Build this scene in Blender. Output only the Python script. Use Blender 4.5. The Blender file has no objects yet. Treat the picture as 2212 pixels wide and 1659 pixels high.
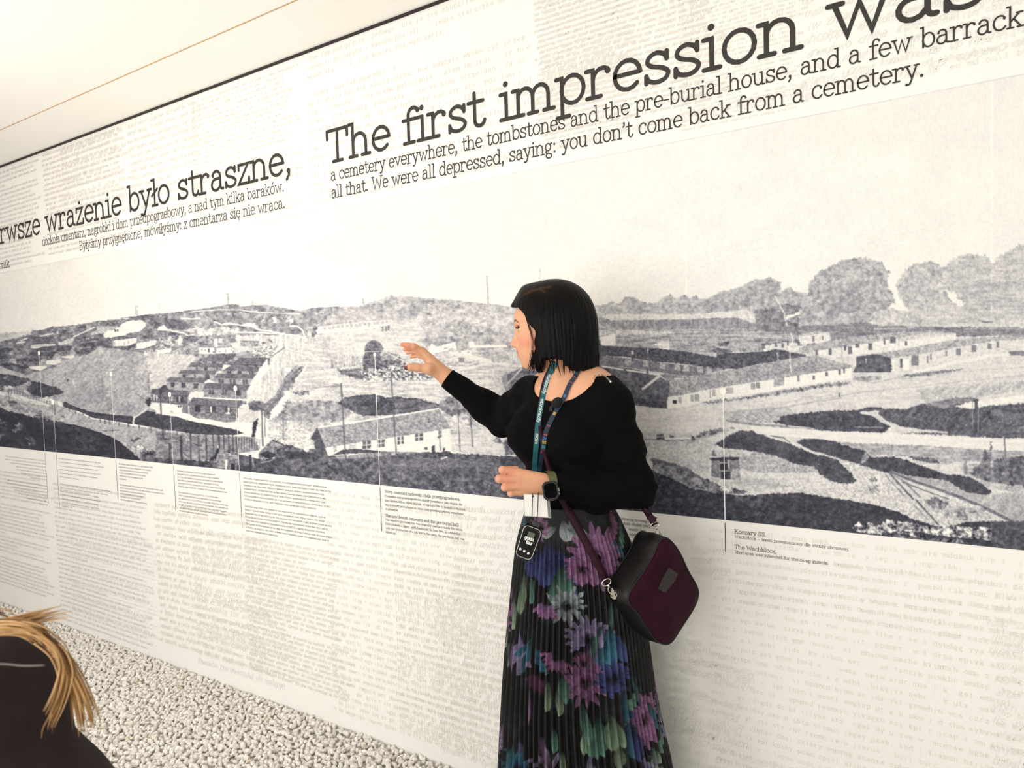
import bpy, bmesh, math, random
import numpy as np
from mathutils import Vector, Matrix
# ------------------------------------------------------------------ camera
SC = bpy.context.scene
F = 1437.5; PIT = .0445802; ROL = -.0299004; AZ = .5452408; HC = 1.5
def _basis():
    cp, sp = math.cos(PIT), math.sin(PIT)
    fwd = np.array([0, cp, -sp]); up0 = np.array([0, sp, cp]); rt0 = np.array([1., 0, 0])
    c, s = math.cos(ROL), math.sin(ROL)
    return c*rt0 + s*up0, -s*rt0 + c*up0, fwd
RT, UP, FW = _basis(); CAM = np.array([0, 0, HC])
def ray(px, py): return FW + RT*((px-1106)/F) - UP*((py-829.5)/F)
def P(px, py, dep): return CAM + ray(px, py)*dep
def proj(p):
    q = np.asarray(p) - CAM; z = q @ FW
    return 1106 + (q @ RT)/z*F, 829.5 - (q @ UP)/z*F
WN = np.array([math.sin(AZ), math.cos(AZ), 0]); WR = np.array([math.cos(AZ), -math.sin(AZ), 0])
WD = 1.872985
def W(px, py):                      # picture point -> (u along the wall, height)
    r = ray(px, py); p = CAM + r*(WD/(r @ WN)); return float(p @ WR), float(p[2])
def wp(u, v, off=0.0):              # wall coordinates -> world
    u = np.asarray(u, float); v = np.asarray(v, float)
    d = WD-np.asarray(off, float)
    x, y, z = np.broadcast_arrays(WN[0]*d+u*WR[0], WN[1]*d+u*WR[1], v)
    return np.stack([x, y, z], -1)
cd = bpy.data.cameras.new('camera'); cam = bpy.data.objects.new('camera', cd); SC.collection.objects.link(cam)
cd.sensor_width = 36; cd.lens = 36*F/2212; cd.clip_start = .02
M = Matrix.Identity(4)
for i in range(3): M[i][0] = RT[i]; M[i][1] = UP[i]; M[i][2] = -FW[i]; M[i][3] = CAM[i]
cam.matrix_world = M; SC.camera = cam
cd.dof.use_dof = True; cd.dof.focus_distance = 2.0; cd.dof.aperture_fstop = 8.0
SC.view_settings.view_transform = 'Standard'; SC.view_settings.look = 'None'
SC.view_settings.exposure = -0.04; SC.view_settings.gamma = 1.0; SC.view_settings.use_curve_mapping = False
# ------------------------------------------------------------------ light
wd = bpy.data.worlds.new('world'); SC.world = wd; wd.use_nodes = True
wd.node_tree.nodes['Background'].inputs[0].default_value = (1, 1, 1, 1)
wd.node_tree.nodes['Background'].inputs[1].default_value = .15
def area(name, loc, target, size, sy, power, col):
    l = bpy.data.lights.new(name, 'AREA'); l.shape = 'RECTANGLE'; l.size = size; l.size_y = sy
    l.energy = power; l.color = col
    o = bpy.data.objects.new(name, l); SC.collection.objects.link(o); o.location = loc
    o.rotation_euler = (Vector(target)-Vector(loc)).to_track_quat('-Z', 'Y').to_euler()
area('overhead_fill_light', (-1.0, -1.2, 2.66), (-1.0, -.1, 0), 2.4, 1.2, 20, (1, .97, .94))  # unseen overhead lights without fixtures, added for general fill
area('overhead_fill_light', (1.5, -.3, 2.66), (1.3, .3, 0), 1.2, 1.2, 8, (.95, .985, .99))
area('overhead_fill_light', (-4.1, -.2, 2.66), (-4.5, 1.2, 0), 1.6, 1.2, 64, (.99, .99, 1))  # added to lift the left end of the wall
_w = wp(-1.6, 1.25, 4.1); area('front_fill_light', tuple(_w), tuple(wp(-1.6, 1.0, 0)), 4.2, 1.7, 95, (1, .99, .965))  # added frontal fill for the lower wall; the room has no window
area('ceiling_fill_uplight', (-2.5, 1.5, 1.9), (-2.1, 1.9, 2.7), 1.2, .5, 19, (1, .90, .79))  # added unseen uplights that brighten the ceiling; there is no cove
area('ceiling_fill_uplight', (-.2, -.6, 2.0), (-.2, .2, 2.7), 2.2, .5, 8, (1, .91, .81))
# ------------------------------------------------------------------ helpers
def s2l(c): return ((c/255.+.055)/1.055)**2.4 if c/255. > .04045 else c/255./12.92
def rgb(r, g, b): return (s2l(r), s2l(g), s2l(b))
def mat(name, col=(.5,.5,.5), rough=.6, metal=0., spec=.5, attr=None, noise=0., nscale=40., bump=0., bscale=200., sheen=0., sss=0., voro=False, coat=0.):
    m = bpy.data.materials.new(name); m.use_nodes = True; nt = m.node_tree; b = nt.nodes['Principled BSDF']
    b.inputs['Roughness'].default_value = rough; b.inputs['Metallic'].default_value = metal
    b.inputs['Specular IOR Level'].default_value = spec
    if sheen: b.inputs['Sheen Weight'].default_value = sheen
    if coat: b.inputs['Coat Weight'].default_value = coat; b.inputs['Coat Roughness'].default_value = .08
    if sss: b.inputs['Subsurface Weight'].default_value = sss; b.inputs['Subsurface Scale'].default_value = .01; b.inputs['Subsurface Radius'].default_value = (1, .35, .2)
    tc = nt.nodes.new('ShaderNodeTexCoord')
    if attr:
        a = nt.nodes.new('ShaderNodeAttribute'); a.attribute_name = attr; src = a.outputs['Color']
    else:
        a = nt.nodes.new('ShaderNodeRGB'); a.outputs[0].default_value = (*col, 1); src = a.outputs[0]
    if noise:
        n = nt.nodes.new('ShaderNodeTexNoise'); n.inputs['Scale'].default_value = nscale; n.inputs['Detail'].default_value = 3
        nt.links.new(tc.outputs['Object'], n.inputs['Vector'])
        mr = nt.nodes.new('ShaderNodeMapRange'); mr.inputs[1].default_value = .25; mr.inputs[2].default_value = .75
        mr.inputs[3].default_value = 1-noise; mr.inputs[4].default_value = 1+noise
        nt.links.new(n.outputs['Fac'], mr.inputs[0])
        mx = nt.nodes.new('ShaderNodeVectorMath'); mx.operation = 'SCALE'
        nt.links.new(src, mx.inputs[0]); nt.links.new(mr.outputs[0], mx.inputs['Scale']); src = mx.outputs[0]
    nt.links.new(src, b.inputs['Base Color'])
    if bump:
        n = nt.nodes.new('ShaderNodeTexVoronoi' if voro else 'ShaderNodeTexNoise'); n.inputs['Scale'].default_value = bscale
        nt.links.new(tc.outputs['Object'], n.inputs['Vector'])
        bp = nt.nodes.new('ShaderNodeBump'); bp.inputs['Strength'].default_value = bump; bp.inputs['Distance'].default_value = .002
        nt.links.new(n.outputs[0], bp.inputs['Height']); nt.links.new(bp.outputs[0], b.inputs['Normal'])
    return m
def link(o, parent=None):
    SC.collection.objects.link(o)
    if parent is not None: o.parent = parent
    return o
def tag(o, label=None, cat=None, group=None, kind=None):
    if label: o['label'] = label
    if cat: o['category'] = cat
    if group: o['group'] = group
    if kind: o['kind'] = kind
    return o
def empty(name, label, cat, loc=(0,0,0), group=None):
    o = bpy.data.objects.new(name, None); o.empty_display_size = .05; link(o); o.location = loc
    return tag(o, label, cat, group)
def npmesh(name, V, Fc, material, parent=None, smooth=False, col=None, rotz=0.):
    """V (n,3) array in world space, Fc (m,k) int array or list of arrays of faces"""
    V = np.asarray(V, np.float32)
    Fl = [np.asarray(f, np.int32) for f in (Fc if isinstance(Fc, list) else [Fc]) if len(f)]
    if parent is not None:
        base = np.zeros(3, np.float32); q_ = parent
        while q_ is not None: base += np.array(q_.location, np.float32); q_ = q_.parent
        V = V - base
    if rotz:
        c_, s_ = math.cos(rotz), math.sin(rotz); V = (V@np.array([[c_, -s_, 0], [s_, c_, 0], [0, 0, 1]])).astype(np.float32)
    me = bpy.data.meshes.new(name); me.vertices.add(len(V)); me.vertices.foreach_set('co', V.ravel())
    tot = np.concatenate([np.full(len(f), f.shape[1], np.int32) for f in Fl])
    idx = np.concatenate([f.ravel() for f in Fl]); st = np.concatenate([[0], np.cumsum(tot)[:-1]]).astype(np.int32)
    me.loops.add(len(idx)); me.loops.foreach_set('vertex_index', idx)
    me.polygons.add(len(tot)); me.polygons.foreach_set('loop_start', st); me.polygons.foreach_set('loop_total', tot)
    me.polygons.foreach_set('use_smooth', np.full(len(tot), bool(smooth)))
    if col is not None:
        at = me.color_attributes.new('Col', 'FLOAT_COLOR', 'POINT')
        c4 = np.ones((len(V), 4), np.float32); c4[:, :3] = col; at.data.foreach_set('color', c4.ravel())
    me.update(calc_edges=True); me.validate()
    me.materials.append(material)
    o = link(bpy.data.objects.new(name, me), parent)
    if rotz: o.rotation_euler[2] = rotz
    return o
def grid_faces(nr, nc, wrap=False):
    i = np.arange(nr-1)[:, None]; j = np.arange(nc if wrap else nc-1)[None, :]; j2 = (j+1) % nc
    return np.stack([i*nc+j, i*nc+j2, (i+1)*nc+j2, (i+1)*nc+j], -1).reshape(-1, 4)
class MB:                          # collects pieces into one mesh
    def __init__(s): s.V = []; s.Q = []; s.T = []; s.n = 0
    def add(s, V, Q=None, T=None):
        V = np.asarray(V, float); s.V.append(V)
        if Q is not None and len(Q): s.Q.append(np.asarray(Q)+s.n)
        if T is not None and len(T): s.T.append(np.asarray(T)+s.n)
        s.n += len(V)
    def build(s, name, m, parent=None, smooth=False):
        Fs = []
        if s.Q: Fs.append(np.concatenate(s.Q))
        if s.T: Fs.append(np.concatenate(s.T))
        return npmesh(name, np.concatenate(s.V), Fs, m, parent, smooth)
    def tube(s, pts, r, n=8, cap=True):
        pts = np.asarray(pts, float); r = np.broadcast_to(np.asarray(r, float), (len(pts),))
        t = np.gradient(pts, axis=0); t /= np.linalg.norm(t, axis=1, keepdims=True)+1e-12
        a = np.array([0, 0, 1.]) if abs(t[0][2]) < .9 else np.array([1., 0, 0])
        u = np.cross(t[0], a); u /= np.linalg.norm(u); R = []
        for k in range(len(pts)):
            u = u - t[k]*(u@t[k]); u /= np.linalg.norm(u); w = np.cross(t[k], u)
            th = np.arange(n)*2*np.pi/n
            R.append(pts[k]+r[k]*(np.cos(th)[:, None]*u+np.sin(th)[:, None]*w))
        V = np.concatenate(R); Q = grid_faces(len(pts), n, True); T = None
        if cap:
            m = len(V); V = np.concatenate([V, pts[:1], pts[-1:]]); j = np.arange(n); j2 = (j+1) % n; e = (len(pts)-1)*n
            T = np.concatenate([np.stack([0*j+m, j2, j], -1), np.stack([0*j+m+1, e+j, e+j2], -1)])
        s.add(V, Q, T)
    def ellipsoid(s, c, rad, axes=np.eye(3), nu=16, nv=10):
        th = np.linspace(0, np.pi, nv); ph = np.arange(nu)*2*np.pi/nu
        a, b = np.meshgrid(th, ph, indexing='ij')
        L = np.stack([np.sin(a)*np.cos(b), np.sin(a)*np.sin(b), np.cos(a)], -1).reshape(-1, 3)*np.asarray(rad)
        s.add(L@np.asarray(axes)+np.asarray(c), grid_faces(nv, nu, True))
    def box(s, c, half, axes=np.eye(3)):
        S = np.array([[x, y, z] for x in (-1, 1) for y in (-1, 1) for z in (-1, 1)])*np.asarray(half)
        s.add(S@np.asarray(axes)+np.asarray(c), [[0,1,3,2],[4,6,7,5],[0,4,5,1],[2,3,7,6],[0,2,6,4],[1,5,7,3]])
def spline(pts, n=8, closed=False):  # Catmull-Rom
    p = np.asarray(pts, float)
    p = np.concatenate([p[-1:], p, p[:2]]) if closed else np.concatenate([2*p[:1]-p[1:2], p, 2*p[-1:]-p[-2:-1]])
    t = np.linspace(0, 1, n, endpoint=False)[:, None]; out = []
    for i in range(1, len(p)-2):
        a, b, c, d = p[i-1], p[i], p[i+1], p[i+2]
        out.append(.5*((2*b)+(-a+c)*t+(2*a-5*b+4*c-d)*t**2+(-a+3*b-3*c+d)*t**3))
    if not closed: out.append(p[-2:-1])
    return np.concatenate(out)
def ribbon_faces(): pass
def vnoise(x, y, seed=0):
    tab = np.random.RandomState(seed+11).rand(256, 256).astype(np.float32)
    xi = np.floor(x).astype(int); yi = np.floor(y).astype(int); fx = x-xi; fy = y-yi
    fx = fx*fx*(3-2*fx); fy = fy*fy*(3-2*fy)
    a = tab[xi & 255, yi & 255]; b = tab[(xi+1) & 255, yi & 255]; c = tab[xi & 255, (yi+1) & 255]; d = tab[(xi+1) & 255, (yi+1) & 255]
    return (a*(1-fx)+b*fx)*(1-fy)+(c*(1-fx)+d*fx)*fy
def fbm(x, y, seed=0, o=3):
    r = 0; w = 0; a = 1.
    for k in range(o): r = r+a*vnoise(x*2**k, y*2**k, seed+k*7); w += a; a *= .55
    return r/w
# ------------------------------------------------------------------ room
PAPER = np.array(rgb(237, 235, 230))
m_wall = mat('printed_wallpaper', PAPER, .6, spec=.25, noise=.02, nscale=3, bump=.12, bscale=900)
m_plain = mat('white_plaster', rgb(236, 236, 236), .8, noise=.02, nscale=4)
m_ceil = mat('stretch_ceiling', rgb(250, 248, 243), .35, spec=.3, noise=.012, nscale=1.5)
m_ground = mat('gravel_bed', rgb(206, 202, 194), .9, noise=.35, nscale=60, bump=1., bscale=45, voro=True)
def slab(name, corners, thick, m):   # corners on the inside face, thick outwards
    c = np.array(corners, float); n = np.cross(c[1]-c[0], c[2]-c[0]); n /= np.linalg.norm(n)
    V = np.concatenate([c, c-n*thick])
    Q = [[0,1,2,3],[7,6,5,4],[0,4,5,1],[1,5,6,2],[2,6,7,3],[3,7,4,0]]
    return tag(npmesh(name, V, np.array(Q), m, rotz=-AZ), kind='structure')
CH = 2.702; UL, UR, BK = -6.6, 2.6, 4.2       # wall ends along u, depth of the room towards the back
def rm(u, d, z): p = wp(u, z, d); return p
slab('wall_back', [rm(UL,0,0), rm(UR,0,0), rm(UR,0,CH), rm(UL,0,CH)], .12, m_wall)
slab('wall_left', [rm(UL,BK,0), rm(UL,0,0), rm(UL,0,CH), rm(UL,BK,CH)], .12, m_plain)
slab('wall_right', [rm(UR,0,0), rm(UR,BK,0), rm(UR,BK,CH), rm(UR,0,CH)], .12, m_plain)
slab('wall_front', [rm(UR,BK,0), rm(UL,BK,0), rm(UL,BK,CH), rm(UR,BK,CH)], .12, m_plain)
slab('floor', [rm(UL,0,0), rm(UL,BK,0), rm(UR,BK,0), rm(UR,0,0)], .15, m_ground)
SEAM = .280
slab('ceiling', [rm(UL,.012,CH), rm(UR,.012,CH), rm(UR,BK,CH), rm(UL,BK,CH)], .1, m_ceil)
# dark strip coloured as the shade in the gap between mural and ceiling, and the fine joint in the ceiling
m_gap = mat('dark_gap', rgb(40, 34, 34), .8, noise=.1)
m_joint = mat('ceiling_joint', rgb(196, 160, 122), .7, noise=.1)
def wallbar(name, d0, d1, z0, z1, m):
    V = [rm(u, d, z) for u in (UL, UR) for d in (d0, d1) for z in (z0, z1)]
    return tag(npmesh(name, V, np.array([[0,1,3,2],[4,6,7,5],[0,4,5,1],[2,3,7,6],[0,2,6,4],[1,5,7,3]]), m), kind='structure')
wallbar('gap_shade_strip', .0005, .012, CH-.006, CH-.0005, m_gap)
wallbar('trim_2', SEAM-.0022, SEAM+.0022, CH-.0012, CH-.0001, m_joint)
# ------------------------------------------------------------------ the panoramic photograph printed on the wall
Z0, Z1 = 1.0205, 2.084
xs = np.arange(-300, 2480, 1.75)
us = []
for x in xs:
    r = ray(x, 830.); us.append(float((CAM+r*(WD/(r@WN)))@WR))
us = np.clip(np.array(us), -6.58, None)
vs = np.concatenate([np.linspace(Z0, 1.78, 440, endpoint=False), np.linspace(1.78, Z1, 70)])
GU, GV = np.meshgrid(us, vs)
GW = wp(GU, GV, .0006)
PX, PY = proj(GW)
T = np.full(PX.shape, .95, np.float32)
n3 = fbm(PX/3., PY/3., 1, 2); n8 = fbm(PX/8., PY/7., 2, 3); n20 = fbm(PX/22., PY/18., 3, 3); n60 = fbm(PX/70., PY/60., 4, 3)
nd = fbm((PX+PY)/4., (PX-PY)/26., 5, 3)          # slanting streaks
nh = fbm(PX/30., PY/3.5, 6, 3)                    # lying streaks
nv = fbm(PX/2.4, PY/24., 7, 2)                    # standing streaks
NZ = {'3': n3, '8': n8, '20': n20, '60': n60, 'd': nd, 'h': nh, 'v': nv}
FR = [0, 0, 1.]
def fr(ox, oy, s): FR[:] = [ox, oy, s]
def q(p): p = np.asarray(p, float); return p/FR[2]+np.array(FR[:2])
def inside(p, X, Y):
    c = np.zeros(X.shape, bool); n = len(p)
    for i in range(n):
        x1, y1 = p[i]; x2, y2 = p[(i+1) % n]
        if y1 == y2: continue
        k = (y1 > Y) != (y2 > Y)
        c ^= k & (X < (x2-x1)*(Y-y1)/(y2-y1)+x1)
    return c
def window_of(p, pad):
    lo = p.min(0)-pad; hi = p.max(0)+pad
    k = (PX >= lo[0]) & (PX <= hi[0]) & (PY >= lo[1]) & (PY <= hi[1])
    r = np.where(k.any(1))[0]; c = np.where(k.any(0))[0]
    if not len(r) or not len(c): return None
    return slice(r[0], r[-1]+1), slice(c[0], c[-1]+1)
def pg(pts, t, a=0., nz='8', warp=0., blend=1.):
    """flat tone t with noise amplitude a inside the outline; warp roughens the outline (picture px)"""
    p = q(pts); w = window_of(p, warp+2)
    if w is None: return
    X, Y = PX[w], PY[w]
    if warp:
        X = X+(n8[w]-.5)*2*warp+(n3[w]-.5)*1.2*warp; Y = Y+(n20[w]-.5)*1.2*warp+(NZ['v'][w]-.5)*1.6*warp
    k = inside(p, X, Y)
    val = t+a*2*(NZ[nz][w]-.5)+a*.7*(n3[w]-.5)
    T[w] = np.where(k, T[w]*(1-blend)+blend*val, T[w])
def ln(pts, wd, t, blend=1., rough=0.):
    """a line of picture width wd (in zoom units)"""
    p = q(pts); h = wd/FR[2]/2; w = window_of(p, h+2)
    if w is None: return
    X, Y = PX[w], PY[w]; D = np.full(X.shape, 1e9, np.float32)
    if rough: X = X+(n3[w]-.5)*rough; Y = Y+(n8[w]-.5)*rough
    for (x1, y1), (x2, y2) in zip(p[:-1], p[1:]):
        dx, dy = x2-x1, y2-y1; L = dx*dx+dy*dy+1e-9
        s = np.clip(((X-x1)*dx+(Y-y1)*dy)/L, 0, 1)
        D = np.minimum(D, np.hypot(X-x1-s*dx, Y-y1-s*dy))
    k = np.clip(h+.6-D, 0, 1)*blend
    T[w] = T[w]*(1-k)+t*k
def rc(x0, y0, x1, y1, t, sk=0., **k): pg([(x0, y0), (x1, y0+sk), (x1, y1+sk), (x0, y1)], t, **k)
def windows(lst, t=.2):
    for r in lst: rc(*r, t)
# --- sky
T += (n60-.5)*.05+(n3-.5)*.03
S = 6.144
# --- far land, left to right
fr(0, 600, S)
pg([(-200,900),(0,860),(60,830),(200,800),(370,760),(430,700),(560,690),(700,650),(980,625),(1100,640),(1290,575),(1600,570),(1680,540),(1930,490),(2212,485),(2212,1600),(-200,1600)], .5, .22, '8', 2)
pg([(-150,750),(60,725),(260,720),(420,720),(380,790),(-150,860)], .8, .08, '20', 4)
fr(340, 600, S)
pg([(0,480),(200,460),(500,420),(800,380),(950,350),(1050,350),(1120,385),(1250,365),(1420,360),(1640,400),(1900,440),(2050,400),(2400,380),(2400,1700),(0,1700)], .60, .2, '8', 2)
fr(600, 550, 3.0155)
pg([(200,400),(330,345),(545,335),(600,310),(650,300),(740,262),(770,275),(830,268),(1000,285),(1100,290),(1200,300),(1400,322),(1560,345),(1900,360),(2100,400),(2100,900),(200,900)], .76, .13, '8', 3)
pg([(545,345),(740,275),(1000,300),(1180,330),(1100,420),(900,400),(700,380)], .70, .18, '8', 5)
pg([(850,420),(1000,380),(1250,340),(1500,420),(1500,520),(1200,520),(950,500)], .80, .16, '8', 8)
# white sand slopes with scrub in the middle
pg([(240,520),(700,470),(780,430),(900,420),(960,520),(960,640),(550,700),(300,640),(200,600)], .86, .1, 'h', 4)
pg([(0,560),(240,520),(300,640),(560,680),(1000,640),(1700,600),(1749,1280),(0,1280)], .83, .2, 'h', 4)
pg([(900,560),(1100,520),(1250,560),(1200,620),(1000,600)], .66, .16, '8', 6)
pg([(1000,450),(1250,430),(1500,520),(1500,600),(1250,560),(1050,520)], .72, .16, '8', 8)
# retaining wall with its row of lights
pg([(255,470),(500,440),(740,422),(765,455),(640,475),(250,512)], .9, .06, '3', 1)
for i in range(16): rc(268+29*i, 474-3*i, 284+29*i, 492-3*i, .76)
ln([(240,514),(660,474)], 7, .97)
windows([(680,466,690,500),(698,464,708,498),(716,462,728,494)], .5)
# white huts above the hand, right of it
pg([(975,640),(1000,580),(1035,600),(1155,568),(1165,610),(1005,648)], .97, .03, '3')
windows([(1060,598,1068,618),(1085,594,1093,614),(1110,590,1118,610),(1135,586,1143,604)], .86)
pg([(1240,570),(1275,562),(1280,590),(1490,588),(1490,602),(1250,606)], .97)
rc(1175,672,1215,700,.45,a=.1); pg([(1195,630),(1260,620),(1262,655),(1200,660)], .96)
for i in range(60):
    rr = np.random.RandomState(i); x, y = 1000+rr.rand()*480, 610+rr.rand()*120
    ln([(x, y), (x+rr.rand()*30, y-4)], 6+6*rr.rand(), .95 if rr.rand() > .5 else .6, .8, 2)
pg([(1420,650),(1450,620),(1520,690),(1440,700)], .6, .1)
ln([(1130,640),(1500,720)], 20, .95, .8, 3); ln([(1150,760),(1400,700),(1500,650)], 14, .94, .8, 3)
pg([(1300,640),(1440,615),(1560,700),(1400,700)], .75, .1, '3', 4)
# dark barn behind her shoulder
pg([(1455,795),(1590,735),(1680,700),(1760,690),(1760,1000),(1490,900)], .42, .1, '3', 1)
pg([(1455,795),(1490,785),(1510,890),(1480,880)], .62)
ln([(1490,850),(1590,740)], 10, .8)
# domed hall with the crowd in front
th = np.linspace(0, 2*np.pi, 30)
pg(np.stack([626+60*np.cos(th), 612+55*np.sin(th)], 1), .46, .12, '3', .8)
pg([(566,622),(690,622),(670,640),(660,800),(555,800),(553,660),(566,655)], .36, .1, '3', 1)
ln([(565,634),(690,628)], 5, .8)
pg([(660,665),(700,660),(790,648),(806,690),(800,810),(664,815)], .42, .14, '3', 1); pg([(664,690),(690,630),(790,652),(760,690)], .62, .1, '3')
ln([(755,690),(790,655)], 6, .9); ln([(690,630),(830,700)], 6, .85)
windows([(590,740,640,790)], .7); windows([(725,725,738,790)], .85)
pg([(540,790),(560,770),(830,690),(900,740),(1010,780),(1010,815),(560,825)], .66, .5, '3', 3)
pg([(380,750),(540,740),(560,810),(470,800),(400,770)], .45, .25, 'h', 5)
pg([(130,700),(280,650),(560,660),(540,720),(300,740)], .74, .28, 'v', 5)
pg([(95,880),(180,880),(250,900),(200,925),(100,915)], .42, .3, '8', 5); pg([(220,860),(330,850),(400,842),(400,860),(250,880)], .55, .2, '8', 3)
ln([(60,850),(210,838),(240,800)], 6, .5, .7, 3)
# dark mound and scrub
pg([(20,930),(100,940),(400,965),(480,1040),(420,1085),(30,1120),(10,1040)], .62, .2, '8', 5)
pg([(385,965),(440,930),(540,915),(620,908),(700,930),(760,925),(900,935),(1000,960),(1085,985),(1110,1000),(1010,1010),(760,1040),(690,1045),(560,1050),(480,1020)], .30, .14, '8', 3)
pg([(760,940),(900,945),(1080,1000),(900,1015),(760,1020)], .40, .12, '8', 3)
pg([(1030,990),(1100,930),(1300,900),(1420,960),(1400,1060),(1200,1100)], .5, .2, '8', 4)
pg([(1120,1060),(1200,1030),(1330,1080),(1300,1110),(1130,1130)], .78, .3, '8', 3)
# --- left hill detail
fr(0, 600, S)
pg([(-200,900),(60,835),(370,765),(560,695),(980,630),(1290,580),(1930,495),(2212,490),(2212,700),(1950,740),(1800,790),(1400,780),(980,830),(700,880),(400,900),(-200,940)], .45, .2, '8', 3)
pg([(1290,640),(1600,640),(1500,710),(1360,740),(1180,760),(1290,690)], .72, .08, '3', 2)
pg([(1365,760),(1400,720),(1520,690),(1600,640),(1615,615),(1700,575),(1880,560),(1940,610),(1930,650),(1860,710),(1700,740),(1640,790),(1400,800)], .95, .06, '8', 2)
windows([(1522,684,1540,718),(1550,682,1570,714)], .28)
pg([(2090,660),(2150,625),(2200,640),(2230,700),(2110,705)], .95, .05, '8', 2)
for l in ([(540,772),(700,745)], [(970,790),(1060,745),(1180,690),(1250,660)], [(280,835),(360,800)], [(215,870),(330,850)], [(690,690),(760,700),(770,740)]): ln(l, 18, .92, .9, 2)
ln([(1318,582),(1312,625)], 11, .95); ln([(1155,630),(1160,670)], 10, .9); ln([(430,680),(435,780)], 8, .5); ln([(1490,552),(1700,540)], 9, .95)
pg([(700,660),(980,630),(960,690),(700,700)], .55, .2, '8', 3); pg([(770,860),(960,790),(980,830),(900,880),(760,900)], .86, .2, '8', 3)
for x, y, h in ((1812,375,120),): ln([(x-14,y),(x-8,y+h)], 5, .6); ln([(x+14,y),(x+12,y+h)], 5, .6); ln([(x-14,y),(x+14,y)], 8, .55); ln([(x-12,y+60),(x+14,y+60)], 5, .6)
ln([(2110,345),(2110,480)], 4, .72)
# camp huts at far left
pg([(-200,930),(400,900),(740,890),(760,980),(700,1130),(-200,1150)], .46, .16, '8', 1)
pg([(440,790),(720,785),(745,850),(420,885)], .34, .1, '3'); pg([(415,890),(735,880),(725,920),(410,938)], .9, .06, 'v'); ln([(415,910),(730,900)], 4, .6)
pg([(985,790),(1190,755),(1200,770),(1370,755),(1380,830),(1200,850),(990,860)], .38, .1, '3'); rc(1040,800,1050,830,.25); rc(1140,790,1290,815,.55,sk=-10,a=.2,nz='3')
pg([(1050,880),(1200,850),(1440,815),(1500,800),(1460,880),(1440,915),(1060,912)], .32, .14, '8', 2); ln([(1060,865),(1380,825)], 8, .55)
pg([(1000,930),(1060,935),(1220,925),(1290,960),(1150,1015),(1060,1010),(990,985)], .32, .25, '8', 2)
pg([(1440,805),(1560,775),(1800,755),(1840,790),(1500,840)], .42, .1, '3'); pg([(1500,835),(1815,795),(1815,860),(1700,905),(1510,915)], .93, .05, 'v'); windows([(1515,850,1532,905),(1600,870,1608,905),(1650,850,1656,900),(1700,835,1706,890),(1750,830,1756,870)], .6)
pg([(1510,910),(1700,905),(1830,850),(1830,890),(1700,950),(1520,935)], .38, .12, '3')
pg([(1800,840),(1950,805),(2075,825),(1830,885)], .6, .1, '3'); pg([(1810,870),(2075,825),(2068,890),(1900,945),(1805,950)], .93, .06, 'v'); ln([(1800,955),(1900,950),(2070,895)], 16, .4)
pg([(2075,900),(2230,860),(2230,940),(2075,950)], .55, .1, '3'); pg([(2075,950),(2230,935),(2230,1000),(2080,1000)], .94); ln([(2120,955),(2120,1000)], 7, .6)
ln([(1500,935),(1800,985),(2070,985)], 14, .45, .8, 2)
# the parade ground
pg([(740,1180),(830,1100),(1010,1045),(1160,1020),(1300,930),(1500,935),(1800,985),(2080,1000),(2400,1010),(2500,1300),(2400,1480),(2200,2000),(1950,1950),(1760,1860),(1400,1820),(1000,1720),(830,1660),(600,1580),(860,1530),(700,1440),(450,1380),(380,1340),(330,1300),(420,1270)], .68, .12, 'd')
pg([(1900,1010),(2400,1010),(2500,1200),(2250,1450),(1950,1200)], .82, .12, 'd', 20)
pg([(860,1460),(1300,1420),(1500,1560),(1800,1700),(1700,1850),(1000,1700)], .62, .1, 'd', 20)
pg([(1300,1480),(1400,1500),(1340,1560),(1280,1530)], .5, .1, '8', 4)
def hut(roof, wall, gable, base, win, tr=.28, tw=.46, tg=.66):
    if wall: pg(wall, tw, .07, '3')
    for r in win: rc(*r, .24)
    if gable: pg(gable, tg, .06, '3')
    if base: pg(base, .92, .04, '3')
    pg(roof, tr, .08, '3')
hut([(-60,960),(100,920),(180,940),(120,1000),(-60,1000)], [(-60,1000),(120,1000),(110,1040),(-60,1040)], [(110,990),(145,945),(180,990),(175,1020),(110,1020)], None, [])
hut([(470,950),(560,915),(740,905),(700,965),(480,980)], [(470,975),(700,965),(700,1000),(470,1000)], [(470,980),(510,945),(550,985)], None, [(600,965,612,990),(640,963,652,990),(680,960,692,990)])
hut([(770,930),(820,905),(965,905),(925,968),(740,978)], [(740,975),(920,968),(920,1032),(740,1030)], [(918,975),(955,930),(995,980),(990,1032),(920,1036)], [(810,1045),(985,1030),(1005,1040),(935,1072),(815,1060)], [(835,985,848,1015),(880,978,893,1012)])
hut([(400,985),(720,985),(760,985),(700,1040),(385,1032)], [(390,1032),(695,1040),(695,1090),(390,1072)], [(695,1062),(755,985),(803,1050),(803,1090),(700,1092)], [(610,1100),(803,1085),(815,1120),(730,1158),(610,1150)], [(410,1040,422,1065),(485,1042,500,1068),(575,1042,588,1072),(620,1042,634,1075),(668,1042,690,1074)])
hut([(0,1000),(60,1000),(120,1060),(100,1080),(-50,1080),(-50,1010)], [(-50,1080),(130,1078),(120,1130),(-50,1120)], [(110,1120),(150,1070),(215,1075),(220,1140)], None, [(20,1085,32,1112),(60,1085,72,1115),(95,1085,105,1115)])
hut([(215,1070),(540,1062),(575,1066),(522,1118),(203,1106)], [(220,1110),(522,1118),(522,1178),(230,1150)], [(522,1112),(570,1066),(612,1108),(612,1170),(525,1180)], [(380,1178),(622,1165),(622,1195),(540,1232),(410,1212)], [(222,1112,234,1138),(300,1115,314,1145),(370,1118,382,1150),(432,1120,444,1152),(462,1122,474,1156)])
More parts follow.
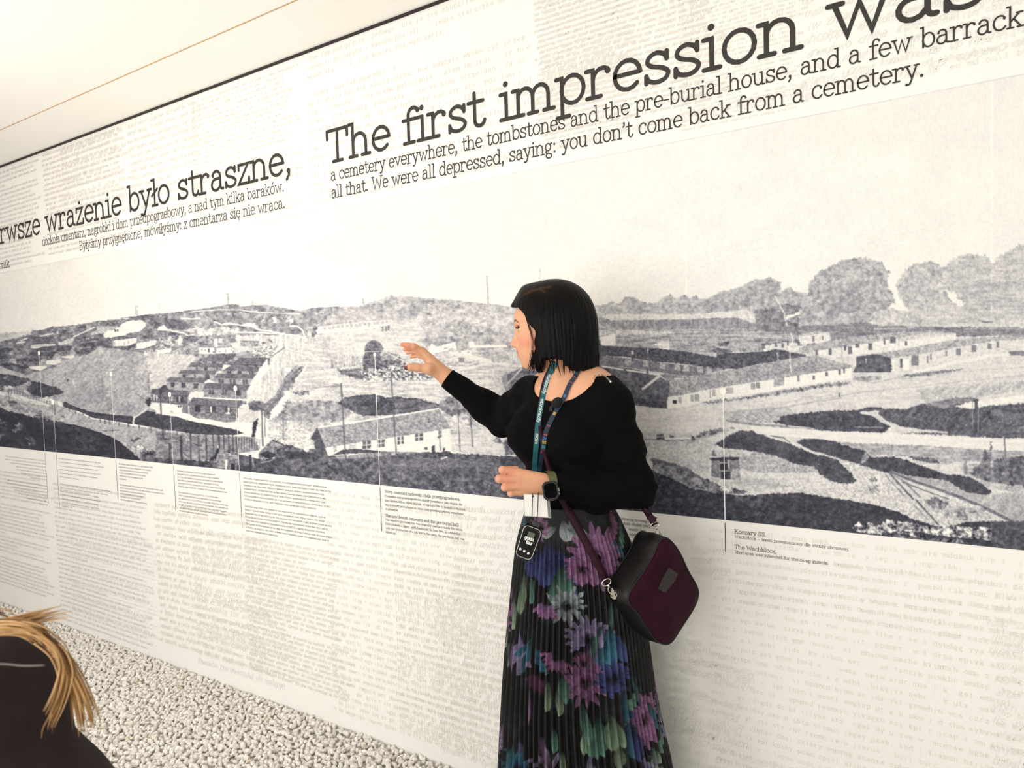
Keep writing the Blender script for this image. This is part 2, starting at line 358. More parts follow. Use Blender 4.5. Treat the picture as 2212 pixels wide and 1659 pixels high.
hut([(20,1140),(120,1128),(250,1155),(395,1185),(330,1215),(200,1180),(20,1165)], [(20,1162),(200,1180),(330,1212),(330,1280),(100,1212)], [(325,1205),(390,1185),(418,1235),(335,1292)], None, [(60,1172,75,1195),(150,1185,165,1225),(230,1200,245,1240),(280,1210,295,1255)], .25, .36, .52)
pg([(-150,1180),(20,1170),(100,1215),(330,1285),(400,1290),(380,1340),(0,1275),(-150,1270)], .72, .08, 'd', 3)
# dark hedges and bank
pg([(-150,1290),(0,1280),(80,1285),(380,1335),(390,1360),(300,1410),(200,1450),(60,1430),(-150,1420)], .22, .1, '8', 3); pg([(50,1320),(90,1290),(120,1320),(70,1350)], .5, .1, '3', 2)
pg([(-150,1400),(60,1430),(200,1460),(420,1360),(420,1600),(-150,1560)], .66, .14, '8', 3)
pg([(0,1420),(50,1410),(50,1500),(0,1500)], .3, .2, '3', 3); pg([(60,1440),(150,1435),(170,1470),(60,1480)], .85, .15, '3', 3)
pg([(400,1375),(450,1375),(600,1410),(740,1450),(850,1510),(850,1530),(650,1585),(560,1590),(420,1550),(350,1490)], .2, .09, '8', 3); pg([(240,1480),(330,1440),(410,1380),(420,1410),(340,1490),(280,1500)], .55, .1, '3', 2)
pg([(730,1440),(750,1440),(750,1480),(720,1480)], .16)
fr(0, 800, S)
pg([(-160,280),(0,290),(120,270),(300,300),(600,420),(840,490),(1000,545),(1240,650),(1500,680),(1750,735),(1960,760),(2300,800),(2300,1300),(-160,1100)], .68, .13, 'd')
pg([(-160,290),(160,285),(380,370),(560,420),(700,480),(400,440),(100,330),(-160,320)], .84, .08, '3', 3)
pg([(-160,380),(100,390),(350,450),(700,600),(1000,720),(700,690),(300,540),(-160,440)], .60, .26, '8', 5)
for b in ([(100,400),(230,410),(220,440),(120,435)], [(290,440),(350,450),(330,465)], [(810,620),(840,600),(870,635)], [(1050,680),(1160,715),(1100,705)], [(440,600),(560,590),(540,620)], [(1480,790),(1580,790),(1480,815)], [(1340,800),(1420,795),(1410,815)]): pg(b, .3, .1, '3', 2)
for i in range(16): ln([(120+36*i, 250+(8*i if i < 4 else 32+11*(i-4))), (120+36*i, 295+(8*i if i < 4 else 32+11*(i-4)))], 10, .26, .9)
ln([(120,250),(250,285),(640,410),(830,490)], 5, .4, .6)
ln([(105,280),(125,390)], 8, .3); ln([(160,290),(120,385)], 6, .35)
pg([(580,360),(620,345),(660,380),(640,400),(580,400)], .82, .1, '3', 2)
pg([(830,430),(860,418),(1000,480),(1190,545),(1480,588),(1772,610),(1757,716),(1500,672),(1250,632),(1050,545),(930,515),(840,485)], .2, .06, '3', 1)
pg([(1790,640),(1950,535),(2212,585),(2212,790),(1960,745),(1775,712)], .2, .06, '3', 1)
for x, y in ((1100,560),(1185,600),(1330,650),(1395,670),(1455,680),(1580,690),(1705,710),(1845,735),(2000,760),(2185,790),(920,510),(1005,545)): ln([(x, y-10), (x, y+35)], 12, .25)
ln([(1775,615),(1765,716)], 14, .97); ln([(1780,630),(1945,512)], 9, .97)
for x, a, b in ((1360,60,420),(872,20,180),(1975,60,310),(725,320,590),(705,130,330),(575,20,130),(755,350,470),(2000,690,830),(1975,760,810)): ln([(x-6, a), (x+6, b)], 9, .38, .8)
ln([(690,460),(715,590)], 6, .3); ln([(725,500),(730,590)], 7, .25)
windows([(893,108,905,155)], .22); windows([(966,120,976,180)], .95); windows([(1746,-5,1756,10)], .3)
pg([(1990,110),(2120,110),(2120,155),(1990,150)], .4, .5, '3', 2); ln([(800,215),(860,180)], 5, .85)
pg([(1925,390),(1990,345),(2020,450),(1960,480)], .16, .06, '3', 3); ln([(1800,305),(1940,395)], 9, .45)
# black hill at lower left
pg([(-160,440),(0,480),(60,520),(120,550),(300,580),(520,650),(640,710),(900,702),(1180,770),(1400,850),(1540,920),(1640,990),(1760,1090),(1860,1180),(1900,1300),(-160,1300)], .1, .07, '20', 3)
pg([(0,620),(90,700),(80,850),(20,900),(-100,860)], .3, .5, '8', 8); pg([(200,720),(310,720),(300,790),(200,810)], .34, .3, '8', 8); pg([(340,880),(460,900),(480,980),(420,1000),(360,950)], .3, .4, '8', 6); pg([(900,850),(1200,830),(1350,900),(1300,1080),(1000,1060)], .17, .12, '8', 10)
pg([(330,590),(900,710),(1300,830),(1300,860),(700,760)], .18, .1, 'd', 8)
pg([(1660,970),(1740,1000),(1900,1000),(2000,1060),(1800,1060),(1700,1030)], .72, .5, '3', 5); pg([(1700,930),(1820,890),(1880,870),(1840,930),(1740,950)], .3, .15, '8', 6); pg([(1880,1080),(2300,1040),(2300,1300),(1880,1260)], .2, .35, '8', 8)
ln([(2135,250),(2168,910)], 15, .24)
# --- parade ground huts (middle)
fr(340, 600, S)
pg([(-100,1060),(400,1010),(560,1060),(300,1250),(0,1500),(-100,1480)], .82, .12, 'd', 3)
pg([(180,1010),(330,960),(470,930),(620,760),(420,900)], .66, .14, '3', 3)
pg([(1050,760),(1850,760),(1960,800),(1970,1000),(1850,1150),(1680,1420),(1560,1640),(1180,1700),(1180,1350),(1450,1080),(1430,960),(1000,1000)], .86, .16, 'v', 4)
pg([(1280,900),(1620,900),(1480,1060),(1290,1050)], .78, .35, '3', 4)
pg([(1960,800),(2300,780),(2300,1700),(1500,1700),(1700,1420),(1900,1100)], .84, .15, 'h', 3)
# hill detail
pg([(0,520),(330,560),(420,620),(330,700),(130,660),(0,640)], .42, .12, '8', 3); pg([(0,700),(330,740),(260,850),(120,800),(0,800)], .44, .14, '8', 3)
ln([(0,690),(130,690),(330,730),(420,770)], 22, .93, .9, 3); pg([(40,650),(90,620),(120,670),(20,690)], .95)
pg([(420,640),(600,640),(700,680),(850,640),(1080,680),(1100,740),(700,760),(420,780)], .84, .4, '8', 4)
pg([(750,560),(1100,520),(1700,560),(1740,640),(1480,720),(1250,640),(1000,600),(780,600)], .60, .14, '8', 5)
ln([(470,450),(800,425),(1100,425),(1200,445),(1550,470),(1900,478)], 10, .97); ln([(450,455),(300,560)], 8, .8, .5)
for l in ([(330,548),(560,540)], [(760,580),(850,620),(960,610),(1250,640),(1350,690),(1680,740)], [(1050,720),(1400,730),(1850,765),(1960,800)], [(940,610),(1000,610)], [(1180,610),(1330,650)]): ln(l, 20, .97, .9, 3)
for x in (1190,1230,1270): rc(x,600,x+26,650,.96)
for x, y in ((870,670),(920,670),(1040,670)): pg([(x,y),(x+20,y-20),(x+40,y),(x+30,y+40),(x,y+40)], .95)
pg([(1400,510),(1440,500),(1390,600)], .95, .05, '3', 4); pg([(1510,540),(1560,500),(1600,600),(1560,620)], .93, .1, '3', 6); pg([(1700,520),(1760,500),(1820,560),(1750,620)], .86, .3, '3', 6)
pg([(1860,500),(2300,470),(2300,560),(2100,620),(1980,760),(1880,700)], .62, .16, '8', 5); pg([(2080,630),(2120,630),(2120,720),(2040,820),(2050,760)], .45, .15, '3', 4); rc(2130,660,2200,710,.93)
ln([(1760,640),(1850,640),(1920,690),(1960,790)], 18, .96)
for x, y, h in ((935,210,200),(1262,310,220)): ln([(x, y), (x+4, y+h)], 7 if x < 1000 else 6, .66 if x < 1000 else .72)
ln([(920,215),(945,215)], 9, .66); ln([(950,220),(940,400)], 6, .68)
# houses with hipped roofs
pg([(350,780),(480,765),(560,775),(440,850),(330,890)], .45, .12, '3', 2)
pg([(555,925),(760,930),(760,1012),(560,1012)], .95, .03, '3'); pg([(640,818),(690,820),(765,928),(548,926)], .56, .1, '3')
windows([(583,940,592,1000),(628,945,640,975),(675,940,690,990),(740,975,755,1005)], .3)
pg([(465,940),(550,925),(552,1010),(470,1000)], .6, .1, '3'); pg([(690,800),(760,815),(760,870)], .5)
pg([(780,935),(1000,925),(1000,1000),(780,1005)], .95, .03, '3'); pg([(860,815),(960,830),(1095,850),(1005,928),(775,932)], .6, .12, '3'); pg([(960,870),(1095,850),(1095,920),(1010,930)], .9)
windows([(820,970,830,1000),(900,945,906,995),(950,945,955,990),(975,945,980,985)], .5); windows([(755,808,798,920),(812,808,858,862)], .97)
pg([(1100,845),(1345,850),(1330,912),(1100,912)], .66, .1, '3'); ln([(1110,840),(1340,848)], 12, .45); rc(1290,855,1335,905,.5,a=.3,nz='3'); rc(1390,850,1445,900,.55,a=.3,nz='3')
pg([(1460,805),(1520,840),(1530,870),(1480,840)], .5)
ln([(110,1000),(280,930),(440,870),(600,775)], 16, .42, .8, 3); pg([(0,810),(290,760),(330,860),(200,930),(0,980)], .62, .3, '3', 3); pg([(270,830),(300,760),(330,820),(310,880),(270,890)], .95)
pg([(0,960),(190,930),(180,990),(0,1010)], .93, .08, 'v')
def row(roof, wall, wins, tr=.40, tw=.64):
    pg(wall, tw, .06, '3')
    for x0, y0, x1, y1 in wins:
        rc(x0, y0, x1, y1, .24); ln([((x0+x1)/2, y0+4), ((x0+x1)/2, y1)], 4, .5)
    pg(roof, tr, .07, 'v'); ln([roof[3], roof[2]], 9, .26)
pg([(610,1400),(680,1345),(765,1385),(750,1405)], .95)
row([(690,1012),(1060,1008),(1005,1080),(650,1068)], [(660,1070),(1000,1080),(1000,1110),(660,1100)], [(1000,1060,1015,1110)])
row([(575,1066),(660,1066),(960,1078),(925,1115),(548,1104)], [(560,1105),(930,1115),(920,1142),(570,1132)], [(605,1105,660,1132),(725,1108,780,1135),(860,1112,900,1138)])
row([(440,1125),(580,1128),(905,1140),(870,1192),(408,1186)], [(420,1188),(870,1192),(860,1250),(430,1225)], [(510,1190,530,1226),(618,1190,668,1228),(755,1192,775,1232),(782,1192,806,1234)])
row([(315,1225),(420,1225),(780,1235),(755,1282),(272,1276)], [(285,1278),(755,1282),(750,1390),(690,1340),(290,1330)], [(335,1282,382,1326),(484,1282,510,1326),(634,1284,688,1345)])
row([(160,1318),(300,1320),(660,1328),(610,1396),(113,1380)], [(122,1382),(605,1396),(605,1505),(130,1490)], [(178,1390,228,1452),(317,1394,370,1458),(482,1400,540,1472)])
pg([(880,1150),(980,1165),(860,1230),(870,1180)], .93); pg([(770,1280),(820,1235),(860,1240),(760,1330)], .93)
row([(1090,1062),(1470,1058),(1405,1162),(970,1152)], [(990,1155),(1400,1162),(1395,1195),(1000,1185)], [(1010,1160,1058,1185),(1150,1162,1200,1190),(1285,1164,1332,1190)])
pg([(1400,1150),(1470,1062),(1475,1200),(1420,1290),(1350,1340),(1345,1250)], .94, .04); ln([(1475,1072),(1680,930)], 12, .5); ln([(1480,1075),(1478,1145)], 26, .4)
row([(980,1165),(1000,1150),(1345,1185),(1330,1248),(858,1232)], [(880,1232),(1330,1248),(1320,1300),(900,1285)], [(920,1240,976,1282),(1068,1240,1122,1284),(1214,1244,1238,1288),(1250,1244,1276,1288)])
pg([(1330,1250),(1365,1200),(1370,1350),(1290,1430),(1285,1350)], .93, .04)
row([(800,1268),(940,1272),(1298,1282),(1268,1342),(748,1332)], [(765,1334),(1268,1342),(1270,1425),(775,1405)], [(815,1340,842,1408),(850,1342,876,1408),(964,1342,988,1412),(1008,1342,1034,1412),(1134,1344,1158,1414),(1168,1344,1200,1414)])
pg([(1265,1345),(1300,1290),(1310,1400),(1270,1500),(1220,1560),(1215,1440)], .92, .05)
row([(650,1395),(800,1398),(1225,1425),(1188,1500),(604,1472)], [(618,1475),(1188,1502),(1185,1612),(625,1590)], [(684,1482,714,1550),(720,1484,750,1552),(857,1486,886,1556),(890,1488,920,1558),(1044,1492,1074,1566),(1078,1494,1108,1568)], .38, .58)
pg([(1185,1505),(1225,1430),(1245,1500),(1200,1600)], .9)
fr(340, 800, S)
pg([(-20,440),(330,460),(330,560),(180,535),(-20,480)], .95, .04); pg([(-20,485),(200,535),(210,565),(-20,525)], .62, .1)
pg([(410,345),(450,285),(615,280),(620,370),(440,430)], .92, .06, '3')
ln([(630,365),(900,385),(1190,395)], 24, .97)
pg([(50,322),(405,345),(400,445),(330,460),(50,430)], .40, .06, '3'); windows([(106,332,120,412),(150,335,165,412),(258,340,285,425),(312,345,338,428)], .16); windows([(122,335,146,408),(184,338,200,410),(286,345,296,420)], .95)
pg([(80,252),(200,258),(445,275),(410,342),(40,325)], .38, .07, 'v'); ln([(40,327),(410,344)], 9, .24)
pg([(330,460),(400,445),(420,580),(330,560)], .45); windows([(272,465,292,490),(298,465,318,490)], .2)
pg([(-20,245),(40,262),(-20,330)], .3); pg([(40,230),(90,190),(120,240),(60,255)], .24)
fr(0, 800, S)
pg([(2000,318),(2260,330),(2260,430),(2010,425)], .42, .05, '3'); windows([(2042,325,2056,400),(2076,328,2090,400),(2112,330,2124,400)], .93); windows([(2058,325,2072,400),(2092,330,2108,402)], .16)
pg([(2020,245),(2130,248),(2115,322),(1990,312)], .34, .06, 'v'); pg([(2130,240),(2200,190),(2240,250),(2120,320)], .26, .06, '3')
pg([(2000,430),(2260,440),(2260,590),(2100,545),(1990,500)], .94, .05)
fr(340, 800, S)
pg([(415,452),(1072,492),(1062,692),(900,680),(500,630),(422,578)], .46, .08, '3'); windows([(500,462,575,552)], .15); windows([(690,478,702,556),(726,480,750,560),(756,480,774,562),(900,490,930,570),(960,495,976,570)], .2); windows([(704,480,720,560),(940,490,954,560)], .95); pg([(900,560),(960,555),(965,580),(905,578)], .95)
ln([(540,470),(540,548)], 5, .4)
pg([(470,360),(600,370),(1135,402),(1082,498),(405,448)], .42, .08, 'v'); ln([(408,450),(1080,496)], 9, .28)
pg([(1070,500),(1140,445),(1195,460),(1210,560),(1100,600),(1065,690)], .92, .06); ln([(1095,480),(1100,590)], 8, .5); ln([(1180,480),(1240,330)], 18, .92)
pg([(520,600),(1065,650),(1062,695),(880,690),(540,640)], .55, .1, '3', 1)
pg([(-20,540),(200,562),(430,600),(540,640),(700,655),(880,695),(1080,680),(1290,640),(1280,730),(1255,870),(1110,810),(1030,780),(760,735),(480,680),(-20,580)], .95, .04, '3', 1)
pg([(-20,575),(250,615),(480,680),(760,735),(1030,785),(1150,830),(1040,855),(650,865),(500,842),(200,800),(-20,770)], .22, .06, '3', 1)
pg([(-20,775),(500,845),(660,870),(1300,885),(1350,1060),(1050,1105),(800,1095),(700,1190),(-20,1200)], .52, .14, '8')
pg([(-20,770),(500,848),(515,868),(300,850),(-20,800)], .72, .08, '3', 2); ln([(500,850),(1300,895)], 10, .7, .7, 2)
pg([(450,960),(560,990),(620,1010),(540,1020)], .24, .08, '3', 3)
pg([(1210,430),(1290,400),(1400,420),(1450,470),(1400,560),(1210,510)], .4, .2, '8', 4)
pg([(1090,490),(1260,530),(1440,540),(1290,700),(1080,690)], .84, .08, 'd', 3)
# boundary road going up to the right
pg([(1640,380),(1700,270),(1760,250),(1900,20),(1960,-60),(1830,-60),(1700,80),(1560,330),(1440,430),(1400,600),(1480,660)], .52, .3, 'd', 3)
ln([(1990,-120),(1960,-20),(1830,130)], 20, .93, .8, 3); ln([(1660,330),(1540,450),(1470,600)], 26, .38, .8, 5)
pg([(1660,380),(1740,270),(1760,330),(1720,430),(1640,560),(1560,600),(1500,640),(1510,540)], .95, .06, '8', 3)
pg([(1690,410),(2300,400),(2300,700),(1470,690),(1640,560)], .62, .18, '8', 5); pg([(1650,540),(1710,520),(1700,590),(1660,570)], .3, .1, '3', 2)
pg([(1800,280),(2010,270),(2010,320),(1900,330),(1800,310)], .5, .4, '3', 3); ln([(2100,230),(2300,210)], 10, .6); ln([(2000,130),(2300,120)], 8, .72)
windows([(1706,-35,1770,15)], .98); ln([(1655,-40),(1640,200)], 7, .5); ln([(1670,40),(1690,160)], 6, .5)
# gate, posts, yard in the foreground
pg([(1480,690),(1700,670),(2300,690),(2300,800),(1700,800),(1480,800)], .74, .2, '8', 4); pg([(1420,830),(1700,880),(2100,880),(2100,1040),(1720,1010),(1500,900)], .84, .25, '3', 4)
windows([(1556,720,1574,840),(1600,760,1614,870)], .95)
pg([(1740,760),(1830,840),(1840,880),(1770,840),(1700,790)], .25, .1, '3', 2); pg([(1790,770),(1850,790),(1900,840),(1840,850)], .93); pg([(1870,900),(1960,890),(1970,930),(1890,930)], .3, .2, '3', 2); windows([(1920,890,1960,925)], .95)
pg([(1340,1100),(1500,940),(1560,900),(1720,1010),(1730,1060),(1500,1160),(1340,1180)], .5, .16, '8', 2); pg([(1350,1115),(1460,1070),(1600,1110),(1500,1170),(1400,1150)], .15, .05, '3', 2); ln([(1530,930),(1720,1010)], 14, .26); pg([(1490,1000),(1540,950),(1700,1010),(1700,1040)], .66, .1, '3', 1)
pg([(-60,1150),(300,1190),(700,1200),(860,1110),(1050,1110),(1350,1180),(1550,1160),(1720,1060),(2300,1040),(2300,1500),(-60,1400)], .26, .2, '8', 3)
ln([(1720,1085),(1500,1200),(1380,1230)], 9, .68); pg([(1160,1100),(1200,1080),(1330,1080),(1300,1100)], .85, .08, '3', 2); pg([(1500,1230),(1600,1250),(1700,1230),(1650,1260)], .42, .1, '3', 3)
pg([(790,1090),(1060,1120),(1080,1180),(1050,1320),(790,1300)], .5, .12, '3', 1); windows([(900,1185,926,1320)], .95); pg([(970,1310),(970,1250),(1000,1228),(1030,1250),(1030,1320)], .1); pg([(1060,1290),(1090,1260),(1120,1330),(1060,1330)], .12)
ln([(890,1120),(950,1150)], 10, .3); ln([(820,1110),(1050,1140)], 8, .75)
pg([(780,1050),(815,1020),(830,1060),(800,1100),(790,1160),(700,1210),(690,1180),(760,1120)], .1, .04, '3', 2); ln([(805,1000),(810,1025)], 20, .95); ln([(800,1110),(790,1200),(760,1220)], 8, .85)
for x, a, b, w in ((165,980,1230,22),(315,880,1250,32),(440,800,1270,17),(550,890,1280,13),(648,775,1230,18),(740,800,1160,13),(815,800,1030,15),(882,860,1100,13),(945,780,1100,12),(1000,860,1100,12),(1050,880,1090,10)): ln([(x-3, a), (x+8, b)], w, .2)
for k in range(16): ln([(1100+17*k, 870+3*k), (1102+17*k, 1060-1*k)], 7, .22 if k % 2 else .8, .9)
ln([(660,800),(580,970)], 9, .3); ln([(340,1090),(420,1150)], 10, .22); ln([(1385,530),(1400,1000)], 16, .2); ln([(1425,570),(1430,880)], 9, .3); ln([(1665,600),(1672,920)], 9, .4); ln([(1770,830),(1775,1040)], 9, .4); ln([(2000,880),(2005,1110)], 9, .4); ln([(900,1000),(880,1210)], 8, .72)
pg([(1270,690),(1300,660),(1340,630),(1320,780),(1290,880),(1250,890)], .14, .05, '3', 2); pg([(1310,770),(1350,640),(1375,680),(1370,760)], .85); windows([(1366,900,1390,970)], .95)
ln([(30,240),(60,700),(78,910)], 15, .22); ln([(40,908),(150,912)], 14, .25); windows([(1215,1120,1250,1330)], .14); ln([(1262,1160),(1275,1250)], 10, .8)
for x in (90,115,135): windows([(x,985,x+10,1000)], .92)
for x in (375,395,410): windows([(x,910,x+10,935)], .9)
ln([(230,795),(260,790),(340,770)], 4, .8, .6); ln([(95,770),(95,830)], 12, .3); ln([(262,795),(262,850)], 14, .25)
# --- warehouse in the middle foreground
fr(600, 550, 3.0155)
pg([(-20,1255),(60,1240),(230,1270),(330,1310),(600,1315),(800,1295),(1000,1285),(1300,1300),(1600,1320),(1800,1330),(1800,1620),(-20,1500)], .33, .17, '8', 3)
pg([(40,1280),(230,1290),(240,1330),(60,1330)], .22, .1, '8', 4); pg([(230,1345),(330,1330),(520,1330),(800,1300),(960,1290),(780,1275),(600,1290)], .58, .14, '3', 3)
pg([(1130,1170),(1300,1170),(1560,1190),(1570,1310),(1300,1300),(1130,1280)], .86, .12, 'h', 3)
pg([(700,1330),(1500,1330),(1500,1380),(700,1400)], .4, .16, 'h', 5)
pg([(60,1080),(120,1100),(240,1180),(200,1290),(60,1230)], .88, .14, '3', 3)
pg([(305,1255),(1125,1130),(1132,1280),(1000,1285),(800,1285),(600,1272),(330,1312)], .95, .03, '3', .5)
def sash(x0, y0, x1, y1):
    rc(x0, y0, x1, y1, .34, sk=-6); ln([((x0+x1)/2, y0-8), ((x0+x1)/2, y1)], 7, .96); ln([(x0, (y0+y1)/2), (x1, (y0+y1)/2-6)], 4, .96)
for w in ((365,1245,383,1288),(552,1218,605,1268),(648,1208,698,1258),(778,1188,823,1238),(893,1168,945,1216),(1044,1150,1066,1196),(456,1236,510,1258)): sash(*w)
pg([(456,1232),(512,1226),(512,1262),(456,1262)], .85, .1, '3')
pg([(255,1130),(500,1098),(1045,1005),(1095,1070),(1128,1132),(305,1258)], .62, .09, '3', .6); ln([(255,1128),(500,1092),(780,1048),(1048,1003)], 8, .97)
pg([(258,1128),(312,1255),(305,1312),(245,1300),(240,1215),(215,1200)], .3, .07, 'v'); ln([(215,1200),(258,1128)], 5, .2)
pg([(355,1308),(420,1272),(500,1265),(600,1272),(740,1290),(600,1290),(450,1300)], .25, .08, '8', 2)
for x, a, b, w, x2 in ((413,840,1430,9,447),(739,800,1312,8,773),(1170,960,1280,6,1188),(1256,1050,1250,7,1270)): ln([(x, a), (x2, b)], w, .36)
ln([(413,845),(360,842)], 4, .6); ln([(985,1075),(1050,1130),(1060,1275)], 6, .45); ln([(983,1070),(985,1095)], 10, .4)
ln([(1363,140),(1372,370)], 9, .72); ln([(1707,90),(1708,180)], 5, .82); ln([(555,290),(560,335)], 12, .8)
pg([(1005,1250),(1020,1240),(1032,1320),(1000,1320)], .18, .08, '3', 1); pg([(1078,1258),(1090,1258),(1085,1330),(1072,1320)], .24, .08, '3', 1); ln([(1095,1290),(1100,1320),(1065,1330)], 7, .94); windows([(956,1254,976,1272)], .3); pg([(980,1290),(1120,1280),(1160,1310),(1000,1325)], .3, .15, '3', 3)
pg([(1400,1210),(1440,1180),(1460,1230),(1500,1185),(1550,1215),(1565,1300),(1480,1310),(1470,1240)], .5, .3, '8', 4); ln([(1160,1240),(1260,1240)], 12, .7, .8, 3)
# --- right half
E_ = (1280, 560, 4.809); F_ = (1740, 520, 4.686); G_ = (1380, 850, 5.267); H_ = (1780, 850, 4.822)
fr(*E_)
pg([(-400,700),(-100,600),(0,590),(2300,560),(4700,500),(4700,3200),(-400,3200)], .83, .1, 'h')
pg([(-600,640),(-300,560),(-20,600),(20,480),(150,470),(190,440),(280,460),(330,390),(420,385),(500,440),(600,460),(690,450),(730,390),(800,370),(880,410),(930,370),(1010,400),(1080,370),(1160,420),(1350,330),(1500,300),(1650,230),(1850,180),(1960,250),(1950,330),(2050,290),(2100,330),(2212,350),(2300,600),(2300,900),(-600,900)], .72, .12, '8', 4)
pg([(1150,420),(1350,345),(1500,310),(1650,250),(1850,200),(1940,260),(1920,560),(1500,540),(1150,560)], .66, .12, '8', 5)
pg([(-600,800),(90,600),(200,590),(1680,560),(1750,540),(2300,560),(2300,960),(-600,960)], .60, .16, '8', 3)
pg([(1680,540),(2000,460),(2300,500),(2300,880),(1780,900),(1690,800)], .52, .12, '8', 4)
pg([(90,600),(180,568),(700,570),(1000,572),(1300,552),(1600,522),(1692,570),(1692,665),(1500,605),(1200,612),(980,625),(200,632)], .88, .07, '3', 1); pg([(90,638),(700,634),(1500,615),(1690,670),(1650,720),(1000,730),(270,735)], .58, .12, 'v', 1)
pg([(-600,760),(60,680),(280,730),(1300,720),(2000,760),(2212,820),(1800,870),(1400,970),(1240,1010),(700,920),(-600,900)], .66, .24, 'h', 3)
pg([(80,740),(280,740),(800,750),(860,775),(300,790)], .85, .1, '3', 3); ln([(700,740),(1700,720)], 8, .75, .6, 4)
pg([(80,810),(238,770),(236,900),(90,895)], .95, .03, '3'); pg([(50,740),(240,745),(240,775),(60,800)], .78, .12, '3', 1)
pg([(640,880),(790,850),(800,940),(700,935)], .9, .1, '3', 2); pg([(1300,860),(1440,850),(1400,900),(1320,900)], .35, .1, '3', 4); pg([(1220,950),(1300,915),(1480,960),(1300,990)], .4, .12, '3', 4)
pg([(1760,900),(1900,880),(2030,860),(2212,880),(2212,960),(2050,960),(1920,925),(1790,970)], .88, .08, '3', 1); windows([(1760,870,1790,930),(1890,870,1915,915),(1960,870,1985,920),(2018,840,2036,900),(2130,850,2180,900)], .4)
pg([(-200,880),(110,898),(400,915),(690,930),(980,960),(1240,1010),(1380,975),(1800,960),(1900,930),(2050,965),(2212,990),(2212,1040),(1700,1090),(1500,1140),(1350,1140),(1100,1115),(980,1090),(640,1065),(300,1010),(-200,990)], .30, .07, '3', 1)
pg([(-200,985),(110,1000),(640,1066),(1100,1116),(1400,1142),(1100,1205),(1000,1215),(800,1190),(400,1130),(60,1090),(-200,1060)], .46, .12, 'v', 1)
for x in (340,520,700,850,940,1090,1180,1290): rc(x, 1040+(x-340)*.09, x+60, 1100+(x-340)*.1, .68, a=.12, nz='3', sk=6)
windows([(400,960,416,1110)], .3); windows([(404,950,424,990),(1264,970,1284,1015),(568,920,580,975)], .82); pg([(1915,970),(1930,970),(1934,1050),(1920,1050)], .85)
pg([(-200,1095),(60,1090),(420,1140),(700,1200),(810,1255),(772,1552),(420,1525),(100,1400),(-200,1300)], .36, .08, '8', 1)
pg([(700,1200),(800,1190),(1060,1220),(800,1265)], .55, .1, '3', 1); ln([(60,1105),(330,1148),(690,1200)], 17, .9); ln([(695,1212),(525,1345)], 26, .9); ln([(700,1210),(760,1250)], 14, .8); pg([(840,1235),(960,1235),(870,1260)], .88)
windows([(325,1130,345,1180),(560,1150,580,1190)], .4); pg([(420,1490),(772,1552),(772,1480),(420,1440)], .28, .06, '3', 3); windows([(590,1420,620,1500),(665,1420,690,1510)], .28)
pg([(778,1432),(920,1412),(1205,1352),(2212,1192),(2690,1112),(2690,1280),(2212,1330),(1700,1425),(1250,1455),(1000,1530),(775,1552)], .96, .03, '3', .5)
windows([(836,1462,872,1500)], .18); windows([(888,1430,925,1495),(1018,1408,1050,1480),(1060,1400,1108,1478),(1242,1355,1275,1420),(1390,1330,1458,1398)], .68); windows([(1215,1350,1225,1440),(1648,1285,1688,1350),(1695,1280,1738,1342),(2125,1205,2150,1270)], .5); rc(1885,1245,1990,1325,.66,sk=-14,a=.08,nz='3'); ln([(1670,1285),(1670,1350)], 5, .9)
pg([(815,1262),(1050,1215),(1500,1140),(2000,1040),(2315,1000),(2690,1105),(2690,1128),(2212,1195),(1200,1352),(920,1412),(785,1428)], .64, .09, '3', .6)
pg([(-200,1420),(420,1520),(775,1550),(1000,1530),(1300,1460),(4700,900),(4700,3200),(-200,3200)], .86, .07, 'h', 1)
pg([(1105,1510),(1250,1470),(1500,1440),(1700,1410),(2212,1325),(2690,1265),(2690,1300),(2300,1350),(2000,1400),(1700,1440),(1500,1460),(1200,1505)], .52, .25, '8', 5)
ln([(1250,1600),(1700,1570),(2300,1420)], 8, .72, .6, 4); ln([(1300,1650),(1900,1520),(2600,1380)], 6, .75, .6, 4)
# scratch in the old photograph
ln([(1890,380),(1940,470),(1990,560),(2010,660),(2060,770),(2082,840),(2065,880),(2040,905),(2050,1000),(2055,1100),(2066,1195)], 7, 1., 1., 2.5); ln([(1990,590),(2050,640),(2030,580)], 5, .95, .8, 2)
pg([(2000,640),(2010,590),(2090,570),(2200,530),(2212,560),(2080,600)], .93, .06, '3', 2); pg([(2130,600),(2212,560),(2190,640)], .9, .1, '3', 2)
fr(*F_)
pg([(-40,520),(0,600),(20,520),(50,420),(150,300),(330,230),(420,180),(600,165),(780,230),(850,330),(830,420),(860,500),(900,640),(820,700),(700,720),(690,800),(600,870),(-60,870)], .68, .12, '8', 6)
pg([(900,480),(1020,280),(1100,230),(1250,200),(1400,260),(1440,380),(1350,450),(1440,540),(1480,640),(1250,680),(1150,860),(1080,800),(1060,700),(980,620)], .74, .11, '8', 7)
pg([(1400,240),(1550,150),(1680,130),(1850,160),(1890,240),(1960,160),(2010,130),(2150,50),(2300,60),(2700,100),(2700,850),(2212,830),(1900,800),(1620,870),(1500,780),(1600,640),(1550,560),(1380,480)], .76, .12, 'h', 7)
pg([(700,720),(850,680),(1080,730),(1060,860),(700,860)], .78, .12, '8', 6); pg([(1180,720),(1450,600),(1600,700),(1600,840),(1180,860)], .80, .12, 'h', 6); pg([(1880,250),(1990,230),(2000,400),(1900,420)], .8, .12, 'h', 6)
pg([(330,730),(480,740),(480,860),(330,860)], .76, .14, '8', 5); pg([(100,720),(200,730),(220,850),(100,840)], .76, .14, '8', 5); pg([(1500,190),(1560,230),(1520,250)], .84); pg([(600,380),(700,350),(680,400),(600,400)], .78, .1, '3', 3)
